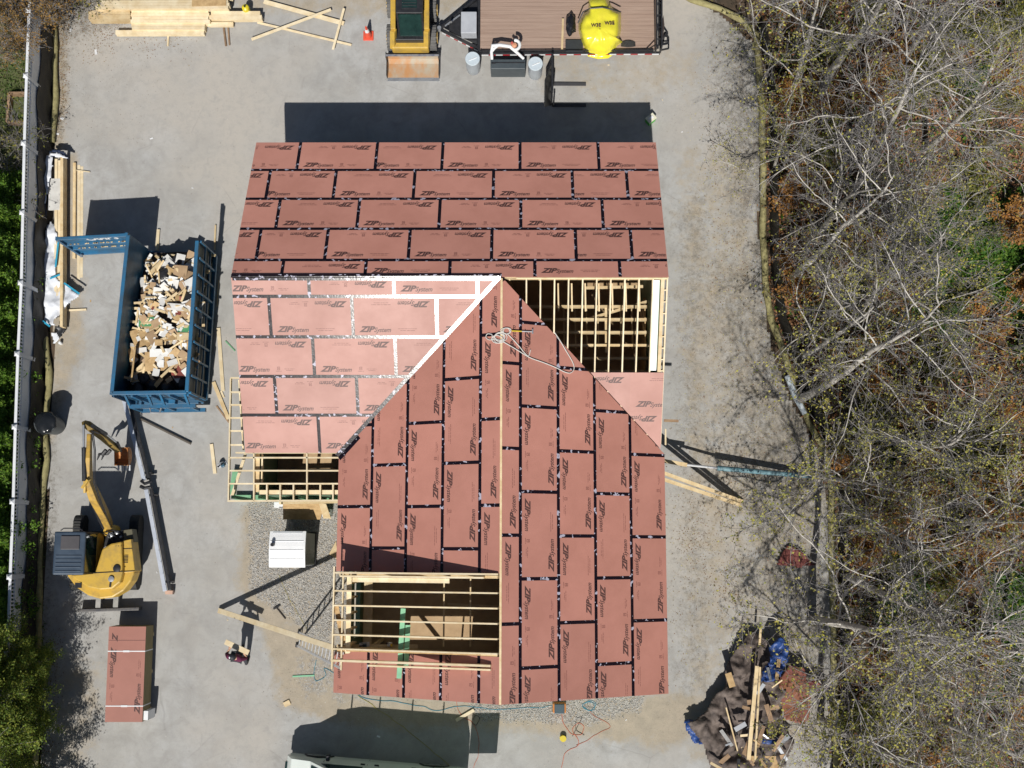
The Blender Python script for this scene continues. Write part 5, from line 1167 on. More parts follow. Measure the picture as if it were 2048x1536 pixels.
# ------------------------------------------------------------------ aluminium ladder and long leaning board
def ladder():
    f = (G(590, 1284, .05) + G(602, 1272, .05)) / 2; t0 = G(684, 1322, 4.05); d = t0 - f; base = empty('ladder', f, 'aluminium ladder leaning on the west roof edge below the dormer', 'ladder')
    s_ = Vector((d.y, -d.x, 0)).normalized() * .21; n = 13
    for q in (1, -1):
        MB().beam(f + s_ * q, t0 + s_ * q, .07, .03, d.cross(s_)).build('rail', M['alu'], base, bevel=.004); MB().box(f + s_ * q, (.09, .11, .05)).build('foot', M['black'], base)
    for k in range(n): p = f.lerp(t0, (k + .6) / n); MB().tube([p + s_, p - s_], .017, 8).build('rung', M['alu'], base)
ladder()
a = G(437, 1221, .08); b = G(690, 1303, 3.95); MB().beam(a, b, .16, .045).build('long_board', M['pine_pale'], None, label='long pale board leaning from the ground up to the dormer corner', cat='board')

# ------------------------------------------------------------------ plywood ramp box below the porch
def ramp():
    base = empty('entry_ramp', G(610, 1025, 0), 'tan plywood entry box with two white blocks on the gravel below the porch', 'ramp')
    MB().pbox(548, 1004, 568, 1015, .1, 1.15).build('white_block', M['white'], base, bevel=.01); MB().pbox(644, 1018, 660, 1033, .0, .5).build('white_block', M['white'], base, bevel=.01)
    mb = MB(); P = [G(566, 1005, 1.6), G(650, 1005, 1.6), G(640, 1039, .75), G(566, 1039, .75)]; mb.add(P + [p - Vector((0, 0, .05)) for p in P], [(0, 3, 2, 1), (4, 5, 6, 7), (0, 1, 5, 4), (1, 2, 6, 5), (2, 3, 7, 6), (3, 0, 4, 7)]); mb.build('ramp_sheet', M['osb'], base)
    MB().beam(G(566, 1006, 1.72), G(682, 1004, 1.72), .07, .12).build('ledger', M['pine'], base)
    mb = MB(); P = [(637, 1005, 1.75), (652, 1008, 1.6), (662, 1037, .8), (647, 1037, .85)]; Q = [G(*p) for p in P]; mb.add(Q + [p - Vector((0, 0, .08)) for p in Q], [(0, 3, 2, 1), (4, 5, 6, 7), (0, 1, 5, 4), (1, 2, 6, 5), (2, 3, 7, 6), (3, 0, 4, 7)]); mb.build('side_sheet', M['pine'], base)
    for u, v in ((572, 1030), (632, 1030), (572, 1008), (645, 1008)): p = G(u, v, .6); MB().box((p.x, p.y, .4 if v > 1020 else .75), (.07, .07, .8 if v > 1020 else 1.5)).build('leg', M['pine'], base)
ramp()
MB().add([G(658, 1108, .02), G(672, 1082, .02), G(676, 1120, .02), G(658, 1108, .035), G(672, 1082, .035), G(676, 1120, .035)], [(3, 4, 5), (2, 1, 0), (0, 1, 4, 3), (1, 2, 5, 4), (2, 0, 3, 5)]).build('plywood_offcut', M['pine'], None, label='triangular pale offcut on the gravel right of the portable toilet', cat='offcut')

# ------------------------------------------------------------------ long metal beam and dark pipe
def beam_():
    a = G(247, 792, .35); m_ = G(291, 968, .35); b = G(331, 1182, .35); base = empty('trim_brake', m_, 'long grey metal brake with a black bed lying beside the excavator', 'metal brake')
    for p, q in ((a, m_ + (a - m_).normalized() * .12), (m_ + (b - m_).normalized() * .12, b)):
        d = (q - p).normalized(); n = Vector((d.y, -d.x, 0)); n = n if n.x > 0 else -n
        MB().beam(p + Vector((0, 0, .04)), q + Vector((0, 0, .04)), .13, .05).build('clamp_plate', mat('pale_steel', (.56, .60, .68), (.46, .50, .58), .45, 3, metal=.2), base, bevel=.005)
        MB().beam(p + n * .125 - Vector((0, 0, .06)), q + n * .125 - Vector((0, 0, .06)), .105, .10).build('bed', M['black'], base, bevel=.01)
        for k in range(9): c = p.lerp(q, (k + .5) / 9); MB().box(c + n * .06 + Vector((0, 0, .07)), (.02, .05, .015), math.atan2(d.y, d.x)).build('bolt', M['steel'], base)
        for t in (.08, .92): c = p.lerp(q, t) + n * .1; MB().box((c.x, c.y, .15), (.3, .06, .3)).build('leg', M['black'], base)
    MB().tube([m_ + Vector((-.12, .1, .08)), m_ + Vector((.02, 0, .14)), m_ + Vector((.2, .08, .06))], .05, 8).build('clamp', M['black'], base); MB().tube([m_ + Vector((-.13, -.08, .08)), m_ + Vector((.02, -.14, .12)), m_ + Vector((.2, -.1, .06))], .06, 8).build('clamp', M['black'], base)
    MB().box(b + Vector((.08, -.05, -.2)), (.24, .12, .2)).build('end_foot', mat('pinkish', (.62, .40, .30), None, .6, 4), base)
beam_()
MB().cyl(G(281, 837, .05), G(382, 887, .05), .045, n=10).build('dark_pipe', mat('dark_pipe', (.10, .085, .07), None, .6, 5), None, smooth=True, label='thin dark pipe on the concrete slanting away from the metal brake', cat='pipe')

# ------------------------------------------------------------------ loose lumber
def plank(u0, v0, u1, v1, w_, label, z=.03, h=.04, group=None, m='pine_pale', name='plank', cat='board'):
    MB().beam(G(u0, v0, z), G(u1, v1, z), w_, h).build(name, M[m], None, label=label, cat=cat, group=group)
LG = 'loose boards in the yard'
plank(528, 3, 688, 47, .15, 'thick board sloping down to the right in the crossed boards at top', .10, .04, LG)
plank(503, 79, 662, 19, .09, 'board rising to the right across the crossed boards at top', .15, .04, LG)
plank(515, 45, 703, 90, .07, 'thin lowest board of the crossed boards at top', .05, .04, LG)
plank(688, 17, 666, 99, .08, 'short upright board at the right end of the crossed boards', .19, .04, LG)
plank(437, 656, 446, 782, .12, 'pale board left of the porch frame, upright in the view', .03, .04, LG)
plank(442, 782, 448, 795, .06, 'tiny offcut at the foot of the pale board left of the porch', .02, .03, LG)
plank(427, 764, 457, 838, .12, 'tan board slanting beside the porch corner', .03, .04, LG, 'pine')
plank(433, 812, 458, 845, .05, 'thin dark slat beside the slanting tan board', .02, .02, LG, 'oldwood')
plank(423, 888, 430, 947, .11, 'short pale board lying beside the saw left of the porch', .03, .04, LG)
plank(317, 459, 314, 500, .10, 'short board standing at the open end of the dumpster', .05, .05, LG)
plank(431, 450, 429, 500, .05, 'narrow stick in the shadow right of the dumpster opening', .05, .03, LG, 'pine')
plank(437, 560, 434, 614, .03, 'thin lath right of the ribbed dumpster side', .02, .02, LG, 'pine')
plank(912, 1441, 948, 1420, .10, 'pale offcut wedge at the edge of the van shadow', .05, .04, LG)
plank(568, 1410, 580, 1404, .16, 'small square offcut on the concrete below the ladder', .03, .03, LG, 'pine')
plank(585, 1353, 629, 1351, .05, 'thin green strip on the ground below the ladder', .02, .02, LG, 'greenboard')
plank(451, 682, 470, 702, .04, 'thin green strip on the ground left of the house', .02, .02, LG, 'treated')
plank(150, 340, 180, 344, .03, 'thin stick poking right from the lumber beside the fence', .04, .03, LG)
plank(130, 621, 173, 619, .06, 'short stick poking right below the white sheeting', .04, .04, LG)
plank(1328, 841, 1357, 842, .08, 'short dark board poking out east of the roof edge', 2.6, .04, LG, 'oldwood')
plank(1331, 858, 1331, 890, .05, 'short pale board standing along the east wall', 2.2, .04, LG)
for (u0, v0, u1, v1, lb) in ((1322, 944, 1485, 1003, 'upper of the two long tan boards leaning against the east wall'), (1322, 957, 1480, 1010, 'lower of the two long tan boards leaning against the east wall')): MB().beam(G(u0, v0, 1.7), G(u1, v1, .05), .11, .05).build('plank', M['pine'], None, label=lb, cat='board', group=LG)
plank(1318, 920, 1374, 930, .12, 'tan board at the house end of the blue pole', .9, .05, LG, 'pine')
# lumber pile at top left
pg = 'boards in the lumber pile at top left'
def pile(name, u0, v0, u1, v1, z0, z1, label, m='pine_pale', n=3):
    a = G(u0, v0, z1); b = G(u1, v1, z1); hh = abs(a.y - b.y); mb = MB(); sp = hh / n
    for k in range(n): mb.box(((a.x + b.x) / 2 + random.uniform(-.04, .04), b.y + sp * (k + .5), (z0 + z1) / 2), (b.x - a.x - random.uniform(0, .15), sp - .008, z1 - z0), random.uniform(-.002, .002))
    mb.build(name, M[m], None, label=label, cat='lumber', group=pg)
pile('lumber_layer', 230, 60, 412, 68, .05, .25, 'lowest long board edge of the lumber pile', n=1); pile('lumber_layer', 262, 46, 412, 59, .05, .30, 'second row of boards from below in the lumber pile', n=2)
pile('lumber_layer', 262, 20, 420, 45, .05, .38, 'wide middle row of boards in the lumber pile', n=4); pile('lumber_layer', 190, 0, 460, 17, .3, .55, 'upper row of long boards under the plywood scrap', n=3); pile('lumber_layer', 190, -60, 470, -3, .3, .5, 'top row of long boards beyond the picture edge', n=6)
pile('lumber_layer', 178, 20, 262, 38, .05, .42, 'tan weathered boards at the left end of the lumber pile', 'pine', 2); pile('lumber_layer', 418, 22, 524, 38, .1, .35, 'boards poking out to the right of the lumber pile', n=2); pile('lumber_layer', 412, 44, 466, 52, .1, .22, 'short bright board on the lower right of the lumber pile', n=1)
plank(384, 6, 452, 4, .25, 'tan plywood scrap on top of the lumber pile', .58, .02, None, 'osb', 'plywood_scrap')
plank(337, 58, 336, 92, .05, 'bearer stick poking down below the lumber pile', .04, .05, LG); plank(384, 58, 386, 69, .05, 'short bearer stub below the lumber pile', .04, .05, LG)
plank(447, 52, 452, 92, .06, 'brown bearer poking down at the right of the lumber pile', .04, .05, LG, 'oldwood'); plank(456, 52, 459, 90, .05, 'second brown bearer poking down at the right of the lumber pile', .04, .05, LG, 'oldwood')
# lumber stack along the fence
for i, (u0, u1, v0, v1, z, m_, lb) in enumerate(((112, 131, 320, 600, .25, 'pine_pale', 'widest pale boards of the stack along the fence'), (124, 131, 316, 655, .34, 'pine', 'narrow tan boards on the right edge of the fence stack'), (146, 153, 326, 517, .08, 'pine', 'reddish long board lying alone beside the fence stack'), (155, 167, 330, 560, .02, 'pine_pale', 'pale thin boards nearly flat on the ground beside the fence stack'))):
    mb = MB(); n = max(1, int((u1 - u0) / 6))
    for k in range(n): mb.beam(G(u0 + (u1 - u0) * (k + .5) / n, v0 + k * 3, z - .02), G(u0 + (u1 - u0) * (k + .5) / n - 1, v1 - k * 5, z - .02), .095, z)
    mb.build('lumber_stack', M[m_], None, label=lb, cat='lumber', group='boards stacked along the fence')
MB().pbox(99, 357, 119, 420, .3, .36).build('pale_sheet', mat('offwhite_panel', (.66, .65, .62), None, .7, 3), None, label='off-white panel on top of the fence lumber stack', cat='panel')

def sheet(name, pts, z, amp, m, label, cat_, step=.10, fr=2.5, thick=0.01):
    """crumpled plastic or cloth lying on things: outline in photo pixels"""
    P = [tuple(G(u, v, z)[:2]) for u, v in pts]; A = np.array(P); lo, hi = A.min(0), A.max(0); nx, ny = int((hi[0] - lo[0]) / step) + 2, int((hi[1] - lo[1]) / step) + 2
    X, Y = np.meshgrid(np.linspace(lo[0], hi[0], nx), np.linspace(lo[1], hi[1], ny)); mk = poly_mask(X, Y, P, .02) > .3; V = []
    for y, x, q in zip(Y.ravel(), X.ravel(), mk.ravel()):
        e = noise.noise(Vector((x * fr, y * fr, z))) + .5 * abs(noise.noise(Vector((x * fr * 3, y * fr * 2, z + 4)))); e += .10 * abs(math.sin(6 * noise.noise(Vector((x * 1.3, y * .8, 9)))))
        V.append((x + .05 * noise.noise(Vector((y * 4, x, 1))), y + .05 * noise.noise(Vector((x * 4, y, 7))), max(.01, z + amp * e)))
    idx = np.arange(nx * ny).reshape(ny, nx); q = mk[:-1, :-1] & mk[1:, :-1] & mk[:-1, 1:] & mk[1:, 1:]
    F = np.stack([idx[:-1, :-1][q], idx[:-1, 1:][q], idx[1:, 1:][q], idx[1:, :-1][q]], 1); V = np.array(V); used = np.unique(F); rm = -np.ones(len(V), int); rm[used] = np.arange(len(used))
    c = V[used].mean(0); c[2] = 0; o = fast_mesh(name, V[used] - c, rm[F], m, smooth=True); o.location = c; s_ = o.modifiers.new('thick', 'SOLIDIFY'); s_.thickness = thick; return tag(o, label, cat_)
wsh = mat('white_sheeting', (.78, .80, .84), (.66, .69, .76), .45, 2.5, bump=.35, bscale=6, detail=7); bls = mat('blue_strip', (.03, .35, .55), None, .5, 4); navy = mat('navy_sheet', (.035, .05, .10), (.02, .03, .06), .5, 5)
sheet('white_sheeting', [(92, 310), (104, 305), (107, 330), (104, 350), (98, 378), (88, 420), (84, 400), (88, 340)], .40, .10, wsh, 'narrow upper strip of crumpled white sheeting over the fence lumber', 'sheeting', .05)
sheet('white_sheeting', [(98, 440), (112, 448), (116, 480), (112, 550), (120, 560), (138, 570), (159, 590), (140, 612), (112, 640), (112, 655), (96, 650), (86, 640), (88, 480)], .35, .14, wsh, 'largest crumpled white sheeting with a blue border left of the dumpster', 'sheeting', .05)
sheet('navy_sheeting', [(98, 300), (118, 296), (136, 306), (136, 318), (112, 312), (98, 316)], .45, .08, navy, 'navy sheeting curled over the top end of the fence lumber', 'sheeting', .05); sheet('white_sheeting', [(99, 305), (116, 303), (134, 313), (134, 318), (112, 313), (99, 311)], .52, .04, wsh, 'small curved white sheeting strip below the navy sheeting', 'sheeting', .05)
sheet('navy_sheeting', [(84, 400), (92, 400), (94, 450), (86, 460)], .38, .06, navy, 'navy sheeting between the two pieces of white sheeting', 'sheeting', .05)
for p, q, lb in (((117, 480), (111, 534), 'blue strip along the upper right of the white sheeting'), ((128, 566), (159, 588), 'blue strip along the pointed corner of the white sheeting'), ((100, 557), (120, 549), 'short blue strip across the middle of the white sheeting'), ((85, 642), (100, 653), 'short blue strip at the bottom of the white sheeting')):
    MB().beam(G(*p, .47), G(*q, .47), .06, .01).build('blue_strip', bls, None, label=lb, cat='tape', group='blue strips on the white sheeting')
sheet('white_sheeting', [(100, 666), (116, 664), (120, 680), (106, 689)], .2, .06, wsh, 'small folded white sheeting at the foot of the fence stack', 'sheeting', .04); sheet('black_sheeting', [(112, 652), (131, 648), (132, 662), (122, 678), (112, 668)], .2, .1, M['black'], 'crumpled black sheeting at the foot of the fence stack', 'sheeting', .05)
MB().lathe(G(123, 687, 0), [(.05, 0), (.055, .15), (.04, .17)], 12).build('paper_cup', M['white'], None, smooth=True, label='small white cup on the concrete below the white sheeting', cat='cup')
# trash can by the fence
def can():
    p = G(90, 846, 1.0); base = empty('trash_can', (p.x, p.y, 0), 'round dark trash can lined with a shiny black bag by the fence', 'trash can')
    MB().lathe((p.x, p.y, .01), [(.27, 0), (.30, .1), (.34, .95), (.36, .97), (.36, 1.0)], 26).build('bin', mat('bin_grey', (.06, .07, .075), None, .5, 3), base, smooth=True)
    bm = bmesh.new(); bmesh.ops.create_icosphere(bm, subdivisions=3, radius=.36)
    for v in bm.verts: v.co.z *= .35; v.co *= 1 + .3 * noise.noise(v.co * 7)
    me = bpy.data.meshes.new('liner'); bm.to_mesh(me); bm.free(); me.materials.append(mat('liner_black', (.015, .017, .02), None, .18, 4)); me.polygons.foreach_set('use_smooth', [True] * len(me.polygons)); o = bpy.data.objects.new('liner', me); COL.objects.link(o); o.parent = base; o.location = (0, 0, 1.0)
can()
# cone
p = G(737, 72, 0); cone = empty('traffic_cone', p, 'orange traffic cone with a white collar left of the skid steer', 'cone'); oc = mat('cone_orange', (.75, .10, .05), (.65, .09, .05), .45, 4)
MB().box((p.x, p.y, .02), (.36, .36, .04)).build('base', oc, cone, bevel=.03); MB().lathe((p.x, p.y, .04), [(.13, 0), (.075, .33), (.055, .46)], 24).build('cone', oc, cone, smooth=True); MB().lathe((p.x, p.y, .38), [(.081, 0), (.052, .17)], 24).build('collar', M['white'], cone, smooth=True); MB().lathe((p.x, p.y, .55), [(.05, 0), (.03, .15)], 20).build('tip', oc, cone, smooth=True)
# yellow jug on the lumber, frosted drums
p = G(490, 14, .5); j = empty('yellow_jug', p, 'small yellow container at the right end of the lumber pile', 'container'); MB().lathe((p.x, p.y, .1), [(.12, 0), (.13, .25), (.12, .38), (.05, .44)], 18).build('jug', mat('jug_yellow', (.75, .62, .03), None, .35, 3), j, smooth=True); MB().cyl((p.x, p.y, .52), (p.x, p.y, .58), .035, n=12).build('lid', M['black'], j)
for (u, v, lb) in ((945, 117, 'left frosted plastic drum, by the front corner of the trailer'), (1071, 127, 'right frosted plastic drum, between the dark cabinet and the pallet forks')):
    p = G(u, v, .9); d = empty('plastic_drum', (p.x, p.y, 0), lb, 'drum', 'frosted drums beside the trailer'); fr = mat('frosted_plastic', (.62, .66, .70), (.55, .60, .66), .35, 3, trans=.45)
    MB().lathe((p.x, p.y, .01), [(.22, 0), (.235, .05), (.245, .45), (.235, .85)], 30).build('barrel', fr, d, smooth=True)
    MB().lathe((p.x, p.y, .86), [(.25, 0), (.25, .035), (.235, .05), (.15, .045), (.02, .05)], 30).build('lid', mat('drum_lid', (.50, .58, .64), (.58, .65, .70), .25, 9), d, smooth=True)
    MB().box((p.x + .02, p.y - .02, .915), (.28, .03, .02), .4).build('handle', M['white'], d, bevel=.008)
# dark cabinet with white tubular frame
def cabinet():
    p = G(1015, 128, .75); base = empty('mixing_station', (p.x, p.y, 0), 'dark cabinet with a white arched frame and round spout in front of the trailer', 'machine')
    MB().pbox(981, 118, 1051, 138, .12, .82).build('cabinet', mat('slate', (.05, .065, .075), (.07, .085, .095), .4, 4), base, bevel=.03); MB().pbox(983, 124, 1049, 126, .8, .835).build('lid_seam', M['black'], base)
    MB().pbox(983, 126, 991, 127, .8, .85).build('latch', M['black'], base)
    pts = [(984, 118, .8), (983, 104, 1.0), (985, 91, 1.15), (1000, 90, 1.2), (1020, 93, 1.2), (1034, 105, 1.05), (1047, 117, .85)]
    MB().tube([G(*q) for q in pts], [.05, .055, .06, .06, .06, .055, .05], 10).build('frame', M['white'], base, smooth=True)
    MB().tube([G(984, 103, 1.0), G(990, 96, 1.1), G(997, 91, 1.18)], .04, 8).build('gusset', M['white'], base, smooth=True)
    c = G(1030, 90, 1.3); MB().tube([c + Vector((.16 * math.cos(t), .17 * math.sin(t), 0)) for t in np.linspace(-1.6, 1.7, 12)], .055, 10).build('spout_ring', M['white'], base, smooth=True); MB().lathe(c + Vector((-.02, 0, -.04)), [(.09, 0), (.08, .05), (.03, .07)], 16).build('spout', mat('spout_orange', (.72, .34, .20), None, .5, 3), base, smooth=True); MB().lathe(c + Vector((-.10, .07, -.02)), [(.05, 0), (.04, .05)], 12).build('red_cap', mat('red_cap', (.6, .12, .10), None, .4, 3), base)
    for u, v in ((984, 121), (1048, 121), (984, 135), (1048, 135)): q = G(u, v, .1); MB().cyl((q.x - .03, q.y, .07), (q.x + .03, q.y, .07), .07, n=12).build('caster', M['black'], base)
cabinet()
# pallet fork attachment
def forks():
    base = empty('pallet_fork_frame', G(1097, 180, 0), 'black pallet fork attachment standing half in the house shadow', 'pallet forks'); D = M['black']
    p0 = G(1103, 208, 0); p1 = G(1103, 133, 0); top = 1.15
    x = p0.x; y0, y1 = p0.y, p1.y
    for z_ in (.08, .55, 1.05): MB().box((x, (y0 + y1) / 2, z_), (.06, y1 - y0, .12)).build('cross_bar', D, base, bevel=.008)
    for t in (0, .2, .35, .5, .65, .8, 1): MB().box((x - .01, y0 + (y1 - y0) * t, .56), (.04, .05, 1.05)).build('upright', D, base)
    pl = MB(); Q = [G(*q) for q in ((1105, 119, .75), (1089, 160, 1.15), (1088, 214, 1.15), (1101, 211, .05), (1104, 138, .05))]; pl.add(Q + [q + Vector((.03, 0, .01)) for q in Q], [(0, 1, 2, 3, 4), (9, 8, 7, 6, 5)] + [(i, (i + 1) % 5, 5 + (i + 1) % 5, 5 + i) for i in range(5)]); pl.build('back_guard', mat('plate_black', (.02, .02, .02), (.05, .05, .05), .5, 20), base)
    for v in (168, 210):
        q = G(1104, v, .05); e = G(1172, v, .05); MB().beam((q.x, q.y, .05), (e.x, q.y, .035), .12, .045).build('fork', mat('fork_steel', (.06, .06, .065), None, .45, 5), base, bevel=.006); MB().box((q.x + .05, q.y, .35), (.05, .12, .65)).build('fork_shank', D, base, bevel=.006)
forks()
# green and white box
p = G(1302, 236, .3); g_ = empty('cooler_box', (p.x, p.y, 0), 'small green box with a cream lid right of the house shadow', 'box'); gz = R(38)
MB().box((p.x, p.y, .14), (.30, .22, .28), gz).build('box', mat('bright_green', (.10, .50, .08), (.08, .42, .06), .45, 4), g_, bevel=.015); l_ = MB().box((p.x, p.y, .295), (.33, .24, .04), gz).build('lid', mat('cream', (.78, .76, .60), None, .5, 3), g_, bevel=.01); MB().box((p.x, p.y, .325), (.17, .09, .02), gz).build('handle', M['white'], l_, bevel=.005)
# small tools and cords
def hammer():
    a, b = G(552, 1214, .03), G(571, 1238, .03); base = empty('hammer', (a + b) / 2, 'dark mattock lying on the gravel left of the ladder', 'mattock'); MB().cyl(a, b, .02, n=8).build('handle', mat('dark_handle', (.05, .04, .035), None, .6, 4), base); d = (b - a).normalized(); n = Vector((d.y, -d.x, 0)); MB().beam(a - n * .14 + d * .04, a + n * .10, .05, .05).build('head', M['black'], base)
hammer()
def saw(u, v, z, lb, rz=0, cc=(.05, .13, .20)):
    p = G(u, v, z); base = empty('circular_saw', p, lb, 'saw'); c_ = mat('tool_blue', cc, None, .4, 3)
    M3 = Matrix.Rotation(rz, 3, 'Z'); q = lambda x, y, zz: p + M3 @ Vector((x, y, zz))
    MB().box(q(0, 0, .02), (.30, .13, .012), rz).build('shoe', M['alu'], base); MB().lathe(q(0, .03, .11), [(.09, 0), (.09, .03)], 18, tuple(M3 @ Vector((0, 1, 0)))).build('blade_guard', M['steel'], base); MB().box(q(.02, -.05, .12), (.12, .14, .10), rz).build('motor', c_, base, bevel=.02); MB().tube([q(-.12, -.03, .1), q(-.13, -.02, .18), q(-.03, -.02, .21), q(.05, -.02, .17)], .02, 8).build('handle', M['black'], base, smooth=True)
saw(445, 929, .01, 'circular saw on the concrete left of the porch frame', .5); saw(729, 1289, 3.02, 'circular saw on the wall plate under the dormer rafters', .1); 
p = G(780, 1288, 3.02); t_ = empty('nail_gun', p, 'yellow and white tool on the wall plate right of the saw in the dormer', 'tool'); MB().box(p + Vector((0, 0, .08)), (.14, .12, .14)).build('housing', M['white'], t_, bevel=.02); MB().box(p + Vector((.06, -.02, .16)), (.07, .09, .06)).build('motor', mat('tool_yellow', (.75, .48, .03), None, .4, 3), t_, bevel=.015); MB().tube([p + Vector((-.05, 0, .1)), p + Vector((-.1, .03, .16)), p + Vector((-.02, .05, .2))], .015, 6).build('handle', M['black'], t_)
MB().box(G(755, 1293, 2.96), (2.4, .12, .05)).build('tool_plank', M['pine'], None, label='plank inside the dormer opening carrying the saw and nail gun', cat='plank')
MB().box((G(755, 1293, 1.6).x, G(755, 1293, 2.9).y - .0, 1.58), (.09, .09, 2.7)).build('post', M['pine'], house)
p = G(1118, 1412, 2.3); wl_ = empty('work_light', (p.x, p.y, 0), 'dark cooler with an orange rim at the south eave of the house', 'cooler'); MB().box((p.x, p.y - .15, .2), (.42, .3, .4)).build('cooler', mat('cooler_orange', (.6, .22, .05), None, .5, 3), wl_, bevel=.03); MB().box((p.x, p.y - .17, .42), (.32, .30, .06)).build('lid', mat('lid_slate', (.06, .09, .11), None, .4, 3), wl_, bevel=.02)
q = G(1118, 1413, 0); d_ = Vector((q.x - p.x, q.y - p.y + .15, 0)); wl_.location += d_
p = G(1126, 1476, 0); rl = empty('cord_reel', p, 'yellow and black cord reel on the slab below the house', 'cord reel'); MB().lathe(p + Vector((0, 0, .0)), [(.11, 0), (.11, .02), (.05, .03), (.05, .12), (.10, .13), (.10, .15)], 18).build('reel', mat('reel_yellow', (.7, .55, .05), None, .4, 3), rl); MB().lathe(p + Vector((.02, .02, .03)), [(.085, 0), (.085, .09)], 16).build('wound_cord', M['black'], rl)
def cord(pts, m, label, r=.007, z=.012, name='cord', cat='cord', wob=.05):
    P = [G(u, v, z) for u, v in pts]; out = []
    for i in range(len(P) - 1):
        for k in range(6):
            t = k / 6; a = P[max(i - 1, 0)]; b = P[i]; c = P[i + 1]; d = P[min(i + 2, len(P) - 1)]
            out.append(.5 * ((2 * b) + (c - a) * t + (2 * a - 5 * b + 4 * c - d) * t * t + (3 * b - a - 3 * c + d) * t ** 3))
    out.append(P[-1]); out = [o + Vector((noise.noise(o * 3) * wob, noise.noise(o * 3 + Vector((9, 9, 9))) * wob, 0)) for o in out]
    MB().tube(out, r, 5).build(name, m, None, smooth=True, label=label, cat=cat)
blue = mat('hose_blue', (.04, .26, .36), None, .45, 3); org = mat('cord_orange', (.62, .13, .05), None, .5, 3); yel = mat('hose_yellow', (.42, .36, .06), None, .5, 3)
cord([(632, 1320), (628, 1350), (634, 1362), (650, 1352), (648, 1336), (668, 1345), (700, 1375), (735, 1398), (780, 1402), (840, 1412), (870, 1421), (930, 1412), (1000, 1419), (1060, 1416), (1110, 1412)], blue, 'thin blue hose snaking from the ladder along the south eave', .009)
cord([(1165, 1408), (1178, 1404), (1190, 1410), (1186, 1420), (1170, 1418), (1166, 1408), (1180, 1402), (1192, 1408), (1180, 1421), (1168, 1414)], blue, 'loop of blue hose just right of the cooler', .009)
cord([(715, 1390), (760, 1420), (800, 1450), (850, 1490), (905, 1536)], yel, 'thin yellow hose crossing the van shadow', .008)
cord([(558, 1150), (575, 1190), (600, 1235), (615, 1260)], yel, 'thin yellow line on the gravel left of the ladder', .006)
cord([(1122, 1425), (1128, 1450), (1140, 1465), (1160, 1470), (1170, 1455), (1158, 1446), (1146, 1458), (1156, 1482), (1152, 1495), (1130, 1508), (1122, 1536)], org, 'orange extension cord looping below the cooler', .008)
cord([(1152, 1490), (1175, 1480), (1200, 1465), (1222, 1453), (1190, 1432), (1180, 1420)], org, 'orange cord running out to the right of the cord reel', .006)
cord([(1146, 1472), (1160, 1445), (1162, 1435), (1152, 1440), (1154, 1460), (1168, 1470)], M['black'], 'black cord tangled with the orange cord', .008)
cord([(912, 1400), (918, 1425), (945, 1445), (955, 1470), (958, 1500), (948, 1536)], org, 'dark red cord crossing the right end of the van shadow', .006)
cord([(945, 1440), (950, 1430), (958, 1436), (952, 1448), (942, 1444)], M['black'], 'small black cord loop in the van shadow', .007)
# rope and bar on the roof
rope = mat('white_rope', (.72, .70, .66), (.6, .58, .54), .8, 30)
def rope_on_roof():
    def on(u, v, h=.03):
        a, s_ = E_.px(u, v)
        if s_ < 0: a, s_ = W_.px(u, v); return W_.P(a, s_, h)
        return E_.P(a, -s_, h)
    def run(pts):
        P = [on(u, v) for u, v in pts]; out = []
        for i in range(len(P) - 1):
            for k in range(5):
                t = k / 5; a = P[max(i - 1, 0)]; b = P[i]; c = P[i + 1]; d = P[min(i + 2, len(P) - 1)]; out.append(.5 * ((2 * b) + (c - a) * t + (2 * a - 5 * b + 4 * c - d) * t * t + (3 * b - a - 3 * c + d) * t ** 3))
        return out + [P[-1]]
    base = empty('rope', on(1000, 680), 'white rope loosely coiled over the ridge of the roof', 'rope')
    loops = []
    for k in range(46): q = k * .62; r_ = 9 + 4 * math.sin(k * .37); loops.append((998 + r_ * math.cos(q) + 4 * math.sin(k * .21), 676 + r_ * .85 * math.sin(q)))
    MB().tube(run(loops), .013, 5).build('coil', rope, base, smooth=True); loops = [(1012 + (8 + 2 * math.sin(k)) * math.cos(k * .7), 662 + 6 * math.sin(k * .7)) for k in range(26)]; MB().tube(run(loops), .013, 5).build('coil', rope, base, smooth=True)
    MB().tube(run([(1006, 684), (1030, 698), (1058, 715), (1085, 725), (1110, 735), (1128, 744), (1140, 746), (1147, 738), (1144, 724), (1130, 700), (1118, 680), (1108, 665)]), .013, 5).build('tail', rope, base, smooth=True)
    MB().tube(run([(1014, 668), (1026, 680), (1040, 696), (1048, 706), (1056, 712), (1060, 700)]), .013, 5).build('tail', rope, base, smooth=True); MB().tube(run([(992, 678), (980, 680), (973, 675), (976, 668), (985, 670), (984, 680)]), .013, 5).build('tail', rope, base, smooth=True)
    a = on(1022, 662, .04); b = on(1042, 663, .04); c = on(1064, 664, .04); hm = empty('hatchet', (a + c) / 2, 'yellow-handled hammer lying beside the coiled rope on the roof', 'hammer'); MB().cyl(a, b, .02, n=8).build('handle', mat('tool_handle', (.72, .52, .05), None, .4, 3), hm); MB().cyl(b, c, .016, n=8).build('shaft', M['alu'], hm); MB().beam(c + Vector((0, -.06, 0)), c + Vector((0, .08, 0)), .04, .04).build('head', M['steel'], hm)
rope_on_roof()
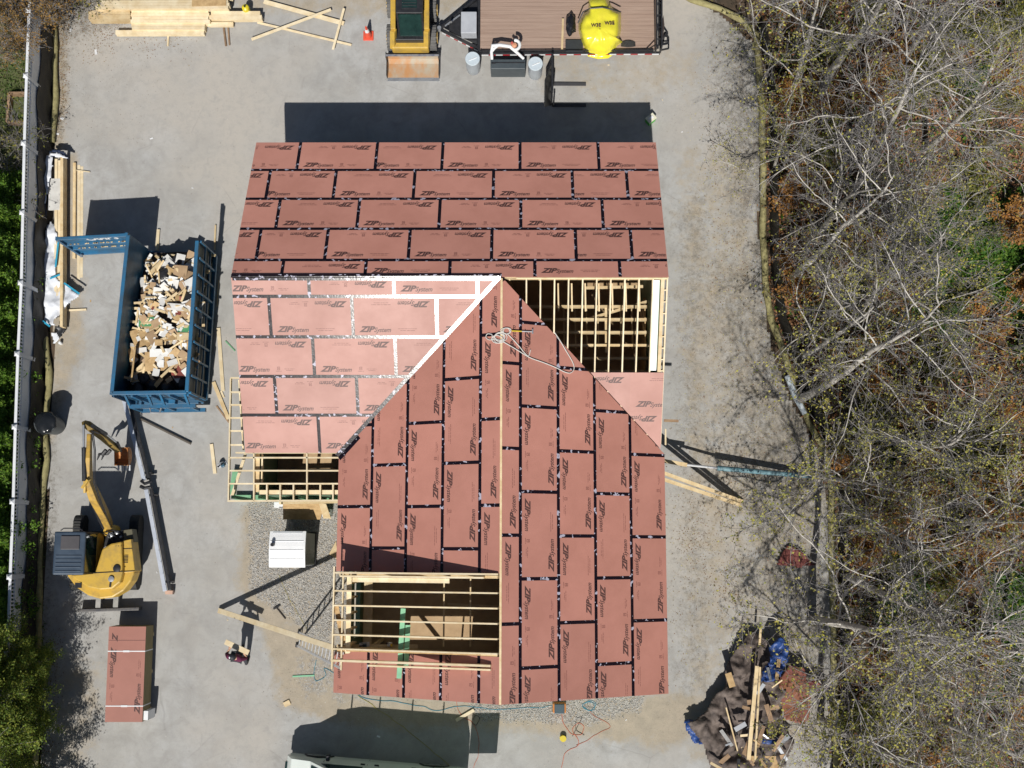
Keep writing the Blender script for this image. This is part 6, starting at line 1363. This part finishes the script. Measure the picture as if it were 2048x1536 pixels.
# poles leaning out over the east side
def pole():
    a = G(1368, 929, .80); b = G(1434, 936, .55); c = G(1650, 955, .12); base = empty('pump_pole', c, 'blue plastic-wrapped pole reaching from the east wall towards the trees', 'pole'); MB().cyl(b, c, .085, .075, 12).build('wrapping', mat('blue_wrap', (.09, .20, .24), (.20, .32, .36), .4, 5, detail=8), base, smooth=True); MB().cyl(a, b, .04, n=10).build('pole', M['alu'], base, smooth=True); MB().cyl(a, a + (a - b) * .06, .06, n=10).build('red_collar', mat('collar_red', (.5, .08, .08), None, .4, 3), base)
pole()
MB().tube([G(1574, 752, .14), G(1590, 790, .15), G(1610, 828, .14)], [.09, .12, .09], 12).build('plastic_roll', mat('silver_film', (.60, .66, .70), (.42, .48, .52), .25, 8, bump=.5, bscale=14), None, smooth=True, label='silver plastic-wrapped roll lying along the straw wattle on the right', cat='roll')

# ------------------------------------------------------------------ debris pile at lower right
def debris():
    brown = mat('brown_tarp', (.19, .15, .13), (.05, .038, .034), .8, 3.5, bump=.6, bscale=10, detail=9); blue_t = mat('blue_tarp', (.03, .085, .30), (.015, .04, .15), .45, 4, bump=.7, bscale=12); rust = mat('rust_sheet', (.26, .11, .05), (.20, .06, .05), .75, 2.2, bump=.4, detail=9)
    sheet('brown_tarp', [(1497, 1258), (1520, 1268), (1560, 1300), (1570, 1380), (1560, 1440), (1590, 1480), (1560, 1540), (1420, 1540), (1405, 1490), (1372, 1445), (1412, 1425), (1425, 1395), (1450, 1370), (1452, 1335), (1470, 1300)], .38, .34, brown, 'big brown tarp heaped over debris under the lower right trees', 'tarp', .045, 1.8)
    sheet('blue_tarp', [(1540, 1290), (1555, 1272), (1575, 1278), (1580, 1318), (1560, 1352), (1545, 1366), (1520, 1362), (1522, 1340), (1536, 1322)], .80, .22, blue_t, 'crumpled blue tarp on the upper part of the debris pile', 'tarp', .05, 4)
    sheet('blue_tarp', [(1368, 1440), (1405, 1440), (1412, 1462), (1408, 1492), (1385, 1485), (1370, 1462)], .25, .14, blue_t, 'smaller blue tarp at the left foot of the debris pile', 'tarp', .05, 4)
    sheet('blue_tarp', [(1520, 1478), (1560, 1476), (1562, 1492), (1522, 1490)], .75, .08, blue_t, 'little blue tarp patch at the bottom of the debris pile', 'tarp', .05, 4)
    sheet('rust_sheet', [(1556, 1360), (1580, 1330), (1610, 1336), (1618, 1370), (1625, 1420), (1610, 1450), (1570, 1440), (1560, 1400)], .55, .10, rust, 'rust-brown sheet draped on the right of the debris pile', 'sheet', .04, 1.6)
    sheet('red_sheet', [(1608, 1356), (1640, 1360), (1662, 1375), (1640, 1386), (1618, 1378)], .4, .08, mat('dark_red', (.20, .045, .04), None, .7, 4, bump=.4), 'dark red sheet poking out right of the rust-brown sheet', 'sheet', .06)
    sheet('red_sheet', [(1560, 1110), (1575, 1090), (1598, 1096), (1632, 1130), (1600, 1134), (1550, 1132)], .12, .08, mat('dull_red', (.20, .06, .05), None, .8, 4, bump=.4), 'dull red sheet alone on the ground above the debris pile', 'sheet', .06)
    G_ = 'pine boards on the debris pile'
    for a, b, w_, z, lb in (((1514, 1332), (1497, 1520), .12, 1.0, 'long pale board running down the middle of the debris pile'), ((1520, 1334), (1510, 1520), .06, .95, 'narrower board right beside the long debris pile board'), ((1521, 1258), (1519, 1290), .07, .8, 'short board at the very top of the debris pile'), ((1456, 1346), (1465, 1374), .2, .75, 'short square tan board on the left of the debris pile'), ((1452, 1415), (1475, 1502), .04, .8, 'thin lath on the lower left of the debris pile')):
        MB().beam(G(*a, z), G(*b, z), w_, .045).build('board', M['pine'] if w_ != .2 else M['osb'], None, label=lb, cat='board', group=G_)
    for k in range(46):
        u, v = random.uniform(1425, 1570), random.uniform(1300, 1535)
        if u < 1560 - (v - 1290) * .62: continue
        l = random.uniform(.12, .7); m_ = random.choice((M['oldwood'], M['oldwood'], M['osb'], M['black'], M['steel'], M['pine']))
        p = G(u, v, .85 + random.uniform(-.1, .1)); MB().box(p, (l, random.uniform(.03, .16), .025), random.uniform(0, 3.1), random.uniform(-.3, .3), random.uniform(-.2, .2)).build('debris_scrap', m_, None, label='small broken scrap lying on the brown tarp of the debris pile', cat='scrap', group='scraps on the debris pile')
    MB().pbox(1500, 1512, 1565, 1560, .4, .5).build('pallet_sheet', M['osb'], None, label='tan splintered plywood at the bottom edge below the debris pile', cat='plywood')
debris()
# little scraps on the paving
sc_m = [M['pine_pale'], M['paper'] if 'paper' in M else M['white'], M['osb']]
for u, v, s_, mi, lb in ((141, 60, .12, 1, 'white torn scrap left below the lumber pile'), (192, 104, .16, 1, 'white film scrap beside the dry leaves at top left'), (124, 237, .16, 1, 'white scrap on the dirt beside the straw wattle'), (115, 268, .12, 1, 'white scrap beside the lower end of the short wattle'), (303, 277, .08, 1, 'tiny white scrap alone on the open concrete'), (385, 376, .06, 1, 'tiny white speck above the dumpster'), (181, 602, .08, 2, 'tan scrap between the fence stack and the dumpster'), (1217, 130, .07, 0, 'small pale scrap below the yellow load'), (1364, 264, .06, 1, 'white pebble right of the green box'), (1325, 200, .05, 0, 'small tan scrap above the green box'), (757, 1473, .10, 1, 'pale leaf-shaped scrap in the van shadow'), (345, 855, .05, 2, 'dark scrap right of the metal brake'), (314, 1145, .05, 1, 'tiny white scrap by the lower end of the metal brake'), (455, 1240, .05, 0, 'little chip near the tip of the leaning board'), (1252, 1440, .05, 1, 'white pebble below the south-east house corner')):
    p = G(u, v, .01); MB().box((p.x, p.y, .012), (s_ * random.uniform(.8, 1.3), s_ * .5, .01), random.uniform(0, 3), .1, .1).build('scrap', sc_m[mi], None, label=lb, cat='scrap', group='little scraps on the paving')
# raised bed frame behind the fence
p = G(28, 215, .2); rb = empty('raised_bed', (p.x, p.y, 0), 'weathered square wooden garden bed behind the white fence', 'garden bed'); a = G(18, 186, .25); b = G(58, 244, .25)
for q0, q1 in (((a.x, a.y), (b.x, a.y)), ((a.x, b.y), (a.x, a.y)), ((a.x, b.y), (b.x, b.y))): MB().beam((*q0, .13), (*q1, .13), .09, .26).build('board', M['oldwood'], rb)
# ------------------------------------------------------------------ trees and plants
def tubes_np(paths, n=4):
    """paths: list of (points (k,3), radii (k,)) -> V, F"""
    VV = []; FF = []; cnt = 0; ang = np.arange(n) * 2 * np.pi / n; ca, sa = np.cos(ang), np.sin(ang)
    for P, r in paths:
        k = len(P); T = np.gradient(P, axis=0); T /= np.linalg.norm(T, axis=1, keepdims=True) + 1e-9
        up = np.array([0.3, 0.2, 1.0]) if abs(T[0, 2]) < .8 else np.array([1.0, .2, 0]); A = np.cross(T, up); A /= np.linalg.norm(A, axis=1, keepdims=True) + 1e-9; B = np.cross(T, A)
        ring = P[:, None, :] + (A[:, None, :] * ca[None, :, None] + B[:, None, :] * sa[None, :, None]) * r[:, None, None]
        VV.append(ring.reshape(-1, 3)); i = np.arange(k - 1)[:, None] * n; j = np.arange(n)[None, :]; j2 = (j + 1) % n
        FF.append(np.stack([i + j, i + j2, i + n + j2, i + n + j], -1).reshape(-1, 4) + cnt); cnt += k * n
    return np.concatenate(VV), np.concatenate(FF)
def branch(rng, p, d, L, r, k, wander, lift):
    P = [p]; d = d / np.linalg.norm(d)
    for i in range(k):
        d = d + rng.normal(0, wander, 3) + np.array([0, 0, lift]); d /= np.linalg.norm(d); P.append(P[-1] + d * L / k)
    return np.array(P), np.linspace(r, r * .35, k + 1)
def at(P, t):
    x = t * (len(P) - 1); i = min(int(x), len(P) - 2); f = x - i; return P[i] * (1 - f) + P[i + 1] * f, (P[i + 1] - P[i]) / (np.linalg.norm(P[i + 1] - P[i]) + 1e-9)
def leaf_quads(rng, C, size, flat=.5, asp=.55):
    n = len(C); N = rng.normal(0, 1, (n, 3)); N[:, 2] = np.abs(N[:, 2]) + flat; N /= np.linalg.norm(N, axis=1, keepdims=True); A = np.cross(N, rng.normal(0, 1, (n, 3))); A /= np.linalg.norm(A, axis=1, keepdims=True); B = np.cross(N, A)
    s = size * rng.uniform(.5, 1.4, (n, 1)); V = np.stack([C - A * s, C - B * s * asp, C + A * s, C + B * s * asp], 1).reshape(-1, 3); return V, np.arange(4 * n).reshape(n, 4)
M['bark'] = mat('grey_bark', (.64, .61, .56), (.36, .33, .29), .85, 3, (1, 1, .6), bump=.4, bscale=20, detail=8, rand=.12)
M['twig'] = mat('pale_twig', (.38, .36, .355), (.17, .155, .145), .75, 3, rand=.32, detail=6)
M['bud'] = leafmat('spring_buds', (.42, .40, .06), (.24, .30, .05), (.50, .44, .13), .3)
def bare_tree(seed, H, spread, limbs, buds, label_bits, clear=.30, low=.15):
    rng = np.random.default_rng(seed); root = empty('tree', (0, 0, 0)); main = []; fine = []; tips = []
    tr, rr = branch(rng, np.zeros(3), np.array([rng.normal(0, .08), rng.normal(0, .08), 1.0]), H * .95, .05 + H * .011, 10, .06, .04); rr = np.linspace(.045 + H * .010, .02, len(tr)); main.append((tr, rr))
    for i in range(limbs):
        t = clear + (1 - clear) * (i + rng.uniform(0, .8)) / limbs * .97; p, d = at(tr, t); q = i * 2.4 + rng.uniform(-.5, .5); el = rng.uniform(.25, .7) + t * .5
        dv = np.array([math.cos(q), math.sin(q), el]); L = spread * (1.15 - .65 * t) * rng.uniform(.75, 1.2); r = (.014 + .020 * (1.1 - t)) * (H / 9) ** .5
        P, R_ = branch(rng, p, dv, L, r, 12, .17, .03); main.append((P, R_)); nsec = int(6 + L * 2.6)
        for j in range(nsec):
            t2 = .18 + .82 * (j + rng.random()) / nsec; p2, d2 = at(P, t2); dv2 = d2 + rng.normal(0, .62, 3); L2 = L * (.20 + .32 * (1.15 - t2)) * rng.uniform(.5, 1.25)
            P2, R2 = branch(rng, p2, dv2, L2, .013 * (1.25 - t2 * .5), 6, .17, .03); fine.append((P2, R2)); n3 = int(2 + L2 * 2.8)
            for k in range(n3):
                t3 = .15 + .85 * (k + rng.random()) / n3; p3, d3 = at(P2, t3); dv3 = d3 + rng.normal(0, .7, 3); L3 = rng.uniform(.18, .62) * min(1, .5 + L2 * .4)
                P3, R3 = branch(rng, p3, dv3, L3, .0075, 3, .2, .04); fine.append((P3, R3)); tips.append(P3[-1]); tips.append(P3[2]); tips.append(P3[1])
                if rng.random() < .45:
                    P4, R4 = branch(rng, P3[1], P3[2] - P3[1] + rng.normal(0, .25, 3) * .5, L3 * .6, .0055, 2, .2, .03); fine.append((P4, R4)); tips.append(P4[-1])
    V, F = tubes_np(main, 7); fast_mesh('trunk', V, F, M['bark'], root, True)
    V, F = tubes_np(fine, 3); fast_mesh('crown', V, F, M['twig'], root)
    T = np.array(tips); k = int(len(T) * buds); T = T[rng.permutation(len(T))[:k]]; C = np.concatenate([T, T[: k // 2]]) + rng.normal(0, .03, (k + k // 2, 3)); V, F = leaf_quads(rng, C, .034, .3, .7)
    b = fast_mesh('buds', V, F, M['bud'], root); return root
protos = [bare_tree(11, 10.5, 5.2, 17, .65, None), bare_tree(23, 9.0, 4.3, 15, .22, None), bare_tree(37, 7.0, 3.7, 13, .85, None, .2), bare_tree(51, 11.5, 5.2, 16, .10, None, .45)]
used = [False] * 4
def place(kind, u, v, s, rz, label, group='bare trees in the wood on the right'):
    o = protos[kind] if not used[kind] else copy_tree(protos[kind]); used[kind] = True; p = G(u, v, 0); o.location = (p.x, p.y, -.02); o.scale = (s,) * 3; o.rotation_euler = (random.uniform(-.06, .06), random.uniform(-.06, .06), rz)
    tag(o, label, 'tree', group)
TREES = [(1, 1625, 470, .95, .2, 'pale twiggy tree just right of the long wattle, level with the house ridge'), (0, 1622, 1240, 1.0, 1.0, 'largest spreading tree with forked white limbs right of the debris pile'),
         (2, 1600, 715, 1.0, 2.0, 'budding tree leaning over the wattle beside the silver roll'), (2, 1622, 960, .95, 4.0, 'yellow-budded tree at the far end of the blue pole'),
         (3, 1640, 190, 1.0, .7, 'thin silvery tree at the top beside the wattle corner'), (0, 1720, 620, .9, 2.6, 'tall tree with white limbs in the middle of the right edge'),
         (1, 1560, 60, .9, 3.3, 'tree overhanging the trailer end of the yard'), (3, 1705, 380, .95, 5.0, 'tall grey tree right of the house, behind the pale twiggy tree'),
         (1, 1690, 1050, .9, .3, 'bare tree between the blue pole and the debris pile'), (2, 1640, 1440, 1.1, 5.2, 'budding tree at the lower end of the right wattle'),
         (0, 1760, 880, .85, 4.4, 'tree with crossing limbs near the green ivy'), (3, 1780, 1240, .85, 1.9, 'slender tree right of the largest spreading tree'),
         (1, 1800, 120, .9, 1.2, 'bare tree near the top right corner'), 
         (0, 1850, 300, .75, 3.9, 'broad tree close to the right edge in the upper part'), (1, 1860, 1440, .9, 2.2, 'bare tree in the lower right corner'),
         (2, 1900, 1050, 1.0, 3.0, 'budding tree on the right edge above the mossy ground'), 
         (3, 1690, 1150, .9, 1.4, 'tall bare tree whose high limbs shade the strip beside the house'), (2, 1545, 340, .6, 3.6, 'young budding tree beside the wattle near the top'),
         (3, 1598, 800, .95, 3.0, 'tall bare tree with high limbs reaching over the blue pole towards the house'),  
         (2, 1575, 200, 1.0, 2.4, 'budding tree with limbs over the wattle near the green box'), 
         
         
         (3, 1575, 560, .85, 3.1, 'thin silvery tree where the right wattle starts to slant'),
         (2, 1740, 1500, .8, .1, 'budding tree at the bottom edge of the wood'), 
         (3, 1700, -60, .9, 2.9, 'tree whose crown enters at the top edge'), (1, 1990, 1300, .8, 2.5, 'bare tree partly out of view at the lower right edge'),
         (2, 1460, -60, .8, 2.2, 'budding tree above the upper right wattle bend'), (0, 1650, 1620, .85, 5.9, 'broad tree below the picture whose twigs reach up at the bottom edge')]
for t in TREES: place(*t)

# understorey: small shrubs with dry orange leaves, brambles and evergreen seedlings
dry = leafmat('dry_leaves', (.42, .17, .035), (.22, .10, .035), (.46, .25, .07), .3); olive = leafmat('olive_leaves', (.17, .18, .03), (.32, .26, .05), (.10, .12, .025), .3); green = leafmat('green_leaves', (.05, .12, .015), (.12, .20, .03), (.03, .08, .012), .3)
def shrub(seed, h, rad, n, lm, lsz, leaves, stems=9):
    rng = np.random.default_rng(seed); root = empty('shrub', (0, 0, 0)); ps = []; tips = []
    for i in range(stems):
        q = rng.uniform(0, 6.28); P, R_ = branch(rng, np.array([rng.normal(0, .08), rng.normal(0, .08), 0.]), np.array([math.cos(q) * rad / h, math.sin(q) * rad / h, 1.0]), h * rng.uniform(.7, 1.15), .016, 6, .13, -.01); ps.append((P, R_))
        for j in range(n):
            p, d = at(P, rng.uniform(.25, 1)); P2, R2 = branch(rng, p, d + rng.normal(0, .7, 3), rng.uniform(.25, .75) * rad * .8, .007, 4, .2, .02); ps.append((P2, R2)); tips += [P2[-1], P2[-2], P2[2], P2[1]]
            for k in range(3): P3, R3 = branch(rng, P2[1 + k], P2[2] - P2[1] + rng.normal(0, .1, 3), rng.uniform(.1, .3), .0045, 2, .2, .02); ps.append((P3, R3)); tips += [P3[-1], P3[1]]
    V, F = tubes_np(ps, 3); fast_mesh('stems', V, F, M['twig'], root); T = np.array(tips); C = T[rng.integers(0, len(T), leaves)] + rng.normal(0, .06, (leaves, 3)); C[:, 2] = np.maximum(C[:, 2], .03)
    V, F = leaf_quads(rng, C, lsz, .5, .6); fast_mesh('leaves', V, F, lm, root); return root
SP = [shrub(3, 1.5, .9, 11, dry, .04, 2300), shrub(4, 1.2, .8, 12, olive, .036, 2300), shrub(5, 1.7, 1.0, 16, olive, .032, 700, 12), shrub(6, 1.0, .8, 10, green, .04, 2200)]
kinds = [('rusty-leaved shrub', 'rusty shrubs in the wood'), ('olive-leaved shrub', 'olive shrubs in the wood'), ('nearly bare twiggy shrub', 'bare shrubs in the wood'), ('green-leaved shrub', 'green shrubs in the wood')]
su = [False] * 4; rs = random.Random(5)
spots = []
for k in range(700):
    if len(spots) > 105: break
    u, v = rs.uniform(1535, 2060), rs.uniform(-20, 1560)
    if v > 640 and u < 1600 + (v - 640) * .28 and u < 1690: continue
    if u < 1560 and v < 640: continue
    if all((u - a) ** 2 + (v - b) ** 2 > 46 ** 2 for a, b, _ in spots): spots.append((u, v, 0))
for u, v, _ in spots:
    redness = math.exp(-((v - 950) / 260) ** 2) + (.5 if u < 1780 and 150 < v < 560 else 0)
    k = 0 if rs.random() < .28 + .4 * redness else rs.choice((1, 1, 2, 2, 2, 3 if (u > 1800) else 2)); o = SP[k] if not su[k] else copy_tree(SP[k]); su[k] = True
    p = G(u, v, 0); o.location = (p.x, p.y, -.02); s_ = rs.uniform(.7, 1.35); o.scale = (s_, s_, s_ * rs.uniform(.7, 1.1)); o.rotation_euler = (0, 0, rs.uniform(0, 6.3)); tag(o, 'one of the %ss on the leafy forest floor under the bare trees' % kinds[k][0], 'shrub', kinds[k][1])
# leaf litter, ivy and moss: nobody could count them
def scatter(name, regs, n, size, m, zmax=.06, flat=2.0, asp=.65):
    rng = np.random.default_rng(len(name) * 7 + n); CC = []
    tot = sum(w_ for _, w_, _ in regs)
    for P, w_, soft in regs:
        A = np.array(P); lo, hi = A.min(0) - soft, A.max(0) + soft; k = int(n * w_ / tot); got = 0
        while got < k:
            c = rng.uniform(lo, hi, (20000, 2)); nz_ = np.sin(c[:, 0] * 2.1 + 1) * np.cos(c[:, 1] * 1.7) * .25 + np.sin(c[:, 0] * 5.3) * np.cos(c[:, 1] * 4.9 + 2) * .2; c = c[rng.random(len(c)) < np.clip(poly_mask(c[:, 0], c[:, 1], P, soft) * (.75 + nz_), 0, 1) ** 1.5][:k - got]
            CC.append(np.column_stack([c, rng.uniform(.004, zmax, len(c))])); got += len(c)
    V, F = leaf_quads(rng, np.concatenate(CC), size, flat, asp); o = fast_mesh(name, V, F, m); return tag(o, kind='stuff')
shade_pts = None
wood = gp((1528, -120), (2200, -200), (2200, 1700), (1675, 1640), (1672, 1000), (1600, 800), (1535, 600))
scatter('leaf_litter', [(wood, 1, .3)], 70000, .05, leafmat('litter', (.27, .10, .035), (.06, .04, .022), (.34, .18, .09), 0, .8), .05)
scatter('forest_greens', [(wood, .6, .3), (gp((1840, 380), (2100, 400), (2100, 640), (1800, 640)), 1.8, .5), (gp((1760, 900), (2000, 900), (1900, 990), (1770, 980)), .5, .4), (gp((1980, 1150), (2100, 1150), (2100, 1400), (1960, 1400)), .8, .4)], 42000, .06, leafmat('ivy', (.06, .16, .015), (.16, .27, .03), (.04, .10, .015), .3), .22, .8)
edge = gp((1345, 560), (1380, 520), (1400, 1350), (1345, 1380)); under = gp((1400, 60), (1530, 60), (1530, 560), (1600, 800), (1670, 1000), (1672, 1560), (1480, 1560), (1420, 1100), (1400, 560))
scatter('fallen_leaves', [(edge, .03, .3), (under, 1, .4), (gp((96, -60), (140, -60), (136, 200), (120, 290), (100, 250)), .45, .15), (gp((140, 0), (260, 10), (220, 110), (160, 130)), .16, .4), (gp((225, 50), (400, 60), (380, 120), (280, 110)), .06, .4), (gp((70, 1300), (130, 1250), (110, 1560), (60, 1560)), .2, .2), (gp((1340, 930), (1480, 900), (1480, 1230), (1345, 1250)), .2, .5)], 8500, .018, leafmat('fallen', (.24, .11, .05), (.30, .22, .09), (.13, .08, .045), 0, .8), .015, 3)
scatter('catkins', [(under, 1, .8), (edge, .08, .8)], 3200, .015, leafmat('catkin', (.50, .42, .16), (.58, .50, .26), (.42, .40, .12), 0, .8), .012, 3)
yard = gp((120, 60), (1500, 60), (1500, 560), (1640, 1000), (1640, 1540), (110, 1540), (120, 800))
scatter('loose_stones', [(yard, 1, .5), (gp((110, 60), (330, 90), (300, 330), (110, 300)), .12, .6), (gp((480, 1230), (960, 1400), (960, 1480), (520, 1440)), .2, .5), (gp((1000, 150), (1400, 150), (1400, 270), (1000, 190)), .12, .5)], 5200, .014, leafmat('grit', (.16, .145, .125), (.58, .55, .50), (.30, .26, .20), 0, .85), .012, 3)
# grass behind the fence
scatter('grass', [(gp((-90, 60), (88, 60), (93, 400), (86, 1600), (-90, 1600)), 1, .2)], 26000, .06, leafmat('grass_blades', (.06, .13, .02), (.14, .22, .04), (.10, .12, .04), .3), .10, .1, .25)

# evergreens along the fence ---------------------------------------------------
def evergreen(seed, H, rad, n, lm, lsz, sprays=170, droop=.15, cone=1.0, name='evergreen'):
    rng = np.random.default_rng(seed); root = empty(name, (0, 0, 0)); ps = [(np.array([[0, 0, 0], [.02, .01, H * .5], [0, 0, H * .96]]), np.array([.03 + H * .012, .03 + H * .006, .01]))]; C = []; V0, F0 = tubes_np(ps, 7); fast_mesh('trunk', V0, F0, M['bark'], root, True); br = []
    for i in range(sprays):
        t = (i + rng.random()) / sprays; z = H * (.06 + .92 * t); q = i * 2.399 + rng.normal(0, .3); r = rad * ((1 - t) ** .75 * cone + (1 - cone) * math.sin(math.pi * min(1, t * .9 + .1))) * rng.uniform(.45, 1.45) + .05
        P, R_ = branch(rng, np.array([0, 0, z]), np.array([math.cos(q), math.sin(q), .55 - droop * 2]), r, .010, 5, .12, .05); br.append((P, R_)); k = max(4, int(n / sprays * (.35 + r / rad)))
        tt = rng.uniform(.3, 1.05, k) ** .8; x = tt * 5; ii = np.clip(x.astype(int), 0, 4); f = (x - ii)[:, None]; base_ = P[ii] * (1 - f) + P[ii + 1] * f; C.append(base_ + rng.normal(0, 1, (k, 3)) * np.array([.075, .075, .06]) * (.6 + .5 * r))
    V0, F0 = tubes_np(br, 3); fast_mesh('branches', V0, F0, M['twig'], root); C = np.concatenate(C); V, F = leaf_quads(rng, C, lsz, .25, .38); fast_mesh('foliage', V, F, lm, root); return root
arb = leafmat('arborvitae_leaf', (.075, .17, .018), (.19, .30, .035), (.11, .22, .025), .25); ced = leafmat('cedar_leaf', (.07, .13, .02), (.34, .36, .06), (.18, .25, .04), .3)
A0 = evergreen(61, 2.9, .66, 13000, arb, .05, 190, name='arborvitae'); first = True; k_ = 0
for i, v in enumerate(np.arange(395, 1260, 62)):
    for row, u in enumerate((42, -22)):
        if row and i % 2: continue
        o = A0 if first else copy_tree(A0); first = False; p = G(u + rs.uniform(-5, 5), v + rs.uniform(-9, 9), 0); o.location = (p.x, p.y, 0); s_ = rs.uniform(.82, 1.1); o.scale = (s_, s_, s_ * rs.uniform(.85, 1.15)); o.rotation_euler = (0, 0, rs.uniform(0, 6.3)); k_ += 1
        tag(o, 'one of the bright green arborvitaes in the hedge right behind the white fence', 'arborvitae', 'arborvitae hedge behind the fence')
C0 = evergreen(71, 6.6, 2.1, 30000, ced, .045, 150, .0, .25, 'cedar'); C1 = evergreen(72, 5.0, 1.5, 24000, ced, .042, 130, .0, .45, 'cedar'); cu = {0: False, 1: False}
for kd, u, v, s_, lb in ((1, 70, 1370, .95, 'olive-green cedar spilling over the fence beside the panel stack'), (0, 40, 1480, .95, 'largest cedar at the bottom left corner'), (1, 90, 1440, .7, 'cedar nearest the yard at the bottom of the fence'), (1, 98, 1320, .62, 'cedar behind the fence below the excavator'), (1, 55, 1290, .8, 'cedar rising behind the fence at the end of the hedge'), (1, 10, 1330, .9, 'cedar at the left edge below the hedge'), (1, 95, 1610, 1.0, 'cedar below the bottom left corner')):
    P_ = (C0, C1)[kd]; o = P_ if not cu[kd] else copy_tree(P_); cu[kd] = True; p = G(u, v, 0); o.location = (p.x, p.y, 0); o.scale = (s_,) * 3; o.rotation_euler = (0, 0, rs.uniform(0, 6.3)); tag(o, lb, 'cedar', 'cedars at the lower left')
# rusty shrub and small trees in the top left corner
rst = leafmat('rusty_olive', (.27, .14, .04), (.18, .13, .04), (.33, .20, .06), .3)
B0 = shrub(81, 3.4, 1.5, 26, rst, .036, 5200, 22); B0.name = 'rusty_bush'; b1 = copy_tree(B0); b2 = copy_tree(B0); b3 = copy_tree(B0)
for o, u, v, s_, lb in ((B0, 112, 40, 1.0, 'rust-brown bush hanging over the top end of the fence'), (b1, 64, 100, .85, 'rust-brown bush behind the fence in the top left corner'), (b2, 150, -30, 1.0, 'rust-brown bush above the left end of the lumber pile'), (b3, 20, 20, .9, 'rust-brown bush at the very top left of the picture')):
    p = G(u, v, 0); o.location = (p.x, p.y, 0); o.scale = (s_,) * 3; o.rotation_euler = (0, 0, rs.uniform(0, 6.3)); tag(o, lb, 'bush', 'rust-brown bushes at the top left')
for u, v, s_, lb in ((62, 300, 1.1, 'grey bare shrub behind the fence below the garden bed'), (40, 360, 1.2, 'grey bare shrub behind the fence at the head of the hedge'), (180, -10, 1.3, 'dark leafless shrub beside the lumber pile at top')):
    o = copy_tree(SP[2]); p = G(u, v, 0); o.location = (p.x, p.y, 0); o.scale = (s_,) * 3; o.rotation_euler = (0, 0, rs.uniform(0, 6.3)); tag(o, lb, 'shrub', 'grey shrubs at the left')
# a few overhanging twigs cast thin shadows across the top-left paving
o = copy_tree(protos[2]); p = G(215, -75, 0); o.location = (p.x, p.y, 0); o.scale = (.62,) * 3; tag(o, 'thin bare tree beyond the lumber pile at the top edge', 'tree', 'bare trees at the top edge')
